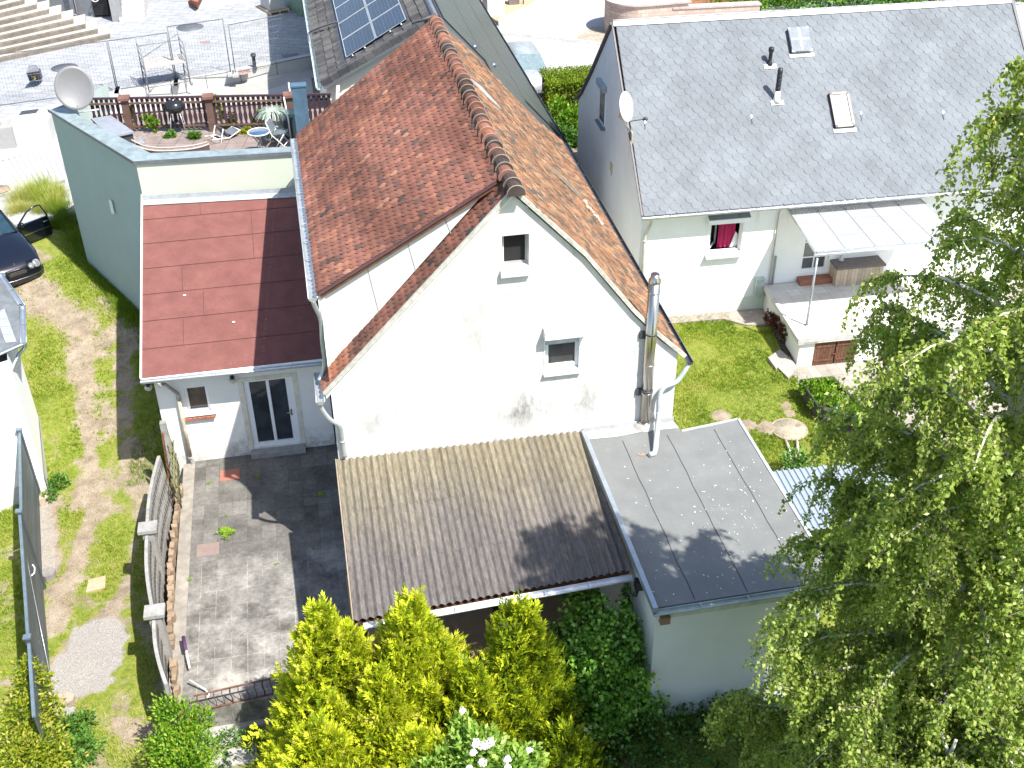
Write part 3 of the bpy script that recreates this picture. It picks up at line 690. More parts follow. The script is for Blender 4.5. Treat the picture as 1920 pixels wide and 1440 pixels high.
# door
mb = MB(); fr = .085; y0, y1 = YA+.06, YA+.14
ring(mb, DX0+.001, DX1-.001, DZ0, DZ1-.001, y0, y1, .13, .17, .12, .07); mb.box(((DX0+DX1)/2-.055, y0-.01, DZ0+.12), ((DX0+DX1)/2+.02, y1-.01, DZ1-.07))
door = mb.build('door', WPVC, ext); mb = MB(); mb.box((DX0+.1, YA+.1, DZ0+.1), (DX1-.1, YA+.11, DZ1-.06)); mb.build('pane', GLASS, door)
mb = MB(); hx = DX1-.13; mb.tube([(hx, y0-.0, 1.15), (hx, y0-.06, 1.15), (hx-.11, y0-.06, 1.15)], .013, 8); mb.box((hx-.02, y0-.012, 1.03), (hx+.02, y0, 1.22)); mb.build('handle', STEEL, door)
mb = MB(); mb.box((DX0-.08, YA-.22, -.02), (DX1+.1, YA+.02, .15)); mb.build('door_step', CONC, ext)
mb = MB(); mb.box((DX0-.13, YA-.012, .16), (DX0-.005, YA+.002, 2.225)); mb.box((DX1+.005, YA-.012, .16), (DX1+.13, YA+.002, 2.225)); mb.box((DX0-.13, YA-.012, 2.226), (DX1+.13, YA+.002, 2.34)); mb.build('door_surround', m_plain('faded_cream_paint', (.66, .63, .52), .8), ext)
ww = window(ext, wx0, wx1, wz0, wz1, YA, .1, .06, 'small window with white frame and red brick sill', WPVC, m_plain('glass_with_curtain', (.07, .055, .045), .08, var=.6, scale=2.5, spec=.7))
mb = MB(); n = 7; sw = (wx1-wx0+.22)/n
for i in range(n): mb.obox((wx0-.13+i*sw, YA-.09, wz0-.16), (sw-.012, 0, 0), (0, .15, .05), (0, 0, .06), random.random())
mb.build('brick_sill', BRICK, ww)
mb = MB(); mb.beam((wx0-.12, YA+.0, wz0-.03), (wx1+.13, YA+.0, wz0-.03), .16, .03); mb.build('sill', WPVC, ww)
mb = MB(); g0 = PY(308, 712, YA-.25); mb.tube(bez([V((-3.98, 23.2, 2.86)), V((-3.97, 23.24, 2.74)), V((-3.9, 23.5, 2.6)), PY(333, 738, YA-.1)], 6), .043, 9); mb.mi = 1
mb.tube([PY(333, 738, YA-.1), PY(358, 862, YA-.1)], .048, 9); mb.mi = 0; mb.tube(bez([PY(358, 858, YA-.1), PY(362, 872, YA-.14), PY(364, 884, YA-.3)], 4), .05, 9)
for py in (745, 856): mb.tube([PY(333+(py-738)*.2, py, YA-.1), PY(333+(py-732)*.2, py+4, YA-.1)], .058, 9)
mb.build('downpipe', [m_plain('old_grey_pipe', (.36, .34, .33), .6, .1, .3), m_plain('stained_cream_pipe', (.52, .46, .34), .6, .0, .4, 5)], ext)
for px, py in ((278, 717), (436, 703)):
    q = PY(px, py+9, YA-.15); mb = MB(); mb.lathe(q+V((0, 0, -.09)), [(.0, 0), (.05, .01), (.085, .05), (.09, .1), (.05, .13)], 14); l_ = mb.build('wall_lamp', m_plain('frosted_shade', (.55, .53, .46), .3), ext)
    mb = MB(); mb.lathe(q+V((0, 0, .04)), [(.055, 0), (.05, .06)], 12); mb.beam(q+V((0, 0, .07)), q+V((0, .16, .07)), .03, .03); mb.build('lamp_base', BLACK, l_)
# ================================================================== BUILDING WITH ROOF TERRACE
ZP, ZT = 5.93, 5.05
A_ = P(250, 303, ZP); B_ = P(91, 205, ZP); Rr = V((-.15, A_.y-.2, ZP))
YB = 35.0
Bk = B_+V((1.05, 1.35, 0))
tb = thing('terrace_building', 'flat building with sage green walls, grey parapet capping and a paved roof terrace', 'building', (-3, 31, 0))
Bt = V((B_.x+.05, B_.y, 0)); At = V((A_.x+.05, A_.y+.03, 0))
mb = MB()
def vwall(mb, a, b, z0, z1): mb.add([(a[0], a[1], z0), (b[0], b[1], z0), (b[0], b[1], z1), (a[0], a[1], z1)], [(0, 1, 2, 3)])
vwall(mb, Bt, At, -.5, ZP-.02); Cb = V((B_.x+1.3, YB, 0)); vwall(mb, Cb, Bt, -.5, ZP-.02)
mb.build('wall', TEAL, tb)
mb = MB(); vwall(mb, At, Rr, 3.5, ZP-.02); mb.build('front_wall', GREEN_WHITE, tb)
tdir = (At-Bt).normalized(); nin = V((-tdir.y, tdir.x, 0)); nin = nin if nin.x > 0 else -nin
mb = MB()   # inner parapet faces
i1 = Bt+nin*.33+tdir*.1; i2 = At+nin*.33+V((.05, .25, 0)); i3 = V((Rr.x, Rr.y+.3, 0))
vwall(mb, i2, i1, ZT-.1, ZP-.02); vwall(mb, i3, i2, ZT-.1, ZP-.02); mb.build('parapet_inner_wall', TEAL, tb)
mb = MB(); e = .05; A2 = V((A_.x-.0, A_.y-.02, ZP)); 
mb.slab([V((B_.x-.03, B_.y, ZP)), A2, i2+V((.02, .03, ZP)), i1+V((.02, 0, ZP))], (0, 0, -.05)); mb.slab([A2, V((Rr.x, Rr.y-.05, ZP)), i3+V((0, .03, ZP)), i2+V((.02, .03, ZP))], (0, 0, -.05))
mb.build('parapet_capping', m_plain('weathered_zinc_capping', (.27, .33, .34), .5, .25, .25, 5, .1), tb)
mb = MB(); mb.beam(V((B_.x-.03, B_.y, ZP-.03)), A2+V((0, 0, -.03)), .012, .09); mb.beam(A2+V((0, 0, -.03)), V((Rr.x, Rr.y-.05, ZP-.03)), .012, .09); mb.build('capping_edge', m_plain('dark_capping_edge', (.12, .14, .16), .5), tb)
t = NT('terrace_slabs'); br = t.n('ShaderNodeTexBrick'); mp = t.n('ShaderNodeMapping'); mp.inputs['Rotation'].default_value = (0, 0, .2); t.l(t.pos(), mp.inputs[0]); t.l(mp.outputs[0], br.inputs[0])
br.offset = 0; br.inputs['Scale'].default_value = 1; br.inputs['Brick Width'].default_value = .5; br.inputs['Row Height'].default_value = .5; br.inputs['Mortar Size'].default_value = .008
br.inputs['Color1'].default_value = (.20, .16, .145, 1); br.inputs['Color2'].default_value = (.25, .20, .185, 1); br.inputs['Mortar'].default_value = (.08, .07, .04, 1)
c = t.mix(br.outputs['Color'], t.ramp(t.noise(3, 6, .7), [(.3, .7), (.7, 1.15)]), 1, 'MULTIPLY'); TSLAB = t.set(c, .9)
mb = MB(); mb.slab([i1+V((0, 0, ZT)), i2+V((0, 0, ZT)), i3+V((0, 0, ZT)), (1.2, YB+.2, ZT), (B_.x+1.3, YB+.2, ZT)], (0, 0, -.2)); mb.build('terrace_floor', TSLAB, tb)
mb = MB(); mb.slab([V((B_.x+1.3, YB, ZT)), V((1.2, YB, ZT)), V((1.2, YB, .9)), V((B_.x+1.3, YB, .9))], (0, .1, 0)); mb.build('back_wall', CREAM, tb)
pn = PP(210, 388, A_, V((nin.x, nin.y, 0))); mb = MB(); mb.obox(pn-tdir*.09-nin*.02+V((0, 0, -.2)), tdir*.16, nin*.02, (0, 0, .4)); mb.build('wall_plate', WPAINT, tb)
pj = PP(270, 400, A_, V((nin.x, nin.y, 0)))
mb = MB(); vwall(mb, V((At.x+.1, At.y-.05, 0)), V((At.x-.02, At.y-2.2, 0)), 4.2, 5.0)
# inner corner wall at back-left of terrace (sage green, behind dish)
mb = MB(); w0 = i1; w1_ = V((i1.x+1.05, i1.y+1.9, 0)); vwall(mb, w1_, w0, ZT, ZP-.03); mb.build('corner_wall', TEAL, tb)

# satellite dish: big white offset reflector facing the viewer's right
def dish(name, label, c, n, w, h, mast, mat):
    n = V(n).normalized(); u = n.cross(V((0, 0, 1))).normalized(); up = u.cross(n).normalized(); c = V(c)
    d = thing(name, label, 'satellite dish', mast[0])
    vs = []; fs = []; K = 36; RR = 7
    for side in (0, 1):
        for r in range(RR+1):
            q = r/RR
            for k in range(K):
                a = 2*math.pi*k/K; vs.append(c+u*math.cos(a)*w/2*q+up*math.sin(a)*h/2*q+n*(.11*w*(q*q-1)-side*.012))
    for side in (0, 1):
        o = side*(RR+1)*K
        for r in range(RR):
            for k in range(K):
                k2 = (k+1) % K; f = (o+r*K+k, o+(r+1)*K+k, o+(r+1)*K+k2, o+r*K+k2); fs.append(f if side == 0 else f[::-1])
    o = RR*K
    for k in range(K): k2 = (k+1) % K; fs.append((o+k, o+(RR+1)*K+k, o+(RR+1)*K+k2, o+k2))
    mb = MB(); mb.add(vs, fs, .5, True); rf_ = mb.build('reflector', mat, d)
    mb = MB(); mb.lathe(c-n*.11*w, [(.012, 0), (.012, .008)], 8, n); mb.tube([c-up*h*.34-n*.05*w+n*.0, c-up*h*.40-n*.02*w+n*.012], .012, 5); mb.build('bolt', ZINC_L, rf_)
    mb = MB(); mb.tube([mast[0], mast[1]], .028, 10); mb.beam(mast[1], c-n*.14*w, .1, .12); mb.build('mast', ZINC_L, d)
    return d, c, n, u, up
dc = P(139, 165, 6.62); 
dd_, dc, dn, du, dup = dish('satellite_dish', 'large pale grey satellite dish on the parapet corner of the terrace', dc, (.10, -.93, .36), 1.06, 1.22, (V((dc.x+.05, dc.y+.28, ZP)), V((dc.x+.05, dc.y+.28, 6.5))), m_plain('dish_grey', (.17, .17, .175), .45, .0, .05))
mb = MB(); ar = dc-dup*.68; lnb = dc+dn*.75-dup*.62
mb.tube([ar, P(185, 205, 6.2)+V((0, 0, 0))], .018, 8); mb.build('feed_arm', WPAINT, dd_)

# railing with brown posts, brick caps and shaped balusters
rail = thing('balustrade', 'dark brown balustrade of shaped boards between posts with terracotta caps', 'railing', (-2.4, 33.9, ZT))
def rail_pt(px, z=ZT+1.0):
    return P(px, {}.get(px, 0), z)
L0 = P(165, 186, ZT+1.02); L1 = P(572, 178, ZT+1.02); yR = (L0.y+L1.y)/2
PURP = m_plain('dark_brown_stain', (.055, .028, .036), .6, var=.3, scale=10)
def rp(t): return V((L0.x+(L1.x-L0.x)*t, L0.y+(L1.y-L0.y)*t, 0))
Lr = (L1-L0).length; dR = (L1-L0).normalized()
mb = MB(); mb.beam(rp(0)+V((0, 0, ZT+1.03)), rp(1.12)+V((0, 0, ZT+1.03)), .07, .05); mb.build('top_rail', PURP, rail)
mb = MB(); mb.beam(rp(0)+V((0, -.03, ZT+.88)), rp(1)+V((0, -.03, ZT+.88)), .05, .05); mb.beam(rp(0)+V((0, 0, ZT+.16)), rp(1.1)+V((0, 0, ZT+.16)), .05, .05); mb.build('lower_rail', m_plain('sunlit_brown_stain', (.14, .085, .06), .6, var=.3), rail)  # lighter copy of the rail stain with sunlight put into the colour
posts_t = [(px-165)/(572-165) for px in (232, 389, 541)]
nb = int(Lr/.145*1.12)
BAL = [(.0, .045), (.10, .045), (.16, .028), (.26, .05), (.42, .056), (.50, .036), (.56, .036), (.66, .05), (.80, .052), (.86, .028), (.90, .045), (1.0, .05)]
for i in range(nb):
    tt = (i+.5)/nb*1.12
    if any(abs(tt-pt_)*Lr < .13 for pt_ in posts_t): continue
    p = rp(tt); mb = MB(); z0, z1 = ZT+.10, ZT+1.0; pts = [p+dR*w_+V((0, .0, z0+(z1-z0)*h_)) for h_, w_ in BAL]+[p-dR*w_+V((0, 0, z0+(z1-z0)*h_)) for h_, w_ in BAL[::-1]]
    mb.slab(pts, (0, .022, 0)); mb.build('baluster', PURP, rail)
for pt_ in posts_t:
    p = rp(pt_); mb = MB(); mb.box((p.x-.1, p.y-.12, ZT-.02), (p.x+.1, p.y+.1, ZT+1.0)); po = mb.build('post', m_plain('brown_post', (.12, .07, .055), .7, var=.25), rail)
    mb = MB(); mb.box((p.x-.16, p.y-.19, ZT+1.002), (p.x-.001, p.y+.16, ZT+1.08), .7); mb.box((p.x+.001, p.y-.19, ZT+1.002), (p.x+.16, p.y+.16, ZT+1.08), .4); mb.build('cap', m_plain('dull_terracotta', (.21, .10, .075), .85, var=.25, tone=.3), po)
# blue grey chimney-like post
q = P(573, 280, ZT); zt = ZH(573, 160, q.x, q.y)
mb = MB(); mb.box((q.x-.19, q.y-.12, ZT), (q.x+.2, q.y+.16, zt)); mb.box((q.x-.21, q.y-.14, zt), (q.x+.22, q.y+.18, zt+.04))
tag(mb.build('chimney_stack', m_plain('blue_slate_cladding', (.07, .13, .19), .5, var=.2, scale=4), origin=q), 'slim blue grey clad stack at the right end of the terrace balustrade', 'chimney')

# garden storage box on terrace
q = P(203, 275, ZT); a = PP(178, 226, V((0, 0, ZT+.62)), V((0, 0, 1))); 
c1 = P(170, 222, ZT+.62); c2 = P(208, 216, ZT+.62); c3 = P(251, 247, ZT+.62); c4 = P(207, 256, ZT+.62)
bx = thing('storage_box', 'low dark garden box with pale grey lid on the terrace below the dish', 'storage box', (q.x, q.y, ZT))
mb = MB(); sh = .04; ctr = (c1+c2+c3+c4)/4
inn = [ctr+(c-ctr)*.93+V((0, 0, -.03)) for c in (c1, c2, c3, c4)]
for j in range(4): mb.slab([V((p.x, p.y, ZT+.03+j*.14)) for p in inn], (0, 0, .13))
mb.build('body', m_plain('anthracite_plastic', (.05, .06, .065), .6), bx)
mb = MB(); mb.slab([c1, c2, c3, c4], (0, 0, -.05)); mb.build('lid', m_plain('grey_lid', (.25, .27, .31), .45, var=.15), bx)
mb = MB(); q = P(256, 270, ZT)
for k in range(9): mb.obox(q+V((random.uniform(-.2, .25), random.uniform(-.2, .2), random.uniform(.0, .12))), (random.uniform(.1, .25), random.uniform(-.1, .1), .03), (random.uniform(-.1, .1), random.uniform(.1, .2), .02), (0, 0, .012))
tag(mb.build('crumpled_bag', m_plain('grey_foil', (.45, .46, .5), .3, .4), origin=q), 'crumpled silvery bag lying beside the storage box', 'bag')
# kettle barbecue
q = P(333, 248, ZT); zk = ZT+.78
bq = thing('kettle_barbecue', 'black kettle barbecue on three thin legs by the balustrade', 'barbecue', (q.x, q.y, ZT))
mb = MB(); c = V((q.x+.04, q.y, zk)); mb.lathe(c, [(.06, -.2), (.2, -.14), (.27, -.05), (.285, 0)], 26); mb.build('bowl', BLACK, bq)
mb = MB(); mb.lathe(c, [(.29, .005), (.285, .03), (.25, .12), (.15, .19), (.02, .215)], 26); ld = mb.build('lid', m_plain('black_enamel', (.02, .022, .025), .18), bq)
mb = MB(); mb.lathe(c+V((0, -.03, .2)), [(.035, 0), (.035, .03), (.0, .035)], 12); mb.build('handle', STEEL, ld)
for an in (-2.4, -.75, 1.6):
    mb = MB(); mb.tube([c+V((math.cos(an)*.17, math.sin(an)*.17, -.12)), V((c.x+math.cos(an)*.3, c.y+math.sin(an)*.3, ZT))], .013, 6); mb.build('leg', ZINC_L, bq)
mb = MB(); mb.lathe((c.x, c.y, ZT+.3), [(.19, 0), (.2, .01)], 18); mb.build('ash_tray', BLACK, bq)
# bistro table
TZ = ZT+.70; q = P(485, 247, TZ); tbl = thing('bistro_table', 'small round blue topped bistro table with white rim and crossed legs', 'table', (q.x, q.y, ZT))
mb = MB(); mb.lathe(q, [(.29, -.012), (.29, .0)], 30); mb.build('tabletop', m_plain('blue_glass_top', (.05, .10, .19), .15, var=.1), tbl)
mb = MB(); mb.tube([q+V((math.cos(a)*.30, math.sin(a)*.30, -.005)) for a in np.linspace(0, 2*math.pi, 33)], .016, 8, caps=False); mb.build('rim', WPAINT, tbl)
for s in (-1, 1):
    for yy in (-.13, .13):
        mb = MB(); mb.tube([q+V((s*.2, yy, -.02)), q+V((-s*.24, yy*1.1, -.70))], .013, 6); mb.build('leg', m_plain('grey_tube', (.20, .21, .24), .4, .4), tbl)
# metal folding chairs
def fchair(label, px, py, rot, tip):
    q = P(px, py, ZT); ch = thing('folding_chair', label, 'chair', (q.x, q.y, ZT), 'folding chairs on the roof terrace')
    M = Matrix.Translation(q) @ Matrix.Rotation(rot, 4, 'Z') @ Matrix.Rotation(tip, 4, 'X')
    T = lambda *p: M @ V(p)
    for x in (-.2, .2):
        mb = MB(); mb.tube([T(x, .2, .0), T(x, -.16, .45), T(x, -.24, .85)], .013, 6); mb.tube([T(x, -.2, .0), T(x, .2, .45)], .013, 6); mb.build('leg', WPAINT, ch)
    mb = MB(); mb.slab([T(-.2, -.16, .45), T(.2, -.16, .45), T(.2, .2, .45), T(-.2, .2, .45)], M.to_3x3() @ V((0, 0, .015))); mb.build('seat', m_plain('grey_mesh_fabric', (.12, .14, .17), .7), ch)
    mb = MB(); mb.slab([T(-.19, -.17, .55), T(.19, -.17, .55), T(.19, -.235, .82), T(-.19, -.235, .82)], M.to_3x3() @ V((0, .015, 0))); mb.build('backrest', MATS['grey_mesh_fabric'], ch)
    mb = MB()
    for zz, yy in ((.12, .13), (.85, -.24), (.3, -.04)): mb = MB(); mb.tube([T(-.2, yy, zz), T(.2, yy, zz)], .012, 6); mb.build('crossbar', WPAINT, ch)
fchair('tipped over folding chair left of the round table', 398, 268, 2.2, R_(62))
fchair('white framed folding chair right of the round table', 531, 276, -1.9, R_(8))
# curved hammock frame in front
q = P(315, 286, ZT); hm = thing('hammock', 'brown hammock slung low on a bent wooden frame behind the front parapet', 'hammock', (q.x, q.y, ZT))
H = [P(246, 262, ZT+.42), P(270, 273, ZT+.3), P(300, 277, ZT+.25), (P(345, 275, ZT+.26)), P(375, 270, ZT+.31), P(388, 266, ZT+.36)]
H2 = [P(243, 268, ZT+.42), P(270, 279, ZT+.3), P(300, 283, ZT+.25), (P(345, 281, ZT+.26)), P(375, 276, ZT+.31), P(392, 270, ZT+.36)]
mb = MB(); mb.tube(bez(H, 6), .022, 6); mb.tube(bez(H2, 6), .022, 6); mb.build('frame', m_plain('pale_bent_wood', (.45, .40, .36), .6), hm)
mb = MB(); a = bez(H2, 6); 
for i in range(len(a)-1): mb.add([a[i], a[i+1], a[i+1]+V((0, -.05, -.26)), a[i]+V((0, -.05, -.26))], [(0, 1, 2, 3)])
mb.build('cloth', m_plain('brown_cloth', (.075, .045, .045), .9), hm)
# leaning white poles and dark cabinet at the right end
q = P(552, 262, ZT); mb = MB(); mb.box((q.x-.25, q.y+.05, ZT), (q.x+.18, q.y+.5, ZT+.75)); tag(mb.build('cabinet', m_plain('dark_teal_cabinet', (.02, .04, .05), .6), origin=q), 'dark cabinet standing in the right corner of the terrace', 'cabinet')
for lbl, pa, pb, za in (('tall white pole leaning beside the round table', (546, 265), (532, 182), 1.35), ('thin bent stick leaning behind the white pole', (550, 235), (541, 155), 1.5)):
    a = P(*pa, ZT); z = ZH(*pb, a.x, a.y); b = PY(pb[0], pb[1], a.y); mb = MB(); mb.tube([a, lerp(a, b, .5)+V((.02, 0, 0)), b], .02 if 'white' in lbl else .014, 6)
    tag(mb.build('pole', WPAINT if 'white' in lbl else m_plain('dry_stick', (.42, .34, .25), .8), origin=a), lbl, 'pole')

# ================================================================== HOUSE BEHIND WITH SOLAR PANELS
sh_ = thing('solar_house', 'cream house behind the red roof with grey tiles and solar panels on both slopes', 'house', (4.5, 45, 1.2))
YS = 34.15; SE = (.72, 5.92); SR = (4.2, 7.83); SR2 = (8.38, 3.2); YS2 = 62
GT = NT('grey_concrete_tiles'); c = GT.ramp(GT.attr(), [(0, (.05, .05, .055)), (.5, (.075, .075, .077)), (1, (.105, .102, .095))]); c = GT.mix(c, GT.ramp(GT.noise(2, 6, .7), [(.35, .7), (.65, 1.25)]), 1, 'MULTIPLY'); GT_M = GT.set(c, .75, 0, .3)
mb = MB(); random.seed(3)
tile_roof(mb, (SR[0], 33.5, SR[1]), (SR[0], YS2, SR[1]), (SE[0], 34.0, SE[1]), (SE[0], YS2, SE[1]), course=.34, tw=.2, lift=.05, wave=.045)
mb.build('left_roof_slope', GT_M, sh_)
mb = MB(); mb.slab([(SR[0], 31.8, SR[1]-.02), (SR2[0], 31.8+.9, SR2[1]), (SR2[0], YS2, SR2[1]), (SR[0], YS2, SR[1]-.02)], (0, 0, -.08)); mb.build('right_roof_slope', GT_M, sh_)
mb = MB(); mb.tube([(SR[0], 33.4, SR[1]+.0), (SR[0], YS2, SR[1]+.0)], .11, 10); mb.build('ridge_tiles', m_plain('blue_black_ridge', (.07, .09, .12), .5), sh_)
# verge tiles (thick, end-on) along the near edge
mb = MB(); n = 13
for i in range(n):
    a = lerp((SE[0]+.0, 33.92, SE[1]+.03), (SR[0], 33.42, SR[1]+.05), i/n); b = lerp((SE[0]+.0, 33.92, SE[1]+.03), (SR[0], 33.42, SR[1]+.05), (i+1.12)/n)
    mb.beam(a+V((0, 0, .025)), b+V((0, 0, -.01)), .2, .17)
mb.build('verge_tiles', GT_M, sh_)
mb = MB(); mb.slab([(SE[0]+.15, YS, 1), (SE[0]+.15, YS, SE[1]-.05), (SR[0], YS-.5, SR[1]-.12), (SR[0], YS-.5, 1)], (0, .1, 0)); mb.slab([(SR[0]+.01, YS-1.6, 1), (SR[0]+.01, YS-1.6, SR[1]-.2), (SR2[0]-.3, 32.9, SR2[1]+.1), (SR2[0]-.3, 32.9, 1)], (0, .1, 0)); mb.slab([(SE[0]+.15, YS, 1), (SE[0]+.15, YS2, 1), (SE[0]+.15, YS2, SE[1]-.1), (SE[0]+.15, YS, SE[1]-.1)], (.1, 0, 0)); mb.build('wall', CREAM, sh_)
mb = MB(); mb.beam((SE[0]+.05, 33.97, SE[1]-.12), (SR[0], 33.47, SR[1]-.1), .06, .1); mb.build('verge_board', WPAINT, sh_)
gutter('gutter', (SE[0]-.1, 33.9, SE[1]-.08), (SE[0]-.1, YS2, SE[1]-.08), .08, m_plain('pale_green_gutter', (.50, .58, .55), .4, .2), sh_)
gutter('gutter', (SR2[0]+.08, 32.8, SR2[1]-.08), (SR2[0]+.08, YS2, SR2[1]-.08), .08, DGREY, sh_)
mb = MB(); mb.tube([PY(634, 160, 33.9), PY(630, 205, 33.9)], .05, 8); mb.build('downpipe', WPAINT, sh_)
nL = (V((SR[0]-SE[0], 0, SR[1]-SE[1]))).cross(V((0, 1, 0))); nL = -nL if nL.z < 0 else nL; nL.normalize()
nS = V((SR[1]-SR2[1], 0, SR2[0]-SR[0])).normalized()
PV = NT('solar_cells'); uvn = PV.n('ShaderNodeUVMap')
PV_M = PV.set(PV.ramp(PV.noise(.6, 2), [(.3, (.008, .015, .035)), (.7, (.010, .024, .06))]), .22, 0, .35)
PVL = m_plain('cell_lines', (.11, .13, .17), .5); ALU = m_plain('white_alu_frame', (.62, .63, .64), .3, .4)
def panel(o, ax, ay, n, nx_=4, ny_=6, dark=False, fr=True):
    """one module: dark sheet, printed cell lines, bright frame"""
    o, ax, ay, n = V(o), V(ax), V(ay), V(n); mb = MB(); mb.obox(o, ax, ay, n*.035); p = mb.build('solar_panel', PV_M if not dark else m_plain('sky_tinted_solar', (.03, .042, .04), .38, spec=.3, var=.15), sh_)  # right slope sheets: grey-green of reflected sky put into the base colour
    mb = MB(); ux, uy = ax.normalized(), ay.normalized()
    for i in range(1, nx_*3): 
        q = o+ax*(i/(nx_*3))+n*.036; mb.obox(q, ux*(.007 if i % 3 else .012), ay, n*.0015)
    for j in range(1, ny_*2):
        q = o+ay*(j/(ny_*2))+n*.0365; mb.obox(q, ax, uy*.006, n*.0015)
    mb.build('cell_lines', PVL if not dark else m_plain('dark_cell_lines', (.20, .24, .23), .4), p)
    if fr:
        mb = MB(); w = .022
        for q, e1, e2 in ((o, ax, uy*w), (o+ay-uy*w, ax, uy*w), (o, ux*w, ay), (o+ax-ux*w, ux*w, ay)): mb.obox(q+n*.0, e1, e2, n*.042)
        mb.build('panel_frame', ALU, p)
    return p
o0 = V((0, 0, 0)); pl = V((SE[0], 34, SE[1]+.1))
c_a, c_b, c_c = PP(650, 110, pl, nL), PP(776, 68, pl, nL), PP(628, 0, pl, nL)
ax = (c_b-c_a); yd = V((0, 1, 0)); wx = ax.dot(V((nL.z, 0, -nL.x)).normalized()); xd = V((nL.z, 0, -nL.x)).normalized(); wx = abs(wx)
xd = xd if xd.x > 0 else -xd
for r in range(5):
    for k in range(2): panel(c_a+xd*(wx/2*k)+yd*(1.72*r), xd*(wx/2-.02), yd*1.70, nL, 3, 5)
mb = MB(); mb.obox(c_a-xd*.25-yd*.28-nL*.07, xd*(wx+.3), yd*8, nL*.03); mb.build('mounting_frame', DGREY, sh_)
mb = MB(); 
for k in (.1, .3, .72, .9): mb.lathe(c_a+xd*wx*k-yd*.10-nL*.01, [(.03, 0), (.03, .05)], 8, nL)
mb.build('clamp', ZINC_L, sh_)
dS = V((SR2[0]-SR[0], 0, SR2[1]-SR[1])).normalized(); LS = (V((SR2[0]-SR[0], 0, SR2[1]-SR[1]))).length
for r in range(14):
    for k in range(3):
        if r == 0 and k == 0: continue
        wk = (LS-.75)/3; st = (1.2 if k == 1 else 2.2 if k == 0 else .3); y0 = 32.4+r*1.72+(.0 if k == 2 else -.1)
        if y0 < 31.9+(.95 if k == 2 else .4): continue
        panel(V((SR[0], y0, SR[1]))+dS*(.35+k*wk)+nS*.08, dS*(wk-.02), yd*1.70, nS, 3, 4, True, False)
mb = MB(); mb.obox(V((SR[0], 32.2, SR[1]))+dS*.25+nS*.02, dS*(LS-.55), yd*24, nS*.05); mb.build('mounting_frame', DGREY, sh_)
for px, py in ((889, 92), (925, 126)):
    q = PP(px, py, V((SR[0], 33, SR[1]+.1)), nS); mb = MB(); mb.lathe(q-V((0, 0, .05)), [(.09, 0), (.08, .08), (.1, .1), (.1, .16), (.02, .2)], 12); mb.build('vent_cowl', m_plain('vent_grey', (.22, .24, .30), .3, .6), sh_)
mb = MB(); k1 = PP(596, 60, pl, nL); mb.tube(bez([V((SE[0]-.15, PP(578, 80, pl, nL).y-.4, SE[1]-.2)), V((SE[0]-.18, PP(578, 66, pl, nL).y, SE[1]+.0)), PP(592, 60, pl, nL)+V((0, 0, .1)), PP(635, 47, pl, nL)+V((0, 0, .12))], 6), .03, 6); mb.build('cable', m_plain('grey_cable', (.12, .115, .12), .6), sh_); mb = MB()
mb.tube([PP(775, 50, pl, nL)+V((0, 0, .1)), PP(808, 38, pl, nL)+V((0, 0, .1))], .03, 6); mb.build('cable', m_plain('grey_cable', (.12, .115, .12), .6), sh_)
# ================================================================== RIGHT HOUSE
th = R_(1.6); Dd = V((math.cos(th), -math.sin(th), 0)); Bb = V((math.sin(th), math.cos(th), 0)); O_ = V((9.17, 28.17, 0))
def W(u, v, z): return O_+Dd*u+Bb*v+V((0, 0, z))
rh = thing('slate_roofed_house', 'white house with grey scalloped slate roof, two roof windows and a raised terrace', 'house', W(6, 4, 0))
LH = 12.3; zE = 3.66; zR = 7.66; vR = 4.25
def wpan(mb, u0, u1, z0, z1, holes, dep=.16):
    us = sorted(set([u0, u1]+[h[0] for h in holes]+[h[1] for h in holes])); zs = sorted(set([z0, z1]+[h[2] for h in holes]+[h[3] for h in holes]))
    for i in range(len(us)-1):
        for j in range(len(zs)-1):
            cx, cz = (us[i]+us[i+1])/2, (zs[j]+zs[j+1])/2
            if any(h[0] < cx < h[1] and h[2] < cz < h[3] for h in holes): continue
            mb.add([W(us[i], 0, zs[j]), W(us[i+1], 0, zs[j]), W(us[i+1], 0, zs[j+1]), W(us[i], 0, zs[j+1])], [(0, 1, 2, 3)])
    for a, b, c, d in holes:
        mb.add([W(a, 0, c), W(a, dep, c), W(a, dep, d), W(a, 0, d)], [(0, 3, 2, 1)]); mb.add([W(b, 0, c), W(b, dep, c), W(b, dep, d), W(b, 0, d)], [(0, 1, 2, 3)])
        mb.add([W(a, 0, c), W(b, 0, c), W(b, dep, c), W(a, dep, c)], [(0, 1, 2, 3)]); mb.add([W(a, 0, d), W(b, 0, d), W(b, dep, d), W(a, dep, d)], [(0, 3, 2, 1)])
nF = Bb
def fw(px, py, off=0.0):
    """u,z of a pixel on the front wall (moved off metres towards the viewer)"""
    p = PP(px, py, W(0, -off, 0), Bb); return (p-O_).dot(Dd), p.z
u0, z1 = fw(1331, 420); u1, z0 = fw(1388, 470); WIN = (u0+.02, u1, z0-.02, z1+.02)
du0 = fw(1500, 500)[0]; du1 = fw(1552, 500)[0]; ZTE = .85
DOR = (du0, du1, ZTE+.22, ZTE+2.25)
mb = MB(); wpan(mb, 0, LH, .45, zE-.05, [WIN, DOR]); 
mb.add([W(0, 0, -.3), W(0, 8.5, -.3), W(0, 8.5, 3.78), W(0, 7.9, 4.2), W(0, 6.5, 5.42), W(0, vR, zR-.12), W(0, 0, zE-.05)], [(0, 6, 5, 4, 3, 2, 1)])
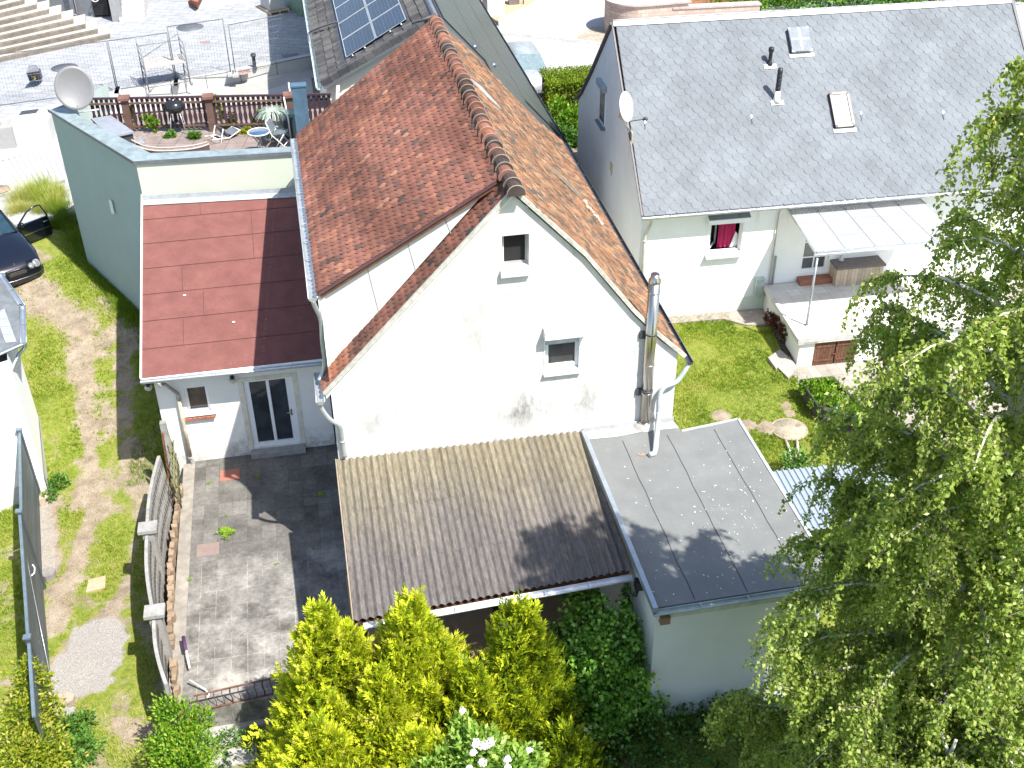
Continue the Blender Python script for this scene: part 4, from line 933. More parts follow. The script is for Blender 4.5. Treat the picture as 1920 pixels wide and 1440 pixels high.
mb.add([W(LH, 0, -.3), W(LH, 8.5, -.3), W(LH, 8.5, zE), W(LH, vR, zR-.1), W(LH, 0, zE)], [(0, 1, 2, 3, 4)]); mb.add([W(0, 8.5, -.3), W(LH, 8.5, -.3), W(LH, 8.5, zE), W(0, 8.5, zE)], [(0, 1, 2, 3)])
mb.build('wall', m_plaster('cool_white_render', (.84, .85, .84), amount=.7), rh)
mb = MB(); mb.slab([W(-.025, -.03, .5), W(LH, -.03, .5), W(LH, -.03, -.3), W(-.025, -.03, -.3)], Bb*.03); mb.build('plinth', m_plain('cream_green_plinth', (.62, .68, .58), .9, var=.08), rh)
# slates: scalloped pieces
SLT = NT('fibre_slates'); c = SLT.ramp(SLT.attr(), [(0, (.134, .150, .168)), (.5, (.148, .165, .184)), (1, (.162, .180, .199))]); c = SLT.mix(c, SLT.ramp(SLT.noise(.8, 6, .7), [(.35, .82), (.65, 1.12)]), 1, 'MULTIPLY')
c = SLT.mix(c, SLT.ramp(SLT.noise(14, 5, .8), [(.3, .85), (.7, 1.1)]), 1, 'MULTIPLY')
SLT.bump(SLT.noise(25, 5, .8), .25, .006); SLT_M = SLT.set(c, .7, 0, .35)
E0 = W(-.05, -.32, zE-.02); E1 = W(LH+.25, -.32, zE-.02); R0 = W(.08, vR, zR+.02); R1 = W(LH+.25, vR, zR+.02)
sn = (E1-E0).cross(R0-E0).normalized(); sn = -sn if sn.z < 0 else sn
upv = (R0-E0); Lup = upv.length; upd = upv.normalized()
mb = MB(); rows = 31; cols = 40; sw = (E1-E0).length/cols; rh_ = Lup/rows; random.seed(5)
SC = [(0.01, -.40), (.10, -.74), (.26, -.99), (.5, -1.06), (.74, -.99), (.90, -.74), (.99, -.40)]
for r in range(rows+1):
    for k in range(-1, cols+1):
        off = .5 if r % 2 else 0.0; s0 = (k+off)*sw; s1 = s0+sw
        if s1 < .05 or s0 > cols*sw-.05: continue
        s0 = max(s0, 0); s1 = min(s1, cols*sw); y = r*rh_; dz = random.uniform(0, .006); ti = random.uniform(-.004, .004)
        top = [(s0, min(Lup, y+rh_*1.0)), (s1, min(Lup, y+rh_*1.0))]
        vs = [E0+Dd*a+upd*b+sn*(.003) for a, b in top[::-1]]
        ff = [E0+Dd*(s0+(s1-s0)*a)+upd*max(-.04, y+rh_*(b+.35)*1.1)+sn*(.014+dz+ti*(a-.5)) for a, b in SC]
        vs = [vs[1]]+ff+[vs[0]]; n = len(vs)
        low = [p-sn*.012 for p in ff]
        mb.add(vs+low, [tuple(range(n))]+[(1+i, n+i, n+i+1, 2+i) for i in range(len(ff)-1)], random.gauss(.5, .2))
rfo = mb.build('roof', SLT_M, rh)
mb = MB(); mb.slab([E0-sn*.02, E1-sn*.02, R1-sn*.02, R0-sn*.02], -sn*.1); mb.slab([W(.05, 8.9, zE), W(LH+.25, 8.9, zE), R1-V((0, 0, .03)), R0-V((0, 0, .03))], (0, 0, -.1)); mb.build('roof_deck', m_plain('dark_roof_deck', (.06, .055, .05), .9), rh)
mb = MB()
bk = [W(-.03, vR, zR-.02), W(-.03, 6.5, 5.52), W(-.03, 7.9, 4.3), W(-.03, 8.75, 3.72), W(-.03, 9.0, 3.62)]
for i in range(4): mb.beam(bk[i], bk[i+1], .1, .07)
mb.build('back_verge', m_plain('dark_verge', (.14, .13, .13), .6), rh); mb = MB(); mb.beam(W(-.09, -.34, zE-.04), W(-.02, vR, zR+.0), .05, .05); mb.build('verge_trim', MATS['dark_verge'], rh); mb = MB(); mb.beam(W(LH+.28, -.34, zE-.03), W(LH+.28, vR, zR+.04), .05, .07); mb.build('verge_trim', MATS['dark_verge'], rh)
mb = MB(); mb.slab([R0+sn*.03-Dd*.08, R1+sn*.03, R1+sn*.03-upd*.16, R0+sn*.03-upd*.16-Dd*.08], sn*.02); mb.slab([R0+V((0, 0, .05))-Dd*.08, R1+V((0, 0, .05)), W(LH+.25, vR+.2, zR-.1), W(.0, vR+.2, zR-.1)], V((0, 0, .02))); mb.build('ridge_cap', m_plain('white_metal', (.74, .74, .78), .4), rh)
gutter('gutter', W(-.1, -.40, zE-.07), W(LH+.3, -.40, zE-.07), .075, m_plain('bright_zinc', (.55, .57, .60), .35, .5), rh)
mb = MB(); mb.box((0, 0, 0), (0, 0, 0)) if False else mb.slab([W(0, -.3, zE-.14), W(LH, -.3, zE-.14), W(LH, -.3, zE-.02), W(0, -.3, zE-.02)], Bb*.03); mb.slab([W(0, -.3, zE-.14), W(LH, -.3, zE-.14), W(LH, 0, zE-.12), W(0, 0, zE-.12)], V((0, 0, .01))); mb.build('soffit', WPAINT, rh)
def on_slope(px, py, off=.02): return PP(px, py, E0+sn*off, sn)
# roof windows
p1, p2, p3, p4 = on_slope(1553, 181), on_slope(1588, 174), on_slope(1602, 236), on_slope(1564, 241)
ctr = (p1+p2+p3+p4)/4; wv = .60; hv = 1.12
mb = MB(); o = ctr-Dd*wv/2-upd*hv/2; f = .075
for q, e1, e2 in ((o, Dd*wv, upd*f), (o+upd*(hv-f), Dd*wv, upd*f), (o, Dd*f, upd*hv), (o+Dd*(wv-f), Dd*f, upd*hv)): mb.obox(q, e1, e2, sn*.11)
sk = mb.build('roof_window', m_plain('taupe_metal', (.10, .085, .08), .4, .4), rh)
mb = MB(); mb.obox(o+Dd*f+upd*f+sn*.03, Dd*(wv-2*f), upd*(hv-2*f), sn*.045); mb.build('blind', m_plain('white_blind', (.85, .85, .85), .7, var=.03), sk)
mb = MB(); mb.obox(o+Dd*f+upd*f+sn*.085, Dd*(wv-2*f), upd*(hv-2*f), sn*.004); gm = NT('clear_glass'); gl = gm.n('ShaderNodeBsdfTransparent'); gg = gm.n('ShaderNodeBsdfGlossy'); gg.inputs['Roughness'].default_value = .02; mxx = gm.n('ShaderNodeMixShader'); mxx.inputs[0].default_value = .07; gm.l(gl.outputs[0], mxx.inputs[1]); gm.l(gg.outputs[0], mxx.inputs[2]); gm.l(mxx.outputs[0], gm.out.inputs[0]); CLEAR = gm.m
mb.build('pane', CLEAR, sk); mb = MB(); mb.obox(o-upd*.14-Dd*.05+sn*.012, Dd*(wv+.1), upd*.14, sn*.01); mb.build('flashing', LEAD, sk)
ctr = (on_slope(1478, 57)+on_slope(1515, 57)+on_slope(1517, 98)+on_slope(1480, 100))/4; wv, hv = .62, .80; o = ctr-Dd*wv/2-upd*hv/2
mb = MB(); mb.obox(o, Dd*wv, upd*hv, sn*.1); sk = mb.build('roof_hatch', m_plain('dark_hatch_frame', (.10, .09, .11), .5), rh)
mb = MB()
K = 10; pts = []
for cx, cy, a0 in ((wv-.1, hv-.1, 0), (.1, hv-.1, 90), (.1, .1, 180), (wv-.1, .1, 270)):
    for k in range(5): a = R_(a0+k*22.5); pts.append(o+Dd*(cx+math.cos(a)*.1)+upd*(cy+math.sin(a)*.1)+sn*.1)
mb.slab(pts, sn*.05); mb.build('dome', m_plain('milky_dome', (.17, .20, .23), .2, var=.2, scale=9), sk)
mb = MB(); mb.obox(o+Dd*(wv/2-.025)+upd*.04+sn*.15, Dd*.05, upd*(hv-.08), sn*.012); mb.obox(o+Dd*.04+upd*(hv/2-.02)+sn*.15, Dd*(wv-.08), upd*.04, sn*.012)
for q, e1, e2 in ((o, Dd*wv, upd*.03), (o+upd*(hv-.03), Dd*wv, upd*.03), (o, Dd*.03, upd*hv), (o+Dd*(wv-.03), Dd*.03, upd*hv)): mb.obox(q+sn*.09, e1, e2, sn*.05)
mb.build('glazing_bars', WPVC, sk); mb = MB(); mb.obox(o-upd*.12-Dd*.06+sn*.012, Dd*(wv+.14), upd*.12, sn*.012); mb.build('flashing', WPAINT, sk)
for (b_, t_, r, nm) in (((1443, 120), (1447, 88), .055, 's'), ((1456, 188), (1462, 128), .07, 'b')):
    q = on_slope(*b_); zt = ZH(*t_, q.x, q.y); mb = MB(); H_ = zt-q.z
    if nm == 's': mb.lathe(q, [(.10, -.02), (.075, .05), (r, .08), (r, H_*.72), (r*1.5, H_*.74), (r*1.5, H_*.95), (r*.9, H_)], 14)
    else:
        pr_ = [(r*.95, H_*.30)]
        for k in range(5): h = H_*(.34+k*.13); pr_ += [(r*1.12, h), (r*1.12, h+H_*.08), (r*.95, h+H_*.09)]
        mb.lathe(q, pr_+[(r, H_)], 14)
    vp_ = mb.build('vent_pipe', m_plain('black_vent', (.02, .022, .03), .4), rh); vp_['label'] = 'short black vent with flared cap' if nm == 's' else 'tall ribbed black flue'
    mb = MB(); mb.obox(q-Dd*.19-upd*.16+sn*.012, Dd*.38, upd*.14, sn*.012)
    if nm == 'b': mb.lathe(q, [(.15, -.05), (.09, .08), (.075, H_*.3)], 14)
    mb.build('flashing', WPAINT, vp_)
for px, py in ((1410, 222), (1615, 215), (1769, 214), (1210, 232)):
    q = on_slope(px, py); mb = MB(); mb.tube([q, q+sn*.07, q+sn*.06-upd*.12, q+sn*.1-upd*.16], .012, 6); mb.obox(q-Dd*.02, Dd*.04, upd*.1, sn*.01); mb.build('roof_hook', ZINC_L, rh)
# front window with tilted sash, shutter box and pink towel
a, b, c, d = WIN
mb = MB(); f = .05
for q, e1, e2 in ((W(a, .1, c), Dd*(b-a), V((0, 0, f))), (W(a, .1, d-f), Dd*(b-a), V((0, 0, f))), (W(a, .1, c+f), Dd*f, V((0, 0, d-c-2*f))), (W(b-f, .1, c+f), Dd*f, V((0, 0, d-c-2*f)))): mb.obox(q, e1, Bb*.06, e2)
wo2 = mb.build('window', WPVC, rh); wo2['label'] = 'open window with pink cloth behind'
mb = MB(); mb.obox(W(a-.1, .6, c-.2), Dd*(b-a+.2), Bb*.02, V((0, 0, d-c+.4))); mb.obox(W(a-.1, .2, c-.05), Dd*(b-a+.2), Bb*.4, V((0, 0, .02))); mb.build('dark_room', ROOM, wo2)
mb = MB(); x0 = a+(b-a)*.36; x1 = a+(b-a)*.86; vs = []; nn = 14
for i in range(nn+1):
    u = x0+(x1-x0)*i/nn; yy = .26+.03*math.sin(i*1.7); vs += [W(u, yy, c+.05), W(u, yy, d-.05)]
mb.add(vs, [(2*i, 2*i+2, 2*i+3, 2*i+1) for i in range(nn)]); mb.build('pink_cloth', m_plain('magenta_cloth', (.42, .015, .10), .9, var=.2), wo2)
mb = MB(); mb.slab([W(x1-.12, .22, c+.05), W(x1+.12, .22, c+.05), W(x1+.1, .22, c+.45), W(x1+.02, .22, c+.55)], Bb*.02); mb.build('white_cloth', WPAINT, wo2)
mb = MB(); s1_ = W(a+.04, .1, 0); s2_ = W(a+.30, -.28, 0)
s1_, s2_ = W(a+.05, .12, 0), W(a+.36, .52, 0)
for z_a, z_b in ((c+.06, c+.11), (d-.12, d-.07)): mb.beam(s1_+V((0, 0, z_b)), s2_+V((0, 0, z_b)), .04, .05)
mb.beam(s1_+V((0, 0, c+.06)), s1_+V((0, 0, d-.07)), .045, .045, (1, 0, 0)); mb.beam(s2_+V((0, 0, c+.06)), s2_+V((0, 0, d-.07)), .045, .045, (1, 0, 0)); mb.build('open_sash', WPVC, wo2)
mb = MB(); mb.slab([W(a-.1, -.16, d+.02), W(a-.1, -.16, d+.16), W(a-.1, 0, d+.24), W(a-.1, 0, d+.0)], Dd*(b-a+.24)); mb.build('shutter_box', WPVC, wo2)
mb = MB(); mb.slab([W(a-.1, -.165, d+.165), W(a-.1, 0, d+.25), W(a-.1, 0, d+.27), W(a-.1, -.165, d+.19)], Dd*(b-a+.24)); mb.build('shutter_box_lid', m_plain('slate_grey_lid', (.15, .18, .21), .5), wo2)
mb = MB(); mb.slab([W(a-.08, -.16, c-.1), W(a-.08, -.16, c-.03), W(a-.08, .1, c+.02), W(a-.08, .1, c-.1)], Dd*(b-a+.12)); mb.build('sill', m_plain('grey_white_sill', (.66, .66, .63), .7), wo2)
mb = MB(); mb.obox(W(a-.07, -.012, c-.02), Dd*.05, Bb*.02, V((0, 0, d-c+.05))); mb.build('shutter_rail', WPVC, wo2); mb = MB(); mb.obox(W(b+.02, -.012, c-.02), Dd*.05, Bb*.02, V((0, 0, d-c+.05))); mb.build('shutter_rail', WPVC, wo2)
# terrace door with glazing bars
a, b, c, d = DOR; mb = MB(); f = .09; nz = 4
for q, e1, e2 in ((W(a, .08, c), Dd*(b-a), V((0, 0, f*1.6))), (W(a, .08, d-f), Dd*(b-a), V((0, 0, f))), (W(a, .08, c+f*1.6), Dd*f, V((0, 0, d-c-2.6*f))), (W(b-f, .08, c+f*1.6), Dd*f, V((0, 0, d-c-2.6*f)))): mb.obox(q, e1, Bb*.06, e2)
for k in range(1, nz): mb.obox(W(a+f, .085, c+(d-c)*k/nz), Dd*(b-a-2*f), Bb*.05, V((0, 0, .035)))
mb.obox(W((a+b)/2-.02, .083, c+f*1.6), Dd*.04, Bb*.05, V((0, 0, d-c-2.6*f))); dr = mb.build('door', WPVC, rh)
mb = MB(); mb.obox(W(a+f, .12, c+.1), Dd*(b-a-2*f), Bb*.01, V((0, 0, d-c-.2))); mb.build('pane', m_plain('reflective_glass', (.09, .10, .10), .1, spec=.8, var=.3, scale=3), dr)
mb = MB(); mb.obox(W(a-.05, -.32, ZTE), Dd*(b-a+.2), Bb*.34, V((0, 0, .17))); tag(mb.build('door_step', m_plain('red_brown_step', (.30, .12, .07), .6), rh), 'reddish wooden step')
# side window
cl = W(-.002, 0, 0)
def sw_(px, py): p = PP(px, py, cl, Dd); q = p-O_; return q.dot(Bb), p.z
v_a, zz1 = sw_(1122, 160); v_b, zz0 = sw_(1137, 236); v_lo = min(v_a, v_b); v_hi = max(v_a, v_b)
v_lo, v_hi, zz0, zz1 = 4.65, 5.45, 4.25, 5.35
mb = MB(); 
for q, e1, e2 in ((W(-.03, v_lo, zz0), Bb*(v_hi-v_lo), V((0, 0, .06))), (W(-.03, v_lo, zz1), Bb*(v_hi-v_lo), V((0, 0, .06))), (W(-.03, v_lo, zz0), Bb*.06, V((0, 0, zz1-zz0))), (W(-.03, v_hi-.06, zz0), Bb*.06, V((0, 0, zz1-zz0)))): mb.obox(q, e1, Dd*.03, e2)
sw2 = mb.build('window', WPVC, rh); mb = MB(); mb.obox(W(-.015, v_lo+.06, zz0+.06), Bb*(v_hi-v_lo-.12), Dd*.01, V((0, 0, zz1-zz0-.06))); mb.build('pane', GLASS, sw2)
mb = MB(); mb.obox(W(-.14, v_lo-.05, zz1+.06), Bb*(v_hi-v_lo+.1), Dd*.14, V((0, 0, .18))); mb.build('shutter_box', m_plain('blue_grey_box', (.35, .40, .45), .5), sw2); mb = MB(); mb.obox(W(-.14, v_lo-.05, zz0-.06), Bb*(v_hi-v_lo+.1), Dd*.14, V((0, 0, .05))); mb.build('sill', m_plain('slate_grey_lid', (.15, .18, .21)), sw2)
mb = MB(); p_ = fw(1212, 408, .08); 
mb.tube(bez([W(.15, -.36, zE-.12), W(.22, -.2, zE-.35), W(.12, -.1, zE-.75), W(.1, -.09, zE-1.0)], 5)+[W(.1, -.09, .1)], .045, 8); mb.tube([W(.1, -.09, zE-1.0), W(.1, -.09, zE-.93)], .055, 8); mb.build('downpipe', m_plain('sand_pipe', (.52, .50, .44), .5), rh)
u_, _ = fw(1459, 400); mb = MB(); mb.tube([W(u_, -.3, zE-.12), W(u_, -.06, zE-.4), W(u_, -.05, .1)], .022, 6); mb.build('downpipe', m_plain('beige_cable_duct', (.5, .47, .42), .6), rh)
u_, z_ = fw(1424, 537, .1); mb = MB(); mb.obox(W(u_-.13, -.16, z_-.27), Dd*.27, Bb*.16, V((0, 0, .55))); tag(mb.build('meter_box', m_plain('pale_grey_box', (.45, .52, .50), .5), rh), 'grey green meter box')
mb = MB(); mb.obox(W(u_-.10, -.13, z_-.4), Dd*.18, Bb*.13, V((0, 0, .12))); mb.build('meter_outlet', m_plain('pale_green_box', (.5, .6, .55), .5), rh)
u_, z_ = fw(1452, 505, .05); mb = MB(); mb.tube([W(u_, -.05, ZTE-.0), W(u_, -.05, ZTE+.95)], .03, 6); mb.build('standpipe', m_plain('grey_green_pipe', (.35, .38, .34), .6), rh)
mb = MB(); q = PP(1148, 325, cl, Dd); mb.obox(q, Bb*.28, Dd*-.01, (0, 0, .3)); mb.obox(q+Bb*.05+V((0, 0, -.12)), Bb*.1, Dd*-.01, (0, 0, .12)); mb.build('bare_plaster_patch', m_plain('ochre_patch', (.55, .46, .26), .9), rh)
# dish on the gable edge
q = PP(1176, 252, W(-.15, 0, 0), Dd); c_ = PP(1175, 200, W(-.35, 0, 0), Dd)
q2 = W(-.0, (q-O_).dot(Bb), q.z)
d2, c2_, n2, u2, up2 = dish('satellite_dish', 'small white satellite dish bracketed to the gable edge of the slate roofed house', c_, (.72, -.62, .28), .78, .84, (q2, c_+V((-.12, .12, -.35))), m_plain('dish_white', (.62, .66, .66), .4, 0, .05))
mb = MB(); l_ = PP(1197, 227, W(.3, 0, 0), Dd); mb.tube([c_-up2*.42, c_+n2*.45-up2*.40], .014, 6); mb.lathe(c_+n2*.45-up2*.40, [(.05, -.02), (.055, .06), (.03, .1)], 10, n2); mb.build('feed_arm', DGREY, d2)
mb = MB(); mb.obox(q2+V((-.05, -.12, -.25)), (.05, 0, 0), (0, .24, 0), (0, 0, .32)); mb.build('bracket', m_plain('old_bracket', (.42, .38, .32), .6), d2)

# ------------------------------------------------------------------ raised terrace
tr = thing('raised_terrace', 'white raised terrace with pale paving over brown cellar doors', 'terrace', W(6.5, -1.6, 0))
T0 = V((13.16, 28.02, 0)); T1 = V((12.96, 24.91, 0)); TL = 6.6; T2 = T1+Dd*TL; T3 = T0+Dd*TL
dn_ = [px for px in (1524, 1603, 1652, 1738)]
def tw_(px, py): p = PP(px, py, T1, Bb); return (p-T1).dot(Dd), p.z
D1 = (tw_(1525, 660)[0]+.02, tw_(1605, 655)[0], -.12, .70); D2 = (tw_(1655, 650)[0], tw_(1655, 650)[0]+(D1[1]-D1[0]), -.12, .70)
mb = MB(); F = lambda u, z: T1+Dd*u+V((0, 0, z))
us = [0, D1[0], D1[1], D2[0], D2[1], TL]
for i in range(5):
    if i in (1, 3): mb.add([F(us[i], .70), F(us[i+1], .70), F(us[i+1], ZTE-.1), F(us[i], ZTE-.1)], [(0, 1, 2, 3)])
    else: mb.add([F(us[i], -.4), F(us[i+1], -.4), F(us[i+1], ZTE-.1), F(us[i], ZTE-.1)], [(0, 1, 2, 3)])
mb.add([T1+V((0, 0, -.4)), T0+V((0, 0, -.4)), T0+V((0, 0, ZTE-.1)), T1+V((0, 0, ZTE-.1))], [(0, 3, 2, 1)]); mb.add([T2+V((0, 0, -.4)), T3+V((0, 0, -.4)), T3+V((0, 0, ZTE-.1)), T2+V((0, 0, ZTE-.1))], [(0, 1, 2, 3)])
mb.build('wall', m_plaster('terrace_render', (.74, .75, .70), amount=.8), tr)
PAVW = NT('pale_paving'); br = PAVW.n('ShaderNodeTexBrick'); PAVW.l(PAVW.pos(), br.inputs[0]); br.offset = 0; br.inputs['Scale'].default_value = 1; br.inputs['Brick Width'].default_value = .4; br.inputs['Row Height'].default_value = .4; br.inputs['Mortar Size'].default_value = .006
br.inputs['Color1'].default_value = (.52, .50, .46, 1); br.inputs['Color2'].default_value = (.60, .58, .54, 1); br.inputs['Mortar'].default_value = (.36, .34, .31, 1)
PAVW_M = PAVW.set(PAVW.mix(br.outputs['Color'], PAVW.ramp(PAVW.noise(3, 6, .7), [(.3, .85), (.7, 1.1)]), 1, 'MULTIPLY'), .8)
mb = MB(); mb.slab([T1+V((-.1, -.1, ZTE)), T2+V((.1, -.1, ZTE)), T3+V((.1, 0, ZTE)), T0+V((-.1, 0, ZTE))], (0, 0, -.12)); mb.build('floor_slab', PAVW_M, tr)
mb = MB(); mb.beam(T1+V((-.06, -.06, ZTE+.03)), T0+V((-.06, 0, ZTE+.03)), .12, .05); mb.beam(T1+V((-.12, -.08, ZTE+.004)), T2+V((0, -.08, ZTE+.004)), .06, .13); mb.build('edge_kerb', CONCL, tr)
for D in (D1, D2):
    mid = (D[0]+D[1])/2
    for k, (a, b) in enumerate(((D[0], mid-.015), (mid+.015, D[1]))):
        mb = MB(); n = 7; w = (b-a)/n
        for i in range(n): mb.obox(F(a+i*w, -.10)-Bb*.015+V((0, 0, 0)), Dd*(w-.008), Bb*.03, V((0, 0, .79)), random.random())
        for zz in (.05, .52): mb.obox(F(a+.03, zz)-Bb*.035, Dd*(b-a-.06), Bb*.02, V((0, 0, .05)))
        dd2 = mb.build('cellar_door', WOODB, tr)
        if k == 0: mb = MB(); mb.obox(F(b-.06, .25)-Bb*.06, Dd*.12, Bb*.03, V((0, 0, .03))); mb.build('latch', RUST, dd2)
# canopy
cn = thing('terrace_canopy', 'white corrugated plastic canopy on slim posts over the raised terrace', 'canopy', T1+V((2, 1.5, ZTE)))
ub, zb = fw(1479, 389); K0 = W(ub, -.02, 3.30); K1 = W(ub+4.05, -.02, 3.30); K2 = P(1531, 474, 3.0); K3 = K2+Dd*4.45
mb = MB(); nu = 300; nv = 3; vs = []
for j in range(nv+1):
    for i in range(nu+1):
        p = K0.lerp(K1, i/nu).lerp(K2.lerp(K3, i/nu), j/nv); vs.append(p+V((0, 0, .014*math.sin(i/nu*4.2/.076*2*math.pi))))
mb.add(vs, [(j*(nu+1)+i, j*(nu+1)+i+1, (j+1)*(nu+1)+i+1, (j+1)*(nu+1)+i) for j in range(nv) for i in range(nu)], .5, True)
t = NT('milky_pvc'); t.set(t.ramp(t.noise(1.5, 4), [(.3, (.48, .50, .52)), (.7, (.58, .59, .61))]), .3, 0, .5); trn = t.n('ShaderNodeBsdfTranslucent'); trn.inputs[0].default_value = (.5, .5, .52, 1); mx = t.n('ShaderNodeMixShader'); mx.inputs[0].default_value = .4; t.l(t.b.outputs[0], mx.inputs[1]); t.l(trn.outputs[0], mx.inputs[2]); t.l(mx.outputs[0], t.out.inputs[0])
mb.build('roof_sheet', t.m, cn)
mb = MB(); mb.beam(K2+V((0, 0, -.02)), K3+V((0, 0, -.02)), .07, .1); mb.beam(K0+V((0, -.03, -.03)), K1+V((0, -.03, -.03)), .06, .09)
for i in range(6): mb.beam(K0.lerp(K1, i/5)+V((0, 0, -.03)), K2.lerp(K3, i/5)+V((0, 0, -.03)), .045, .07)
for j in (1, 2): mb.beam(K0.lerp(K2, j/3)+V((0, 0, -.02)), K1.lerp(K3, j/3)+V((0, 0, -.02)), .04, .03)
mb.build('frame', ZINC_L, cn)
gutter('gutter', K2+V((-.08, -.09, -.0)), K3+V((0, -.09, -.0)), .05, ZINC_L, cn)
pb = P(1512, 610, ZTE); 
for s_ in (0, 4.2): mb = MB(); q = pb+Dd*s_; mb.tube([q, V((q.x, q.y, 3.0))], .032, 10); mb.lathe(q, [(.07, 0), (.07, .01)], 10); mb.build('post', ZINC, cn)
# things on the terrace
q = P(1600, 540, ZTE); a = P(1566, 538, ZTE); sb = thing('garden_chest', 'beige slatted garden chest with dark lid on the raised terrace', 'storage box', a)
mb = MB(); n = 13; BW = 1.45; BD = .62
for i in range(n): mb.obox(a+Dd*(i*BW/n), Dd*(BW/n-.008), Bb*BD, V((0, 0, .58)), random.random())
for i in range(6): mb.obox(a-Dd*.012+Bb*(i*BD/6), Dd*.012, Bb*(BD/6-.008), V((0, 0, .58)), random.random())
mb.build('body', m_plain('beige_slats', (.52, .42, .31), .7, var=.12, tone=.25), sb)
mb = MB(); mb.obox(a-Dd*.04-Bb*.03+V((0, 0, .58)), Dd*(BW+.08), Bb*(BD+.06), V((0, 0, .07))); mb.build('lid', m_plain('grey_brown_lid', (.13, .105, .10), .5), sb)
q = a+Dd*.25+Bb*.4+V((0, 0, .65)); mb = MB(); mb.lathe(q, [(.08, 0), (.09, .04), (.04, .1), (.05, .16)], 10); tag(mb.build('jug', ZINC_L, origin=q), 'small grey jug standing on the garden chest', 'jug')
# path, steps and trough beside the terrace
PAVG = NT('grey_beige_paving'); br = PAVG.n('ShaderNodeTexBrick'); PAVG.l(PAVG.pos(), br.inputs[0]); br.offset = 0; br.inputs['Scale'].default_value = 1; br.inputs['Brick Width'].default_value = .3; br.inputs['Row Height'].default_value = .3; br.inputs['Mortar Size'].default_value = .008
br.inputs['Color1'].default_value = (.28, .25, .215, 1); br.inputs['Color2'].default_value = (.35, .32, .28, 1); br.inputs['Mortar'].default_value = (.22, .19, .15, 1)
PAVG_M = PAVG.set(PAVG.mix(br.outputs['Color'], PAVG.ramp(PAVG.noise(2.5, 6, .7), [(.3, .75), (.7, 1.15)]), 1, 'MULTIPLY'), .9)
cp = [P(*p, -.1) for p in [(1484, 702), (1500, 735), (1530, 772), (1560, 800), (1640, 830), (1920, 860), (2000, 600), (1850, 600), (1745, 640), (1492, 684)]]
mb = MB(); mb.slab([V((p.x, p.y, -.085)) for p in cp], (0, 0, -.15)); tag(mb.build('paved_path', PAVG_M), kind='structure')
mb = MB(); mb.slab([V((18.0, 30, .04)), V((32, 29.5, .04)), V((32, 22, .04)), V((19.9, 22, .04)), V((19.8, 25, .04))], (0, 0, -.2)); tag(mb.build('driveway', m_plain('pinkish_concrete', (.30, .255, .235), .9, var=.15, scale=2), ), kind='structure')
mb = MB(); mb.slab([W(-.05, -.05, .035), W(4.0, -.05, .035), W(4.0, -1.0, .035), W(3.2, -.9, .035), W(2.6, -.42, .035), W(-.05, -.4, .035)], (0, 0, -.1)); tag(mb.build('gravel_edge', m_plain('grey_soil_strip', (.33, .28, .25), .95, var=.3, scale=10), ), kind='structure')
st_pts = [((1440, 670), (1462, 655), (1478, 668), (1455, 690)), ((1458, 688), (1480, 668), (1496, 690), (1478, 708))]
for k, pts in enumerate(st_pts):
    mb = MB(); z = .10-.04*k; mb.slab([P(*p, z) for p in pts], (0, 0, -.2)); tag(mb.build('stepping_slab', m_plain('worn_pink_slab', (.36, .32, .29), .9, var=.2), origin=P(*pts[0], 0)), ['upper', 'lower'][k]+' pale stone step between lawn and cellar doors', 'step')
bd = [P(*p, .03) for p in [(1434, 586), (1446, 612), (1458, 640), (1466, 662), (1486, 680), (1478, 640), (1455, 600), (1440, 580)]]
mb = MB(); mb.slab([V((p.x, p.y, .04)) for p in bd], (0, 0, -.1)); tag(mb.build('planting_bed', m_plain('dark_soil', (.06, .045, .035), .95, var=.4, scale=10), ), kind='structure')
q = P(1470, 648, 0); mb = MB(); mb.obox(q-Dd*.05, Dd*.34, Bb*.5, (0, 0, .22)); pt0 = tag(mb.build('planter', DGREY, origin=q), 'dark rectangular planter holding a red leaved shrub by the terrace wall', 'planter')
# raised bed
q0, q1, q2_, q3 = P(1500, 722, .35), P(1560, 716, .35), P(1640, 800, .35), P(1533, 770, .35)
rb = thing('raised_bed', 'raised bed with dark boards and leafy vegetables below the lawn edge', 'planter', q3)
mb = MB(); ring = [q0, q1, q2_, q3]
for i in range(4): mb.beam(ring[i], ring[(i+1) % 4], .06, .34)
mb.build('boards', m_plain('dark_boards', (.05, .045, .045), .7), rb)
mb = MB(); mb.slab([V((p.x, p.y, .26)) for p in ring], (0, 0, -.2)); mb.build('soil', MATS['dark_soil'], rb)
RB_RING = ring

# ================================================================== COVERED PATIO
pr0 = thing('patio_roof', 'lean-to of brown mossy corrugated sheets against the gable', 'canopy', (2.5, 17, 0))
AW = [V((-.09, YG-.03, 3.27)), V((5.10, YG-.03, 3.24)), V((5.10, 15.02, 2.80)), V((-.10, 14.75, 2.80))]
CR = NT('corrugated_fibre_cement'); sx = CR.n('ShaderNodeSeparateXYZ'); CR.l(CR.pos(), sx.inputs[0])
g = CR.math('DIVIDE', CR.math('SUBTRACT', sx.outputs['Y'], 15.0), 3.9); g = CR.math('ADD', g, CR.math('MULTIPLY', CR.math('SUBTRACT', CR.noise(.9, 5, .7, (1.6, .5, 1)), .5), 1.0))
c = CR.ramp(g, [(.2, (.14, .127, .122)), (.5, (.165, .147, .128)), (.72, (.19, .168, .128)), (.95, (.215, .188, .132))])
c = CR.mix(c, CR.ramp(CR.noise(9, 7, .8, (2.5, .5, 1)), [(.3, .45), (.7, 1.4)]), 1, 'MULTIPLY'); c = CR.mix(c, CR.ramp(CR.attr(), [(0, .82), (1, 1.15)]), 1, 'MULTIPLY')
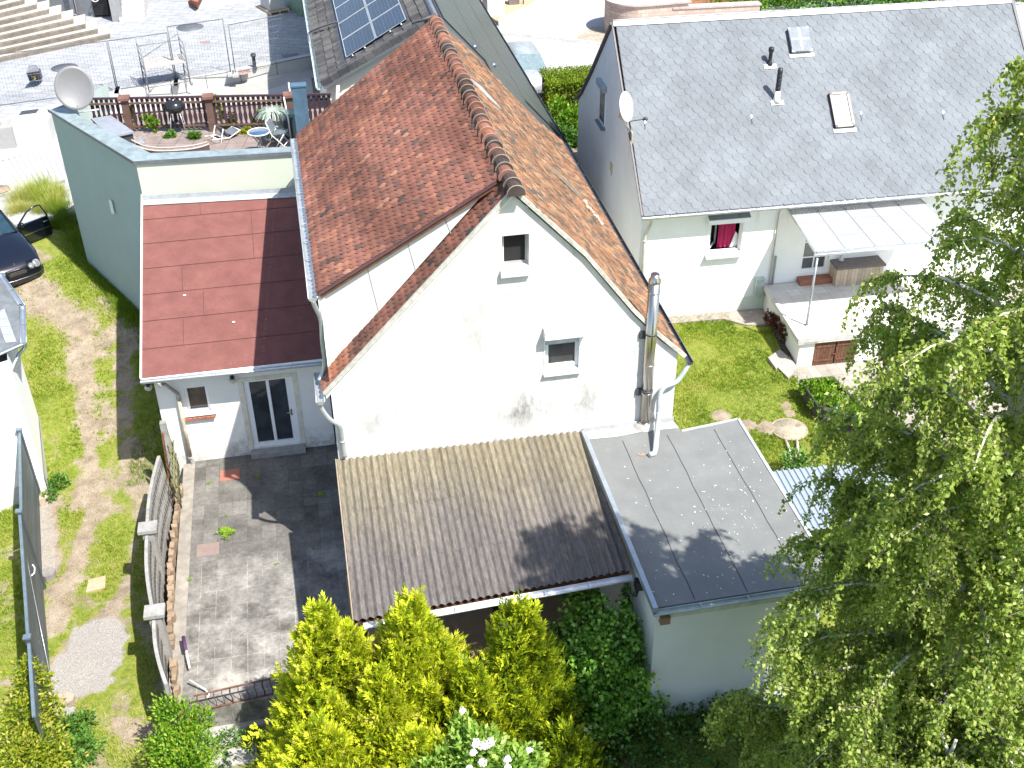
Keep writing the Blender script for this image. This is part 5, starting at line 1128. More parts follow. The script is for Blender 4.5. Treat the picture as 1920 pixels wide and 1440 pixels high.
c = CR.mix(c, (.5, .48, .42), CR.ramp(CR.noise(28, 4, .8), [(.66, 0.0), (.74, .6)])); CR.bump(CR.noise(60, 4, .8), .4, .006); CR_M = CR.set(c, .92, 0, .15)
pitch = .1425; nrib = int(5.19/pitch); seg = 8
for (j0, j1, lift_) in ((0, .52, .012), (.50, 1, 0)):
    pass
mb = MB(); sheets = [(0, .36, .014), (.34, .70, .007), (.68, 1.0, 0)]
for (j0, j1, li) in sheets:
    for rb_ in range(nrib):
        rag = random.uniform(-.0, .004); tonev = random.random()*.6+.2*(int(rb_/7) % 2)
        vs = []
        for j in range(5):
            v = j0+(j1-j0)*j/4
            for i in range(seg+1):
                u = (rb_+i/seg)/nrib; p = AW[0].lerp(AW[1], u).lerp(AW[3].lerp(AW[2], u), v); vs.append(p+V((0, 0, .026*math.cos(2*math.pi*i/seg)+li+rag)))
        mb.add(vs, [(j*(seg+1)+i, j*(seg+1)+i+1, (j+1)*(seg+1)+i+1, (j+1)*(seg+1)+i) for j in range(4) for i in range(seg)], tonev, True)
mb.build('corrugated_sheets', CR_M, pr0)
mb = MB(); 
for u in (.02, .26, .5, .74, .97): a = AW[0].lerp(AW[1], u)+V((0, -.05, -.17)); b = AW[3].lerp(AW[2], u)+V((0, .1, -.17)); mb.beam(a, b, .07, .12)
for v in (.05, .35, .65, .94): mb.beam(AW[0].lerp(AW[3], v)+V((0, 0, -.07)), AW[1].lerp(AW[2], v)+V((0, 0, -.07)), .06, .05)
mb.build('rafters', WOODB, pr0)
mb = MB(); mb.beam(AW[0]+V((-.02, 0, -.01)), AW[3]+V((-.02, 0, -.01)), .025, .12); mb.build('left_verge_board', m_plain('weathered_board', (.30, .24, .17), .9), pr0)
gutter('gutter', AW[3]+V((.15, -.10, -.07)), AW[2]+V((.02, -.10, -.09)), .075, m_plain('white_gutter', (.70, .72, .76), .4, .2), pr0)
for u in (.03, .5): 
    q = AW[3].lerp(AW[2], u)+V((0, .12, 0)); mb = MB(); mb.beam((q.x, q.y, -.6), (q.x, q.y, 2.7), .1, .1, (1, 0, 0)); mb.build('post', m_plain('dark_post', (.03, .025, .022), .8), pr0)
mb = MB(); mb.beam(AW[3]+V((0, .12, -.14)), AW[2]+V((0, .12, -.14)), .09, .1); mb.build('eave_beam', WOODB, pr0)
# low tan wall and patio floor in the shade of the roof
mb = MB(); mb.slab([(-.2, 14.3, .02), (5.1, 14.3, .02), (5.1, YG, .02), (-.2, YG, .02)], (0, 0, -.9)); tag(mb.build('covered_floor', m_plain('tan_floor', (.40, .28, .18), .9, var=.15, scale=3)), kind='structure')
mb = MB(); mb.box((-.05, YG-.35, .02), (5.1, YG-.02, .75)); tag(mb.build('bench_wall', m_plain('tan_plaster', (.42, .30, .20), .9), origin=(2, YG-.2, 0)), 'low tan masonry bench under the corrugated patio roof', 'wall')

# ================================================================== FLAT ROOFED SHED
sd = thing('flat_roofed_annex', 'white flat roofed outbuilding with grey bitumen roof below the steel flue', 'outbuilding', (6.8, 16, 0))
ZS = 3.22
RP = [P(1089, 815, ZS), P(1182, 797, ZS), P(1258, 783, ZS), P(1277, 806, ZS), P(1381, 787, ZS), None, None]
ya_ = YG-.02; RPn = [V((5.13, ya_, ZS)), V((7.14, ya_, ZS)), V((7.2, 18.45, ZS)), V((8.5, 18.62, ZS)), V((8.52, 13.62, ZS)), V((5.11, 13.6, ZS))]
FT = NT('grey_bitumen'); c = FT.ramp(FT.noise(1.2, 7, .7), [(.3, (.145, .15, .148)), (.7, (.19, .197, .194))]); c = FT.mix(c, (.30, .30, .22), FT.ramp(FT.noise(2.4, 6, .8), [(.60, 0.0), (.78, .5)])); c = FT.mix(c, FT.ramp(FT.noise(150, 2), [(.3, .75), (.7, 1.2)]), 1, 'MULTIPLY')
FT.bump(FT.noise(80, 3), .3, .004); FT_M = FT.set(c, .9, 0, .25)
mb = MB(); mb.slab(RPn, (0, 0, -.14)); sr_ = mb.build('roof', FT_M, sd)
mb = MB()
for xx in (5.86, 6.85, 7.9):
    mb = MB()
    pts = [(xx+random.uniform(-.012, .012), y_) for y_ in np.linspace(13.65, 18.4, 12)]
    for (a, b) in zip(pts[:-1], pts[1:]): mb.add([(a[0], a[1], ZS+.004), (a[0]+.016, a[1], ZS+.004), (b[0]+.016, b[1], ZS+.004), (b[0], b[1], ZS+.004)], [(0, 1, 2, 3)])
    mb.build('felt_seam', m_plain('dark_seam', (.045, .045, .045), .9), sr_)
mb = MB()
for k in range(420):
    x_ = random.uniform(5.2, 8.45); y_ = random.uniform(13.7, 18.2)
    if random.random() > .12+.88*sstep(5.8, 8.2, x_)*sstep(18.4, 15.5, y_)+.3*sstep(15.6, 14.2, y_): continue
    s_ = random.uniform(.008, .026); a = random.uniform(0, 6); mb.add([(x_+math.cos(a+q)*s_*(.5 if i % 2 else 1.2), y_+math.sin(a+q)*s_*(.5 if i % 2 else 1.2), ZS+.008+random.uniform(0, .01)) for i, q in enumerate((0, 1.57, 3.14, 4.71))], [(0, 1, 2, 3)])
tag(mb.build('fallen_petals', m_plain('petal_litter', (.62, .60, .50), .9), origin=(6.8, 16, ZS)), 'pale seeds and leaf litter scattered on the grey flat roof', 'litter', kind='stuff')
mb = MB(); mb.add([(5.13, ya_-.03, ZS+.006), (7.14, ya_-.03, ZS+.006), (7.18, ya_-.30, ZS+.008), (6.4, ya_-.26, ZS+.008), (5.8, ya_-.33, ZS+.008), (5.16, ya_-.30, ZS+.008)], [(0, 5, 4, 3, 2, 1)])
mb.slab([(5.13, ya_-.02, ZS), (7.14, ya_-.02, ZS), (7.14, ya_-.02, ZS+.12), (5.13, ya_-.02, ZS+.12)], (0, -.015, 0)); mb.build('wall_flashing', m_plain('pale_liquid_flashing', (.40, .41, .41), .8, var=.15, scale=7), sd)
mb = MB(); H = [V((5.11, 13.58, ZS)), V((8.54, 13.6, ZS)), V((8.54, 18.64, ZS)), V((7.2, 18.47, ZS))]
mb.beam(H[1]+V((0, 0, -.03)), H[2]+V((0, 0, -.03)), .06, .1); mb.beam(H[2]+V((0, 0, -.03)), H[3]+V((0, 0, -.03)), .05, .1); mb.build('roof_edge_trim', m_plain('pale_trim', (.62, .65, .66), .4, .3), sd)
mb = MB(); mb.beam(V((5.10, 13.5, ZS+.03)), V((5.12, 18.8, ZS+.03)), .09, .14); mb.build('left_edge_trim', ZINC, sd)
gutter('gutter', (5.06, 13.50, ZS-.02), (8.6, 13.52, ZS-.02), .065, m_plain('green_grey_gutter', (.36, .42, .40), .4, .3), sd)
mb = MB(); mb.box((5.14, 13.55, ZS-.26), (8.5, 13.62, ZS-.1)); mb.build('fascia', m_plain('pale_green_board', (.5, .54, .48), .7), sd)
mb = MB(); mb.box((5.20, 13.46, ZS-.32), (5.38, 13.66, ZS-.16)); mb.build('rafter_end', m_plain('old_timber_end', (.22, .14, .09), .8), sd)
mb = MB(); sx0, sx1, sy0, sy1 = 5.2, 8.4, 13.72, 18.5
mb.add([(sx0, sy0, -1.3), (sx1, sy0, -1.3), (sx1, sy0, ZS-.12), (sx0, sy0, ZS-.12)], [(0, 1, 2, 3)]); mb.add([(sx1, sy0, -1.3), (sx1, sy1, -1.3), (sx1, sy1, ZS-.12), (sx1, sy0, ZS-.12)], [(0, 1, 2, 3)])
mb.build('wall', m_plaster('bluish_white_render', (.66, .70, .70), amount=.3), sd)
mb = MB(); mb.add([(sx0, sy0, -1.3), (sx0, YG, -1.3), (sx0, YG, ZS-.12), (sx0, sy0, ZS-.12)], [(0, 3, 2, 1)]); mb.build('side_wall', m_plaster('off_white_side', (.70, .68, .62), amount=.3), sd)
mb = MB(); q = V((5.2, 14.5, 2.75)); mb.obox(q, (-.14, 0, 0), (0, .16, 0), (0, 0, .2)); mb.tube([q+V((-.1, .08, -.03)), q+V((-.16, .0, -.12))], .05, 8); mb.build('wall_lamp', BLACK, sd)
mb = MB(); q = P(1203, 852, ZS+.012)
for k in range(9): a = random.uniform(0, 6); r_ = random.uniform(0, .09); s_ = random.uniform(.02, .05); c_ = q+V((math.cos(a)*r_*1.6, math.sin(a)*r_, .004*k/3)); mb.add([c_+V((math.cos(b)*s_, math.sin(b)*s_*.6, 0)) for b in (0, 2, 4)], [(0, 1, 2)])
tag(mb.build('dry_leaves', m_plain('dry_orange_leaf', (.5, .26, .13), .9), origin=q), 'small heap of dry orange leaves at the pipe outlet on the grey roof', 'leaves')
# corrugated metal roof beyond
mb = MB(); a0, a1, a2, a3 = P(1455, 935, 2.2), P(1590, 915, 2.2), P(1650, 970, 2.1), P(1480, 1000, 2.1)
lean = thing('metal_shelter', 'low shelter with pale blue trapezoidal metal roof under the birch', 'shelter', (9.6, 17, 0))
m0, m1 = V((8.6, 17.8, 2.35)), V((12.0, 17.7, 2.35)); n0, n1 = V((8.6, 16.0, 2.2)), V((12.0, 16.0, 2.2)); n = 26; vs = []
prf = [(0, 0), (.30, 0), (.38, 1), (.62, 1), (.70, 0), (1, 0)]; mb = MB()
for k in range(n):
    for (fr, h) in prf: u = (k+fr)/n; vs += [m0.lerp(m1, u)+V((0, 0, h*.035)), n0.lerp(n1, u)+V((0, 0, h*.035))]
N = len(vs)//2; mb.add(vs, [(2*i, 2*i+1, 2*i+3, 2*i+2) for i in range(N-1)], .5); mb.build('metal_roof', m_plain('pale_blue_sheet', (.34, .39, .45), .35, .3, var=.05), lean)
for x_, y_ in ((11.9, 16.1), (11.9, 17.6), (8.75, 16.1), (8.75, 17.6)): mb = MB(); mb.beam((x_, y_, -.1), (x_, y_, 2.15), .09, .09, (1, 0, 0)); mb.build('post', WOODB, lean)
# manhole cover and small garden things on the lawn
q = P(1480, 803, .05); mb = MB(); mb.lathe((q.x, q.y, 0), [(.48, 0), (.48, .035), (.45, .038), (.445, .03), (.43, .03), (.425, .04), (0, .042)], 36); tag(mb.build('concrete_well_cover', m_plain('sand_concrete', (.36, .31, .24), .9, var=.25, scale=4), origin=(q.x, q.y, 0)), 'round pale concrete well cover set in the lawn', 'well cover')
for k, (pa, pb_) in enumerate((((1473, 825), (1483, 862)), ((1494, 825), (1493, 860)))):
    a = P(*pa, .06); b = P(*pb_, .06); mb = MB(); mb.tube([a, lerp(a, b, .5)+V((.03, 0, .02)), b], .035, 8); tag(mb.build('birch_log', m_plain('pale_wood', (.55, .48, .40), .9), origin=a), ['left of two pale split logs lying on the lawn', 'right of two pale split logs lying on the lawn'][k], 'log')
q = P(1490, 895, .05); mb = MB(); mb.tube([q+V((math.cos(a)*.36, math.sin(a)*.36, .05)) for a in np.linspace(0, 2*math.pi, 25)], .05, 6, caps=False)
tr_ = thing('ringed_sapling', 'young leafy sapling in a ring of bark chips at the lawn corner', 'sapling', q); mb.build('edging_ring', m_plain('grey_ring', (.30, .26, .22), .9), tr_)
mb = MB()
for k in range(140): a = random.uniform(0, 6.3); r_ = .34*math.sqrt(random.random()); p = q+V((math.cos(a)*r_, math.sin(a)*r_, .02+random.uniform(0, .04))); mb.obox(p, (random.uniform(.02, .05), random.uniform(-.03, .03), .0), (random.uniform(-.02, .02), .02, 0), (0, 0, .01))
mb.build('bark_chips', m_plain('pinkish_chips', (.46, .36, .28), .95, var=.3, tone=.4), tr_)
SAP = (tr_, q)
# ================================================================== PATIO
PT = NT('patio_slabs'); br = PT.n('ShaderNodeTexBrick'); mp = PT.n('ShaderNodeMapping'); mp.inputs['Rotation'].default_value = (0, 0, 0); PT.l(PT.pos(), mp.inputs[0]); PT.l(mp.outputs[0], br.inputs[0])
br.offset = .0; br.inputs['Scale'].default_value = 1; br.inputs['Brick Width'].default_value = .335; br.inputs['Row Height'].default_value = .50; br.inputs['Mortar Size'].default_value = .008; br.inputs['Mortar Smooth'].default_value = .4
br.inputs['Color1'].default_value = (.11, .105, .095, 1); br.inputs['Color2'].default_value = (.17, .162, .148, 1); br.inputs['Mortar'].default_value = (.11, .105, .08, 1)
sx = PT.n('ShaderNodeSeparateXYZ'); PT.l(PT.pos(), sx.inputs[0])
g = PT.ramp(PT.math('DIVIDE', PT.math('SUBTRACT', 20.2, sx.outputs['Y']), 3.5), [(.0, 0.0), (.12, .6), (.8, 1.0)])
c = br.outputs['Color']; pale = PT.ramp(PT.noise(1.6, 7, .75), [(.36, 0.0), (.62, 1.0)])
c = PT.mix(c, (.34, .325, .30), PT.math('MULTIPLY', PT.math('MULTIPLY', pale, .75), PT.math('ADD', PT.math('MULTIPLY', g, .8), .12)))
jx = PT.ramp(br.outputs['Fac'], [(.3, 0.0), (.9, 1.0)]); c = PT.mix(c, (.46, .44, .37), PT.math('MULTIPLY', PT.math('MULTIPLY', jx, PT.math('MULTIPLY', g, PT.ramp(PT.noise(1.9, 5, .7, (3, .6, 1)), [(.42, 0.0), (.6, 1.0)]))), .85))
c = PT.mix(c, PT.ramp(PT.noise(9, 8, .85), [(.3, .6), (.7, 1.35)]), 1, 'MULTIPLY'); c = PT.mix(c, PT.ramp(PT.noise(.8, 5, .7), [(.35, .72), (.65, 1.15)]), 1, 'MULTIPLY')
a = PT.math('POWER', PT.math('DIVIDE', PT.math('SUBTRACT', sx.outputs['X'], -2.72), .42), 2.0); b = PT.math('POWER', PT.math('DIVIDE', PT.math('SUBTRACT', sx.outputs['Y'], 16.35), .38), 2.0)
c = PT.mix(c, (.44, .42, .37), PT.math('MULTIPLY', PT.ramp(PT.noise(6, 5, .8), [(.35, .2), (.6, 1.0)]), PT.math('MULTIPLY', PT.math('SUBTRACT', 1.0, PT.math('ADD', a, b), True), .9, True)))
PT.bump(PT.math('ADD', PT.noise(20, 5, .8), PT.math('MULTIPLY', br.outputs['Fac'], -.6)), .4, .01); PT_M = PT.set(c, .92, 0, .2)
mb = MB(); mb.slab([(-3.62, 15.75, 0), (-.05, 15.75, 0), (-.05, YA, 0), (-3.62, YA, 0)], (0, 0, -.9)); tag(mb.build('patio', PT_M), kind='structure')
mb = MB(); mb.slab([(-3.9, 15.75, .03), (-3.62, 15.75, .03), (-3.62, 23.7, .03), (-3.9, 23.7, .03)], (0, 0, -.9)); tag(mb.build('gutter_channel', m_plain('pale_mortar_strip', (.27, .245, .21), .9, var=.25, scale=5, bump=.4)), kind='structure')
for k, (px, py, w_, d_, l_) in enumerate(((431, 891, .48, .42, 'terracotta inspection cover near the small window'), (390, 1031, .5, .42, 'brown inspection cover beside the green weed'))):
    q = P(px, py, 0); mb = MB(); mb.box((q.x-w_/2, q.y-d_/2, 0), (q.x+w_/2, q.y+d_/2, .012)); tag(mb.build('inspection_cover', m_plain('terracotta_lid' if k == 0 else 'brown_lid', ((.33, .13, .09), (.23, .17, .15))[k], .8, var=.12), origin=q), l_, 'drain cover')
# concrete post and panel fence
cf = thing('concrete_fence', 'bowed grey precast concrete fence with pattern holes between drive and patio', 'fence', (-4.2, 19, -.6))
ZC = 1.28
T_ = [P(299, 866, ZC), P(277, 1008, ZC), P(290, 1168, ZC), P(314, 1290, ZC)]; Bs = [V((-4.05, 22.5, -.9)), V((-4.17, 19.8, -.9)), V((-3.98, 17.2, -.9)), V((-3.68, 15.35, -.9))]
CF = NT('old_precast'); c = CF.ramp(CF.noise(3, 7, .75), [(.3, (.20, .195, .185)), (.7, (.37, .36, .34))]); c = CF.mix(c, (.16, .15, .13), CF.ramp(CF.noise(9, 5, .8), [(.55, 0.0), (.75, .6)])); CF.bump(CF.noise(30, 6, .8), .6, .01); CF_M = CF.set(c, .95, 0, .15)
for i in range(3):
    n = 5; bow = .07
    def ptf(s, h): 
        b = Bs[i].lerp(Bs[i+1], s); t_ = T_[i].lerp(T_[i+1], s); p = b.lerp(V((t_.x, b.y*.0+(Bs[i].lerp(Bs[i+1], s)).y, ZC)), h); p.x -= bow*math.sin(s*math.pi); p.x = (Bs[i].lerp(Bs[i+1], s).x*(1-h)+t_.x*h)-bow*math.sin(s*math.pi); return p
    mb = MB(); rows = 5; cols = 10
    for r in range(rows):
        for k in range(cols):
            s0, s1 = k/cols, (k+1)/cols; h0, h1 = r/rows+.004, (r+1)/rows-.004
            a, b, c_, d = ptf(s0, h0), ptf(s1, h0), ptf(s1, h1), ptf(s0, h1); mb.slab([a, b, c_, d], (-.07, 0, 0))
            if r >= 2 and k % 1 == 0:
                for (fs, fh) in ((.3, .5), (.75, .5)):
                    p = ptf(s0+(s1-s0)*fs, h0+(h1-h0)*fh); mb.mi = 1; mb.obox(p+V((.001, -.03, -.09)), (.012, 0, 0), (0, .06, 0), (0, 0, .16)); mb.mi = 0
    mb.build('panel', [CF_M, m_plain('dark_recess', (.09, .085, .08), .95)], cf)
for i in (1, 2):
    mb = MB(); b = Bs[i]; x_ = T_[i].x; mb.box((x_-.12, b.y-.12, -.9), (x_+.12, b.y+.12, ZC+.05)); po = mb.build('post', CF_M, cf); mb = MB(); mb.box((x_-.20, b.y-.17, ZC+.052), (x_+.20, b.y+.17, ZC+.13)); mb.build('post_cap', CF_M, po)
# tan stones along the foot of the fence
mb = MB()
for k in range(46):
    y_ = 15.5+k*.16+random.uniform(-.03, .03); xx = float(np.interp(y_, [15.35, 17.2, 19.8, 22.5], [-3.66, -3.94, -4.08, -4.0])); mb.obox((xx+.0, y_, -.2), (random.uniform(.05, .15), random.uniform(-.04, .04), random.uniform(-.03, .03)), (random.uniform(-.03, .03), random.uniform(.1, .2), random.uniform(-.02, .02)), (0, 0, .33+random.uniform(0, .09)), random.random())
tag(mb.build('stone_kerb', m_plain('sandstone', (.34, .25, .17), .9, var=.2, tone=.4, bump=.4), origin=(-3.9, 19, 0)), 'row of tan stones along the patio foot of the concrete fence', 'kerb')
# green metal lattice panel with rusty posts
lt = thing('metal_lattice', 'rusty post and green iron lattice panel leaning at the extension corner', 'gate', V((-4.0, 22.6, 0)))
l0, l1 = V((-3.99, 23.5, 0)), V((-3.86, 21.9, 0)); lz = 1.25
mb = MB()
for k in range(9): p = l0.lerp(l1, k/8); mb.tube([p+V((0, 0, .1)), p+V((-.08, 0, lz-.25*k/8))], .014, 5)
for zz in (.15, .55, .95): mb.tube([l0+V((0, 0, zz)), l1+V((-.04, 0, zz))], .016, 5)
for k in range(0, 8, 2):
    a, b = l0.lerp(l1, k/8), l0.lerp(l1, (k+2)/8); mb.tube([a+V((0, 0, .15)), b+V((-.04, 0, .95))], .01, 5); mb.tube([b+V((0, 0, .15)), a+V((-.04, 0, .95))], .01, 5)
mb.build('lattice', m_plain('mossy_iron', (.22, .22, .11), .8, .2, .4, 12), lt)
mb = MB(); mb.beam(P(316, 872, 1.1)+V((0, 0, -1)), P(316, 872, 1.1)+V((.02, .5, .25)), .05, .05, (1, 0, 0)) if False else mb.beam(V((-4.12, 22.35, -.4)), V((-4.12, 23.0, 1.55)), .05, .05, (1, 0, 0)); mb.build('rusty_strut', RUST, lt)
mb = MB(); q = V((-4.1, 23.25, 0)); mb.box((q.x-.07, q.y-.07, -.6), (q.x+.07, q.y+.07, 1.7)); mb.build('post', CF_M, lt)
# rusty railing at patio end
rr = thing('rusty_railing', 'low rusty iron railing with twisted bars at the near end of the patio', 'railing', P(440, 1290, 0))
RUSTL = m_plain('brown_rust', (.17, .085, .06), .9, .1, .45, 14, .3); a, b = P(363, 1305, .45), P(545, 1264, .45); a0_, b0_ = a, b
mb = MB(); mb.beam(a, b, .035, .02); mb.build('top_rail', RUSTL, rr); mb = MB(); mb.beam(V((a.x, a.y, .02)), V((b.x, b.y, .02)), .035, .02); mb.build('lower_rail', RUSTL, rr)
for k in range(12):
    p = a.lerp(b, (k+.4)/12); mb = MB(); mb.tube([V((p.x, p.y, .0)), V((p.x+.014, p.y, .15)), V((p.x-.014, p.y, .3)), V((p.x, p.y, .45))], .009 if k % 4 else .017, 5); mb.build('baluster', RUSTL, rr)
mb = MB(); q = P(345, 1200, .25); mb.tube([q, q+V((.05, -.25, .0)), q+V((.12, -.7, -.1))], .02, 6); mb.tube([P(355, 1275, .2), P(385, 1293, .1), P(392, 1302, .05), P(388, 1310, .05)], .018, 6)
mb.mi = 1; mb.tube([q+V((-.01, .06, .03)), q+V((.03, -.18, .02)), q+V((.05, -.3, .0))], .04, 7); tag(mb.build('folded_parasol', [WPAINT, m_plain('purple_cloth', (.08, .03, .10), .8)], origin=q), 'thin white pole with a rolled purple cloth lying against the stone kerb', 'parasol')
# pale slabs in front of the patio
for k, (px, py, w_, d_) in enumerate(((415, 1385, 1.0, .5), (440, 1425, .9, .4), (480, 1352, 1.0, .4))):
    q = G(px, py, .05); mb = MB(); mb.obox(q+V((-w_/2, -d_/2, -.2)), (w_, .05, 0), (-.03, d_, 0), (0, 0, .22)); tag(mb.build('rough_slab', CONC, origin=q), ['rough grey slab just below the rusty railing', 'rough grey slab at the bottom edge beside the bushes', 'rough grey slab right of the others under the yellow conifer'][k], 'slab')
q = G(182, 1098, .0); mb = MB(); mb.slab([q+V(p) for p in ((-.22, -.2, .035), (.2, -.14, .04), (.17, .26, .04), (-.2, .2, .035))], (0, 0, -.08)); tag(mb.build('flagstone', m_plain('sandy_flagstone', (.44, .33, .22), .9, var=.15), origin=q), 'flat sandy flagstone set in the drive track', 'flagstone')
for k, (px, py, w_, c_) in enumerate(((126, 1345, .34, (.33, .31, .29)), (126, 1318, .3, (.38, .30, .24)), (92, 1082, .3, (.24, .22, .21)), (80, 938, .34, (.46, .37, .28)))):
    q = G(px, py, .0); mb = MB(); mb.slab([q+V((math.cos(a+.4)*w_*.62*(1+.15*math.sin(a*3)), math.sin(a+.4)*w_*.55, .16)) for a in np.linspace(0, 2*math.pi, 7)[:-1]], (.0, .0, -.26))
    tag(mb.build('stone', m_plain('stone_%d' % k, c_, .9, var=.2, bump=.4), origin=q), ['large grey cut stone by the end of the slat fence', 'reddish stone behind the large grey cut stone', 'small dark stone at the foot of the slat fence', 'sandy stone at the corner of the white garage'][k], 'stone')
# ================================================================== SLAT FENCE
sf = thing('slat_fence', 'tall blue grey slatted metal fence along the left side of the drive', 'fence', (-6.9, 20, -.6))
f0 = P(72, 947, -.6); f1 = P(82, 1101, -.6); f2 = P(103, 1343, -.6); f3 = f2+(f2-f1).normalized()*1.9
SLAT = m_plain('blue_grey_slat', (.075, .095, .11), .5, var=.12, scale=4, tone=.35)
for k, (a, b, z_) in enumerate(((f0+V((0, .3, 0)), f1, 1.42), (f1, f2, 1.55), (f2, f3, 1.5))):
    mb = MB(); H_ = z_+.6; n = 13
    for i in range(n): h0 = -.5+i*(H_-.1)/n; mb.beam(a+V((0, 0, h0+.6+.12)), b+V((0, 0, h0+.6+.12)), .022, (H_-.1)/n-.026, tone=random.random())
    mb.build('slat_panel', SLAT, sf); mb = MB(); mb.beam(V((a.x, a.y, z_+.03)), V((b.x, b.y, z_+.03)), .06, .05); mb.build('top_rail', m_plain('light_blue_rail', (.12, .165, .20), .5), sf)
for p, z_ in ((f0+V((0, .3, 0)), 1.5), (f1, 1.66), (f2, 1.66)):
    mb = MB(); mb.box((p.x-.045, p.y-.045, -.8), (p.x+.045, p.y+.045, z_)); po = mb.build('post', SLAT, sf); mb = MB(); mb.box((p.x-.07, p.y-.06, z_+.001), (p.x+.07, p.y+.06, z_+.04)); mb.build('post_cap', MATS['light_blue_rail'], po)
mb = MB(); p = lerp(f1, f2, .28)+V((.04, 0, 1.45)); mb.tube([p+V((0, -.12, .0)), p+V((.03, .0, -.04)), p+V((.03, .12, .0)), p+V((0, .14, .08))], .015, 5); mb.build('white_hook', WPAINT, sf)
mb = MB(); mb.tube([V((-8.6, 20.3, .3)), lerp(f1, f2, .2)+V((0, 0, 1.9)), lerp(f1, f2, .6)+V((.05, 0, 1.2)), lerp(f1, f2, .9)+V((.08, 0, .5))], .008, 4); mb.build('wire', ZINC_L, sf)
# ================================================================== GARAGE LEFT
gr_ = thing('garage', 'bright white garage with zinc edged slate roof at the left edge', 'garage', (-8.5, 25, -.6))
gA, gL, gS = P(90, 923, -.6), P(-80, 985, -.6), P(72, 783, -.2); gd = (gL-gA).normalized()
mb = MB(); vwall(mb, gA+gd*8.8, gA, -1.2, 3.38); vwall(mb, gA, gS, -1.2, 3.38); bq_ = V((gd.y, -gd.x, 0)); bq_ = bq_ if bq_.y > 0 else -bq_; vwall(mb, gA+gd*8.8+bq_*4.2, gA+gd*8.8, -1.2, 3.38); vwall(mb, gS, gA+gd*8.8+bq_*4.2, -1.2, 3.38); mb.build('wall', m_plain('brilliant_white', (.86, .86, .85), .8, var=.02), gr_)
mb = MB(); off = V((gd.y, -gd.x, 0)); off = off if off.y < 0 else -off; vwall(mb, gA+gd*8.8+off*.03, gA+off*.03, -1.2, -.1); vwall(mb, gA+V((.03, 0, 0)), gS+V((.03, 0, 0)), -1.2, -.1); mb.build('plinth', m_plain('pale_grey_plinth', (.55, .55, .52), .9, var=.08), gr_)
R1, R2, R3 = P(38, 642, 3.42), P(36, 574, 3.42), P(-5, 515, 3.42); R0_ = P(-120, 712, 3.42); R4 = P(-120, 520, 3.9)
ev = (R0_-R1).normalized(); bkd = V((ev.y, -ev.x, 0)); bkd = bkd if bkd.y > 0 else -bkd; F1 = R1+ev*9; F2 = F1+bkd*4.6+V((0, 0, .5)); F3 = R3+V((-1.2, .6, .45))
mb = MB(); mb.slab([R1, R2, R3, F3, F2, F1], (0, 0, -.10)); mb.build('roof', m_plain('pale_blue_slate', (.15, .165, .18), .85, var=.25, scale=4, spec=.2), gr_)
mb = MB(); q = lerp(R1, R2, .0)
for i in range(9): a = lerp(R1+V((-.28, .02, .01)), R3+V((-.3, -.1, .01)), i/9); b = lerp(R1+V((-.28, .02, .01)), R3+V((-.3, -.1, .01)), (i+1)/9); mb.slab([a+V((.2, 0, .0)), b+V((.2, 0, .0))-V((0, .02, 0)), b-V((.05, .02, 0)), a-V((.05, 0, 0))], (0, 0, .015))
mb.build('edge_slates', m_plain('light_slates', (.30, .33, .35), .8, var=.15), gr_)
gutter('gutter', R2+V((.08, .0, -.0)), R1+V((.08, -.03, -.0)), .06, ZINC, gr_); gutter('gutter', R1+V((.08, -.06, -.0)), F1+V((0, -.06, 0)), .06, ZINC, gr_); gutter('gutter', R3+V((.06, .02, 0)), R2+V((.08, 0, 0)), .06, ZINC, gr_)
mb = MB(); mb.tube(bez([R1+V((.06, .06, -.06)), R1+V((.04, .1, -.2)), R1+V((-.2, .0, -.45)), V((gA.x-.25, gA.y+.0, 2.6))], 5), .045, 8); mb.build('downpipe', ZINC, gr_)
q = P(40, 580, 3.3); mb = MB(); mb.lathe(q, [(.05, -.02), (.06, .1), (.03, .14)], 8); mb.build('wall_lamp', BLACK, gr_)

# ================================================================== CAR
ch = V((.507, -.862, 0)); cl_ = V((.862, .507, 0)); FC = V((-8.98, 32.75, 0)); cz0 = .70; slope = .10
car = thing('parked_car', 'dark blue car facing down the drive with its driver door wide open', 'car', FC+V((0, 0, cz0)))
def K(l, w, h): return FC-ch*l+cl_*w+V((0, 0, cz0+h+slope*l))      # l back from nose, w to its left, h above ground
CP = NT('dark_blue_car_paint'); CP_M = CP.set((.003, .004, .010), .16, .0, .5); CP.b.inputs['Coat Weight'].default_value = 1; CP.b.inputs['Coat Roughness'].default_value = .04
RUB = m_plain('black_rubber', (.012, .012, .013), .8)
secs = [ # l, half width, z low, z belt, z top, half width top
 (0.0, .52, .25, .50, .54, .46), (.06, .70, .20, .58, .62, .60), (.2, .80, .18, .66, .70, .68), (.5, .86, .18, .74, .82, .70), (1.0, .87, .18, .82, .93, .72), (1.5, .87, .18, .88, .98, .74), (2.9, .87, .18, .92, .99, .76), (3.9, .87, .18, .95, 1.0, .74), (4.3, .84, .22, .93, .98, .70), (4.5, .74, .3, .85, .9, .6)]
vs = []; 
for l, hw, zl, zb, zt_, ht in secs:
    vs += [K(l, hw*.93, zl), K(l, hw, zl+.12), K(l, hw*1.01, (zl+zb)/2+.05), K(l, hw*.98, zb), K(l, ht, zt_), K(l, ht*.5, zt_+.025), K(l, 0, zt_+.03), K(l, -ht*.5, zt_+.025), K(l, -ht, zt_), K(l, -hw*.98, zb), K(l, -hw*1.01, (zl+zb)/2+.05), K(l, -hw, zl+.12), K(l, -hw*.93, zl)]
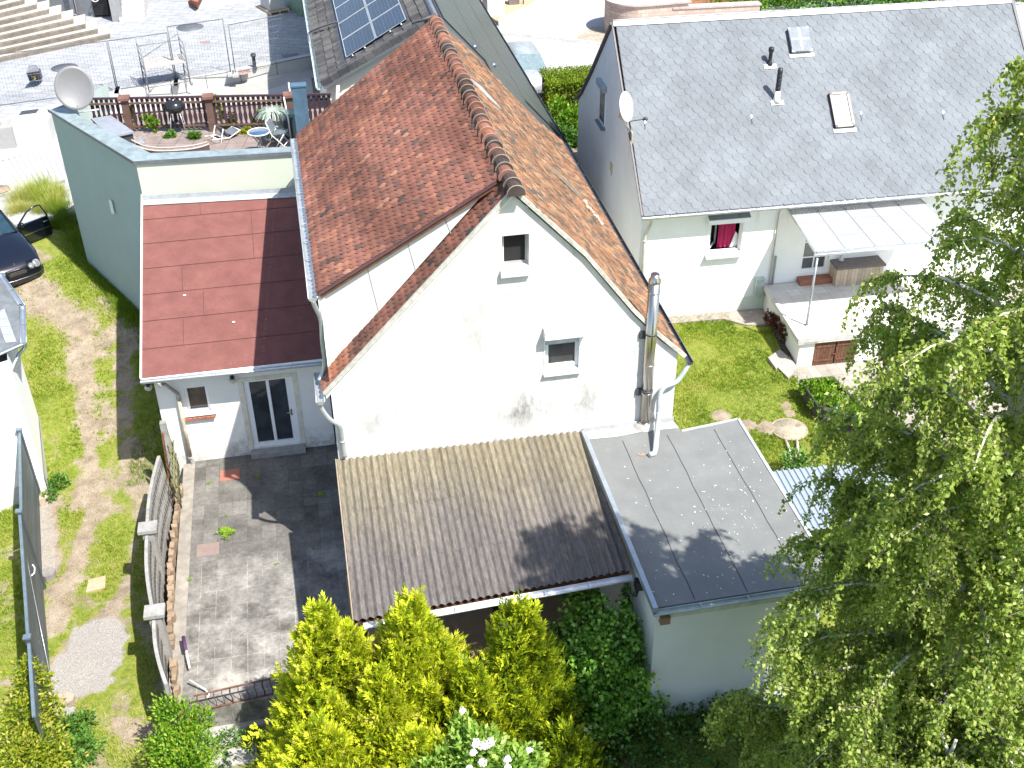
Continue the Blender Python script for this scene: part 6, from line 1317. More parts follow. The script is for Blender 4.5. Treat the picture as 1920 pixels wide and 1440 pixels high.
n = 13; fs = [(i*n+k, i*n+k+1, (i+1)*n+k+1, (i+1)*n+k) for i in range(len(secs)-1) for k in range(n-1)]+[tuple(range(n))[::-1], tuple((len(secs)-1)*n+k for k in range(n))]
# leave the driver door opening (left flank 1.75..2.8) out
fs = [f for f in fs if not (5*n <= f[0] < 6*n and f[0] % n in (1, 2))]
mb = MB(); mb.add(vs, fs, .5, True); body = mb.build('body', CP_M, car)
gh = [(1.45, .70, .98), (2.15, .58, 1.40), (2.6, .57, 1.44), (3.2, .56, 1.41), (3.95, .64, 1.02)]
vs = []
for l, hw, z in gh: vs += [K(l, hw+.04, .97 if z > 1.1 else z-.01), K(l, hw, z), K(l, 0, z+.04), K(l, -hw, z), K(l, -hw-.04, .97 if z > 1.1 else z-.01)]
mb = MB(); fs = [(i*5+k, i*5+k+1, (i+1)*5+k+1, (i+1)*5+k) for i in range(4) for k in range(4)]; mb.add(vs, [f for f in fs if f[0]//5 in (1, 2) and f[0] % 5 in (1, 2)], .5, True); mb.build('roof', CP_M, car)
mb = MB(); mb.add([K(1.45, .70, .97), K(1.45, -.70, .97), K(2.15, -.575, 1.39), K(2.15, 0, 1.43), K(2.15, .575, 1.39), K(1.42, 0, 1.0)], [(0, 5, 3, 4), (5, 1, 2, 3)], .5); mb.build('windscreen', m_plain('car_glass_blue', (.015, .04, .06), .06, spec=.7, var=.3), car)
mb = MB(); mb.add([vs[i] for i in (3*5, 3*5+1, 3*5+2, 3*5+3, 3*5+4, 20, 21, 22, 23, 24)], [(1, 2, 7, 6), (2, 3, 8, 7)], .5); mb.add([vs[5+3], vs[5+4], vs[10+4], vs[10+3]], [(0, 1, 2, 3)]); mb.add([vs[10+3], vs[10+4], vs[15+4], vs[15+3]], [(0, 1, 2, 3)]); mb.add([vs[15+3], vs[15+4], vs[24], vs[23]], [(0, 1, 2, 3)]); mb.build('window', GLASSD, car)
mb = MB(); mb.beam(K(1.43, .70, .98), K(2.15, .585, 1.41), .06, .05); mb.beam(K(1.43, -.70, .98), K(2.15, -.585, 1.41), .06, .05); mb.beam(K(2.15, -.585, 1.41), K(2.15, .585, 1.41), .05, .04); mb.build('pillar', CP_M, car)
mb = MB(); mb.obox(K(1.9, -.6, .35), cl_*1.2, ch*-1.1, (0, 0, .12)); mb.obox(K(2.5, -.5, .45), cl_*.4, ch*-.15, (0, 0, .6)); mb.obox(K(2.5, .15, .45), cl_*.4, ch*-.15, (0, 0, .6)); mb.build('interior', m_plain('dark_seats', (.02, .02, .022), .8), car)
LAMP = m_plain('headlight_glass', (.30, .32, .35), .06, .3, .6, 22, spec=.9)
for s in (-1, 1):
    mb = MB()
    for (l_, w_, r1) in ((.05, .63, .125), (-.01, .45, .09)):
        c = K(l_, s*w_, .60); ax_ = (ch*.8+V((0, 0, .55))+cl_*s*.15).normalized(); mb.lathe(c-ax_*.05, [(r1*1.08, 0), (r1, .045), (r1*.7, .062), (0.0, .07)], 18, ax_)
    mb.build('headlight', LAMP, car)
mb = MB(); mb.slab([K(.01, -.24, .40), K(.01, .24, .40), K(.07, .27, .58), K(.07, -.27, .58)], ch*.03); gl_ = mb.build('grille', BLACK, car)
mb = MB()
for k in range(4): mb.beam(K(.0, -.24, .43+k*.04)+ch*.03, K(.0, .24, .43+k*.04)+ch*.03, .01, .012)
mb.tube([K(.0, -.25, .40)+ch*.03, K(.0, .25, .40)+ch*.03, K(.05, .28, .59)+ch*.02, K(.05, -.28, .59)+ch*.02, K(.0, -.25, .40)+ch*.03], .013, 5); mb.build('chrome_trim', STEEL, gl_)
mb = MB(); c = K(.12, 0, .70); mb.tube([c+cl_*math.cos(a)*.03+V((0, 0, .03+math.sin(a)*.03)) for a in np.linspace(0, 6.283, 13)], .004, 4); mb.tube([c, c+V((0, 0, .06))], .004, 4); mb.build('bonnet_ornament', STEEL, body)
mb = MB(); mb.add([], []) ; 
pts = [(.10, -.80), (-.03, -.6), (-.07, -.2), (-.07, .2), (-.03, .6), (.10, .80), (.35, .87)]
vs = []
for l_, w_ in [(.35, -.87)]+pts: vs += [K(l_, w_, .16), K(l_-.02, w_*1.01, .30), K(l_+.02, w_*.99, .44)]
mb.add(vs, [(i*3+k, i*3+k+1, i*3+k+4, i*3+k+3) for i in range(7) for k in range(2)], .5, True); mb.build('bumper', CP_M, car)
mb = MB(); mb.tube([K(l_-.03, w_*1.01, .33) for l_, w_ in pts], .009, 5, caps=True); mb.build('bumper_trim', STEEL, car)
for l_ in (.85, 3.55):
    for s in (-1, 1):
        mb = MB(); c = K(l_, s*.80, .29); mb.lathe(c-cl_*.1, [(.24, 0), (.30, .02), (.31, .1), (.30, .18), (.24, .2)], 22, cl_); wh = mb.build('wheel', RUB, car); mb = MB(); mb.lathe(c+cl_*(.10*s)-cl_*.01, [(.19, 0), (.19, .02)], 16, cl_); mb.build('rim', ZINC_L, wh)
# open door
h0 = K(1.78, .87, 0); hd = (V((-8.36, 35.3, 0))-V((h0.x, h0.y, 0))); hd.z = 0; hd = hd.normalized()*1.02; hu = hd.normalized()
def DO(s, z, t=0): q = V((h0.x, h0.y, cz0+slope*1.78+z))+hd*s; nrm = V((-hu.y, hu.x, 0)); return q+nrm*t
mb = MB(); mb.slab([DO(0, .28), DO(1, .28), DO(1.04, .55), DO(1.0, .93), DO(0, .90)], V((-hu.y, hu.x, 0))*.09); dr_ = mb.build('door', CP_M, car)
mb = MB(); mb.tube([DO(0.02, .92, .04), DO(.40, 1.28, .04), DO(.66, 1.37, .04), DO(.84, 1.36, .04), DO(1.0, .93, .04)], .028, 6); mb.build('door_frame', CP_M, dr_)
mb = MB(); mb.beam(DO(.02, .56, -.005), DO(1.0, .58, -.005), .012, .03); mb.beam(DO(.08, .93, .03), DO(.97, .94, .03), .03, .012); mb.build('door_trim', STEEL, dr_)
mb = MB(); q = DO(.10, .97, -.09); mb.lathe(q, [(.0, -.07), (.07, -.05), (.09, 0), (.07, .05), (.0, .07)], 10, hu); mb.build('mirror', CP_M, dr_)
mb = MB(); mb.tube([DO(.80, .80, -.03), DO(.95, .80, -.03)], .014, 6); mb.build('handle', STEEL, dr_)
for s in (.35,):
    mb = MB(); mb.tube([K(1.40, .55, 1.0), K(1.55, -.05, 1.09)], .008, 4); mb.tube([K(1.40, -.05, 1.0), K(1.55, -.6, 1.07)], .008, 4); mb.build('wiper', BLACK, car)
# ================================================================== STREET AND PLAZA
ZST, ZPL = 1.27, 1.75
SP = NT('pale_paving_stones'); br = SP.n('ShaderNodeTexBrick'); mp = SP.n('ShaderNodeMapping'); mp.inputs['Rotation'].default_value = (0, 0, .38); SP.l(SP.pos(), mp.inputs[0]); SP.l(mp.outputs[0], br.inputs[0])
br.offset = .5; br.inputs['Scale'].default_value = 1; br.inputs['Brick Width'].default_value = .9; br.inputs['Row Height'].default_value = .45; br.inputs['Mortar Size'].default_value = .016
br.inputs['Color1'].default_value = (.28, .29, .305, 1); br.inputs['Color2'].default_value = (.33, .34, .352, 1); br.inputs['Mortar'].default_value = (.17, .18, .21, 1)
c = SP.mix(br.outputs['Color'], SP.ramp(SP.noise(1.2, 7, .75), [(.3, .80), (.65, 1.08)]), 1, 'MULTIPLY'); SP_M = SP.set(c, .9, 0, .2)
SR_ = m_plain('pale_concrete_road', (.37, .37, .37), .9, var=.07, scale=1.3); SW_ = m_plain('grey_side_strip', (.34, .33, .31), .9, var=.12, scale=2)
def S(px, py, z=ZST): return P(px, py, z)
# street sheet (laid 4 mm layers over the ground)
mb = MB(); mb.slab([V((-60, 35.0, ZST)), V((-8.6, 36.1, ZST)), V((-6.2, 36.2, ZST)), V((.6, 36.6, ZST)), V((.6, 62, ZST)), V((-60, 120, ZST))], (0, 0, -.3)); tag(mb.build('street', SR_), kind='structure')
mb = MB(); mb.slab([V((8.7, 41.5, ZST)), V((40, 41.5, ZST)), V((60, 140, ZST)), V((8.7, 140, ZST))], (0, 0, -.3)); tag(mb.build('street_beyond', SR_), kind='structure')
top = [(-60, 245), (0, 230), (100, 203), (190, 184), (320, 158), (450, 133), (584, 106), (640, 94)]; bot = [(-60, 297), (0, 286), (100, 259), (190, 232), (320, 190), (363, 178), (584, 127), (640, 114)]
edge = [P(*p, ZPL) for p in top]
mb = MB(); mb.slab([V((e.x, e.y+.25, ZPL)) for e in edge]+[V((1.2, 140, ZPL)), V((-60, 140, ZPL))], (0, 0, -.6)); tag(mb.build('plaza', SP_M), kind='structure')
rw = thing('retaining_wall', 'low retaining wall of long pale concrete blocks edging the plaza', 'wall', edge[3])
for i in range(len(edge)-1):
    a, b = edge[i], edge[i+1]; L_ = (b-a).length; m = max(1, round(L_/1.9))
    for j in range(m):
        p, q = lerp(a, b, j/m+.004), lerp(a, b, (j+1)/m-.004); mb = MB(); mb.beam(V((p.x, p.y+.15, ZPL+.07)), V((q.x, q.y+.15, ZPL+.07)), .34, .75, off=(0, .5)) if False else mb.obox(V((p.x, p.y, ZST-.2)), q-p, (0, .32, 0), (0, 0, ZPL+.05-ZST+.2)); mb.build('block', m_plain('pale_block', (.44, .44, .43), .85, var=.06, scale=3), rw)
mb = MB(); mb.slab([P(*p, ZST+.004) for p in [(330, 192), (363, 181), (584, 130), (640, 118), (640, 132), (590, 145), (500, 168), (430, 182), (350, 205)]], (0, 0, -.1)); tag(mb.build('side_strip', SW_), kind='structure')
mb = MB(); mb.slab([P(*p, ZST+.006) for p in [(-60, 302), (0, 288), (105, 262), (105, 272), (0, 304), (-60, 318)]], (0, 0, -.1)); tag(mb.build('gutter_strip', SW_), kind='structure')
big_ = thing('concrete_block', 'big pale concrete box with a dark square opening at the street corner', 'block', P(65, 262, ZST))
a_, b_ = P(28, 272, ZST), P(100, 262, ZST); mb = MB(); mb.obox(a_+V((0, -.12, 0)), b_-a_, (0, 1.6, 0), (0, 0, .78)); mb.build('body', MATS['pale_block'], big_); q = P(52, 211, ZST+.79); mb = MB(); mb.obox(q+V((-.3, -.2, -.005)), (.62, .1, 0), (.05, .42, 0), (0, 0, .01)); mb.build('opening', DGREY, big_)
mb = MB(); c_ = P(33, 278, ZST); mb.obox(c_+V((-3.5, -.25, 0)), (3.45, .3, 0), (0, .3, 0), (0, 0, .8)); tag(mb.build('grey_wall', m_plain('mid_grey_render', (.30, .30, .30), .9, var=.08), origin=c_), 'short mid grey wall left of the big concrete box', 'wall')
# kerb of setts and tarmac edge by the terrace building
mb = MB()
for k in range(13):
    a, b = lerp(P(-10, 372, 1.28), P(122, 342, 1.28), k/13), lerp(P(-10, 372, 1.28), P(122, 342, 1.28), (k+.88)/13); mb.obox(a, b-a, (0, .26, 0), (0, 0, -.2), random.random())
tag(mb.build('sett_kerb', m_plain('grey_setts', (.24, .24, .25), .9, var=.2, tone=.3), origin=P(50, 360, 1.2)), 'row of grey setts edging the street beside the long grass', 'kerb')
mb = MB()
for k in range(15):
    p0, p1 = P(-40+k*11, 312-k*2.9, ZST+.006), P(8+k*9.5, 370-k*2.0, ZST+.006); mb.obox(p0, V((.03, 0, 0)), p1-p0, (0, 0, -.003))
mb.mi = 0
tag(mb.build('paving_joints', m_plain('joint_grey', (.27, .27, .28), .9)), kind='structure')
# covers
def cover(px, py, z, rx, label, mat, sq=False):
    q = P(px, py, z); mb = MB()
    if sq: mb.obox(q+V((-rx, -rx*.6, .001)), (rx*2, rx*.3, 0), (-rx*.25, rx*1.3, 0), (0, 0, .008))
    else: mb.lathe(q, [(rx, 0), (rx, .006), (0, .0075)], 28)
    tag(mb.build('manhole_cover', mat, origin=q), label, 'manhole cover')
MH = m_plain('cast_iron', (.13, .14, .16), .6, .3); MHB = m_plain('rust_brown_iron', (.30, .20, .18), .8)
cover(356, 51, ZPL+.004, .62, 'large dark round cover in the middle of the plaza', MH); cover(121, 127, ZPL+.004, .55, 'dark round cover just behind the big satellite dish', MH)
cover(386, 79, ZPL+.004, .22, 'small square brown cover below the large round one', MHB, True); cover(453, 135, ZPL+.004, .36, 'brown round cover beside the mesh fence foot', MHB); cover(0, 355, ZST+.03, .34, 'brown cover at the left edge of the street', MHB); cover(547, 105, ZPL+.004, .36, 'dark narrow drain grate near the solar roof', MH, True)
# bollard
q = P(478, 128, ZPL); zt = ZH(477, 99, q.x, q.y)-ZPL; mb = MB(); mb.lathe(q, [(.11, 0), (.10, .03), (.075, .05), (.075, zt*.75), (.11, zt*.77), (.115, zt*.92), (.07, zt*.97), (.03, zt)], 16); tag(mb.build('bollard', m_plain('navy_iron', (.035, .035, .06), .5), origin=q), 'dark bollard with rounded cap at the plaza edge', 'bollard')
# letter box on post
q = P(67, 172, ZPL); lb = thing('letter_box', 'dark grey free standing letter box with yellow emblem', 'letter box', q); s_ = .26; zb_ = .0
a = P(55, 152, ZPL+.15); mb = MB(); mb.slab([a, P(78, 150, ZPL+.15), P(73, 133, ZPL+.75), P(49, 137, ZPL+.75)], (0, .35, 0)); mb.build('body', m_plain('anthracite_box', (.05, .05, .07), .5), lb)
mb = MB(); mb.slab([P(49, 137, ZPL+.75), P(73, 133, ZPL+.75), P(66, 125, ZPL+.95)+V((0, .1, 0)), P(52, 127, ZPL+.95)+V((0, .1, 0))], (0, .15, .0)); mb.build('lid', m_plain('grey_lid_box', (.15, .16, .19), .4), lb)
mb = MB(); c = P(64, 145, ZPL+.45)+V((0, -.05, 0)); u_ = V((.97, .1, 0)); 
mb.tube([c+u_*-.08+V((0, 0, .05)), c+u_*.08+V((0, 0, .05))], .012, 4); mb.tube([c+u_*-.05+V((0, 0, -.0)), c+u_*.04+V((0, 0, -.0)), c+u_*.06+V((0, 0, -.05)), c+u_*-.03+V((0, 0, -.07))], .014, 4); mb.build('emblem', m_plain('yellow_print', (.75, .60, .08), .6), lb)
# scaffold
q = P(303, 165, ZPL); sc = thing('scaffold_tower', 'small aluminium scaffold tower with one wooden platform on the plaza', 'scaffold', q)
f1_, f2_, f3_, f4_ = P(279, 170, ZPL), P(357, 157, ZPL), P(346, 150, ZPL), P(262, 161, ZPL); t1_ = 1.95
f3_ = f2_+V((-.25, 1.05, 0)); f4_ = f1_+V((-.25, 1.05, 0))
hts = [t1_*.78, t1_, t1_*1.18, t1_*1.02]
for (p, h) in ((f1_, 1.65), (f4_, 1.8), (f2_, 1.75), (f3_, 1.95)):
    mb = MB(); mb.tube([p, p+V((0, 0, h))], .026, 6); mb.lathe(p, [(.07, 0), (.07, .09)], 10, (1, 0, 0)); mb.build('upright', m_plain('dull_aluminium', (.20, .205, .22), .5, .3), sc)
for (a, b) in ((f1_, f4_), (f2_, f3_)):
    mb = MB()
    for k in range(6): z_ = .25+k*.27; mb.tube([a+V((0, 0, z_)), b+V((0, 0, z_))], .016, 5)
    mb.build('ladder_rungs', m_plain('dull_aluminium', (.20, .205, .22), .5, .3), sc)
mb = MB(); mb.slab([p+V((0, 0, .88)) for p in (f1_, f2_, f3_, f4_)], (0, 0, .05)); mb.build('platform', m_plain('grey_ply', (.40, .38, .35), .8), sc)
mb = MB(); mb.tube([f4_+V((0, 0, .95)), f3_+V((0, 0, 1.75))], .016, 5); mb.tube([f1_+V((0, 0, .12)), f2_+V((0, 0, .12))], .016, 5); mb.tube([f4_+V((0, 0, 1.5)), f3_+V((0, 0, 1.5))], .014, 5); mb.tube([f1_+V((0, 0, .12)), f3_+V((0, 0, .12))], .014, 5); mb.build('brace', m_plain('dull_aluminium', (.20, .205, .22), .5, .3), sc)
# mesh fence panels
def meshfence(label, a, b, h, sx_=.12):
    o = thing('mesh_fence_panel', label, 'site fence', a, 'temporary mesh fence panels on the plaza')
    mb = MB(); mb.tube([a, a+V((0, 0, h)), b+V((0, 0, h)), b, a+V((0, 0, .05)), b+V((0, 0, .05))][:1]+[a+V((0, 0, h))], .021, 6); mb.tube([b, b+V((0, 0, h))], .021, 6); mb.tube([a+V((0, 0, h-.02)), b+V((0, 0, h-.02))], .016, 6); mb.tube([a+V((0, 0, .1)), b+V((0, 0, .1))], .016, 6); mb.build('frame', m_plain('dull_steel', (.13, .135, .145), .5, .3), o)
    mb = MB(); L_ = (b-a).length
    for k in range(1, int(L_/sx_)): p = a.lerp(b, k*sx_/L_); mb.tube([p+V((0, 0, .1)), p+V((0, 0, h))], .0042, 3, caps=False)
    for k in range(1, int(h/.26)): mb.tube([a+V((0, 0, .1+k*.26)), b+V((0, 0, .1+k*.26))], .0055, 3, caps=False)
    mb.build('wire_mesh', m_plain('grey_wire', (.26, .27, .29), .5, .2), o)
    for p in (a, b): mb = MB(); mb.obox(p+V((-.12, -.35, 0)), (.24, 0, 0), (0, .7, 0), (0, 0, .1)); mb.build('foot', m_plain('grey_foot', (.42, .43, .44), .8), o)
pa = P(222, 172, ZPL); ha = ZH(201, 76, pa.x, pa.y)-ZPL; pb_ = P(442, 140, ZPL); pb2 = P(433, 139, ZPL); hb = ZH(421, 38, pb_.x, pb_.y)-ZPL
pm = lerp(pa, pb2, .5)
meshfence('mesh panel left of the grey post, behind the dish', P(-20, 205, ZPL), pa+V((-.06, 0, 0)), ha); meshfence('mesh panel between its grey post and the scaffold tower', pa, pm, ha); meshfence('mesh panel between scaffold tower and the twin posts', pm+V((.06, 0, 0)), pb2, hb*1.02); meshfence('mesh panel right of the twin posts by the bollard', pb_, P(588, 108, ZPL), hb*.92)
# wide stairs
stt = thing('wide_stairs', 'flight of wide beige concrete steps rising at the top left corner', 'stairs', P(100, 100, ZPL))
n = 9
for k in range(n):
    x_r = 207-k*23; y_r = 73-k*9.2; xl = -70; yl = 122-k*13.6+11
    z = ZPL+.15*(k+1); 
    a, b = P(x_r, y_r-1, ZPL+.15*k), P(xl, yl-1, ZPL+.15*k)
    mb = MB(); mb.slab([V((b.x, b.y, z)), V((a.x, a.y, z)), V((a.x-.2, a.y+1.8, z)), V((b.x-.2, b.y+1.8, z))], (0, 0, -.15-.02)); st1 = mb.build('step', m_plain('beige_step', (.42, .385, .34), .9, var=.16, scale=1.5, bump=.2), stt)
    mb = MB(); mb.slab([V((b.x, b.y-.015, z+.006)), V((a.x, a.y-.015, z+.006)), V((a.x-.02, a.y+.24, z+.006)), V((b.x-.02, b.y+.24, z+.006))], (0, 0, -.17)); mb.build('stained_nosing', m_plain('stained_stone', (.17, .15, .125), .95, var=.3, scale=4, bump=.4), st1)
# grey house corner with downpipe, dark door recess, black machine and steps
hA = P(150, 36, ZPL); gh_ = thing('grey_house', 'grey rendered house corner with black downpipe at the top edge', 'house', hA)
w0, w1 = P(40, -6, ZPL), P(150, 37, ZPL); w1 = P(182, 40, ZPL)
mb = MB(); vwall(mb, P(30, 5, ZPL)+V((-2, 1, 0)), P(178, 32, ZPL), ZPL-.3, 8); vwall(mb, P(178, 32, ZPL), P(186, 5, ZPL)+V((.8, 3, 0)), ZPL-.3, 8); mb.build('wall', m_plain('grey_render', (.24, .25, .26), .9, var=.1), gh_)
mb = MB(); q = P(146, 30, ZPL)+V((0, -.1, 0)); mb.tube([q+V((.1, -.1, .05)), q+V((.0, 0, .15)), q+V((0, 0, 5))], .06, 8); mb.build('downpipe', m_plain('black_pipe', (.05, .05, .07), .4), gh_)
q = P(212, 40, ZPL); mb = MB(); mb.obox(q+V((.0, -.1, 0)), (.45, .1, 0), (0, 3, 0), (0, 0, 1.5)); tag(mb.build('stair_wall', m_plain('grey_render', (.3, .3, .3)), origin=q), 'narrow grey wall beside the small outside stair', 'wall')
es = thing('outside_stair', 'short flight of pale steps beside the grey house', 'stairs', P(245, 40, ZPL))
for k in range(5): a, b = P(224, 42, ZPL), P(272, 37, ZPL); a = V((a.x, a.y+k*.32, 0)); b = V((b.x, b.y+k*.32, 0)); mb = MB(); mb.slab([V((a.x, a.y, ZPL+.17*(k+1))), V((b.x, b.y, ZPL+.17*(k+1))), V((b.x, b.y+3, ZPL+.17*(k+1))), V((a.x, a.y+3, ZPL+.17*(k+1)))], (0, 0, -.17)); mb.build('step', m_plain('pale_step', (.48, .47, .46), .9), es)
q = P(192, 30, ZPL); mc = thing('black_machine', 'black machine with round chrome ringed lamp beside the grey house', 'machine', q)
mb = MB(); mb.slab([q+V(p) for p in ((-.3, -.2, .1), (.35, -.25, .1), (.4, .3, .1), (-.35, .35, .1))], (0, 0, .75)); mb.tube([q+V((-.3, 0, .85)), q+V((.4, 0, 1.15))], .09, 8); mb.build('body', BLACK, mc)
mb = MB(); c = q+V((-.12, -.35, .95)); mb.tube([c+V((math.cos(a)*.17, 0, math.sin(a)*.17)) for a in np.linspace(0, 6.283, 17)], .022, 6); mb.build('ring', WPAINT, mc); mb = MB(); mb.box((q.x+.15, q.y-.4, ZPL+.95), (q.x+.45, q.y-.1, ZPL+1.15)); mb.build('screen', STEEL, mc)
# low white wall, pallets, green heap
q = P(372, 17, ZPL); mb = MB(); mb.obox(q, P(455, 4, ZPL)-q, (0, .4, 0), (0, 0, .9)); tag(mb.build('low_white_wall', MATS['pale_block'], origin=q), 'low white wall at the top edge left of the pallet', 'wall')
q = P(352, 12, ZPL); mb = MB(); mb.slab([P(352, 3, ZPL), P(370, 17, ZPL), P(370, 4, ZPL+.5), P(358, 0, ZPL+.4)], (.3, .5, .2)); tag(mb.build('clay_heap', BRICK, origin=q), 'small dark red heap at the end of the low white wall', 'heap')
q = P(512, 20, ZPL); pl_ = thing('loaded_pallet', 'wooden pallet carrying a pale stack of slabs at the top edge', 'pallet', q); a, b, c_ = P(482, 9, ZPL+.14), P(507, 24, ZPL+.14), P(543, 17, ZPL+.14)
mb = MB()
for k in range(6): t0 = k/6; p0 = lerp(b, a, t0); mb.obox(p0, (a-b)*.12, c_-b, (0, 0, -.025))
for k in range(3): p0 = lerp(b, c_, k/2.15); mb.obox(p0+V((0, 0, -.14)), (c_-b)*.06, a-b, (0, 0, .115))
mb.build('pallet_boards', m_plain('pale_pallet_wood', (.50, .38, .25), .8), pl_); mb = MB(); mb.obox(lerp(b, a, .15)+(c_-b)*.1+V((0, 0, .01)), (a-b)*.7, (c_-b)*.75, (0, 0, .7)); mb.build('slab_stack', MATS['pale_block'], pl_)
for (px, py, r, lb_) in ((588, 12, 1.3, 'green tarpaulin covered heap at the top edge left of the grey roof'),):
    q = P(px, py, ZPL); mb = MB(); vs = []; n = 18; m = 6
    for j in range(m+1):
        for i in range(n): a = 2*math.pi*i/n; rr_ = r*math.cos(j/m*1.5)*(1+.12*math.sin(3*a+j)); vs.append(q+V((math.cos(a)*rr_, math.sin(a)*rr_*1.3, math.sin(j/m*1.5)*.7*(1+.1*math.sin(5*a)))))
    mb.add(vs, [(j*n+i, j*n+(i+1) % n, (j+1)*n+(i+1) % n, (j+1)*n+i) for j in range(m) for i in range(n)], .5, True); tag(mb.build('tarpaulin_heap', m_plain('green_tarp', (.16, .24, .15), .7, var=.3, scale=3), origin=q), lb_, 'heap')
# far right of the solar roof: gate pillar, bed wall, cobbles
q = P(930, 36, ZST); mb = MB(); mb.obox(q+V((-.4, 0, 0)), (.85, .1, 0), (-.1, .9, 0), (0, 0, 1.5)); tag(mb.build('gate_pillar', m_plain('white_pillar', (.66, .66, .65), .8, var=.05), origin=q), 'square white gate pillar beyond the solar roof', 'pillar')
mb = MB(); a, b = P(935, 49, ZST), P(1045, -4, ZST); mb.slab([a, b, b+V((0, .35, 0)), a+V((0, .35, 0))], (0, 0, .22)); tag(mb.build('bed_kerb', m_plain('cream_kerb', (.50, .45, .36), .9), origin=a), 'cream stone kerb of the sandy bed beyond the solar roof', 'kerb')
mb = MB(); mb.slab([a+V((0, .35, .12)), b+V((0, .35, .12)), b+V((-.5, 6, .12)), a+V((-1.5, 8, .12))], (0, 0, -.2)); tag(mb.build('sandy_bed', m_plain('sandy_soil', (.42, .33, .2), .95, var=.3, scale=3)), kind='structure')
q = P(961, 10, ZST+.1); mb = MB(); mb.box((q.x-.18, q.y, ZST), (q.x+.35, q.y+.2, ZST+1.1)); mb.tube([q+V((.55, 0, -.1)), q+V((.55, 0, 1.4))], .03, 5); tag(mb.build('meter_cabinet', m_plain('grey_brown_cabinet', (.16, .13, .12), .6), origin=q), 'small dark cabinet standing in the sandy bed', 'cabinet')
mb = MB(); mb.slab([P(*p, ZST+.006) for p in [(942, 60), (1075, 74), (1160, 82), (1160, 88), (1075, 80), (938, 66)]], (0, 0, -.05)); tag(mb.build('cobble_strip', m_plain('cobbles_grey', (.34, .33, .33), .9, var=.3, scale=9, bump=.5)), kind='structure')
mb = MB(); mb.slab([P(*p, ZST+.006) for p in [(1077, 72), (1110, 50), (1160, 50), (1160, 82)]], (0, 0, -.05)); tag(mb.build('cobbled_corner', m_plain('cobbles_tan', (.36, .31, .25), .9, var=.35, scale=9, bump=.5)), kind='structure')
# curved brick wall
cc_ = P(1180, 62, ZST)+V((.3, .5, 0)); bw = thing('curved_brick_wall', 'curved pale brick wall with a round end beyond the slate roof', 'wall', cc_)
BW = NT('pinkish_brick'); br = BW.n('ShaderNodeTexBrick'); mpn = BW.n('ShaderNodeMapping'); mpn.inputs['Rotation'].default_value = (1.5708, 0, 0); BW.l(BW.pos(), mpn.inputs[0]); BW.l(mpn.outputs[0], br.inputs[0]); br.inputs['Scale'].default_value = 1; br.inputs['Brick Width'].default_value = .35; br.inputs['Row Height'].default_value = .16; br.inputs['Mortar Size'].default_value = .01
br.inputs['Color1'].default_value = (.42, .30, .25, 1); br.inputs['Color2'].default_value = (.50, .40, .34, 1); br.inputs['Mortar'].default_value = (.28, .24, .21, 1); BW_M = BW.set(br.outputs['Color'], .9)
r_ = 1.35; arc = [(cc_.x+math.cos(a)*r_, cc_.y+math.sin(a)*r_) for a in np.linspace(math.pi*.55, math.pi*1.5, 20)]+[(cc_.x+2.2, cc_.y-r_+.1), (cc_.x+2.3, cc_.y+.3)]
mb = MB(); mb.slab([V((x, y, ZST+1.45)) for x, y in arc]+[V((cc_.x+2.2, cc_.y+1.2, ZST+1.45))], (0, 0, -1.6)); mb.build('wall', BW_M, bw)
arc2 = [(cc_.x+(x-cc_.x)*1.06, cc_.y+(y-cc_.y)*1.06) for x, y in arc]; mb = MB(); mb.slab([V((x, y, ZST+1.52)) for x, y in arc2]+[V((cc_.x+2.3, cc_.y+1.3, ZST+1.52))], (0, 0, -.07)); mb.build('coping', m_plain('rough_pink_coping', (.46, .36, .33), .9, var=.2), bw)
a = P(1262, 30, ZST+.9); b = P(1424, 22, ZST+.9); w2_ = thing('low_brick_wall', 'low pale brick garden wall joining the curved wall', 'wall', a); mb = MB(); mb.obox(V((a.x, a.y, ZST-.1)), b-a, (0, .4, 0), (0, 0, 1.3)); mb.build('wall', BW_M, w2_); mb = MB(); mb.obox(V((a.x-.05, a.y-.04, ZST+1.2)), b-a+V((.1, 0, 0)), (0, .48, 0), (0, 0, .08)); mb.build('coping', MATS['rough_pink_coping'], w2_)
mb = MB(); mb.slab([V((17.0, 54.8, ZST+.9)), V((24, 54.8, ZST+.9)), V((40, 75, ZST+.9)), V((17.0, 75, ZST+.9))], (0, 0, -1)); tag(mb.build('bark_mulch', m_plain('red_bark', (.34, .17, .09), .95, var=.35, scale=8, bump=.6)), kind='structure')
mb = MB(); mb.slab([V((24, 45, 1.26)), V((60, 45, 1.26)), V((60, 90, 1.26)), V((24, 90, 1.26))], (0, 0, -.2)); tag(mb.build('meadow', m_plain('meadow_green', (.13, .20, .05), .95, var=.4, scale=3, bump=.7)), kind='structure')
# second car, only roof and windscreen seen over the hedge
cq = V((8.75, 44.2, ZST)); c2 = thing('parked_car', 'silver car half hidden behind the clipped hedge', 'car', cq)
def K2(l, w, h): return cq+V((w+.5, l+.2, h))
vs = []
for l, hw, z in ((-.9, .7, .75), (.0, .8, .92), (.6, .62, 1.40), (2.2, .62, 1.42), (3.0, .75, .95), (3.4, .7, .8)): vs += [K2(l, -hw-.05, .3), K2(l, -hw, z), K2(l, 0, z+.04), K2(l, hw, z), K2(l, hw+.05, .3)]
mb = MB(); f_all = [(i*5+k, i*5+k+1, (i+1)*5+k+1, (i+1)*5+k) for i in range(5) for k in range(4)]; mb.add(vs, [f for f in f_all if not (f[0]//5 == 1 and f[0] % 5 in (1, 2))]+[(0, 4, 3, 2, 1)], .5, True); mb.build('body', m_plain('silver_paint', (.50, .52, .55), .25, .5), c2)
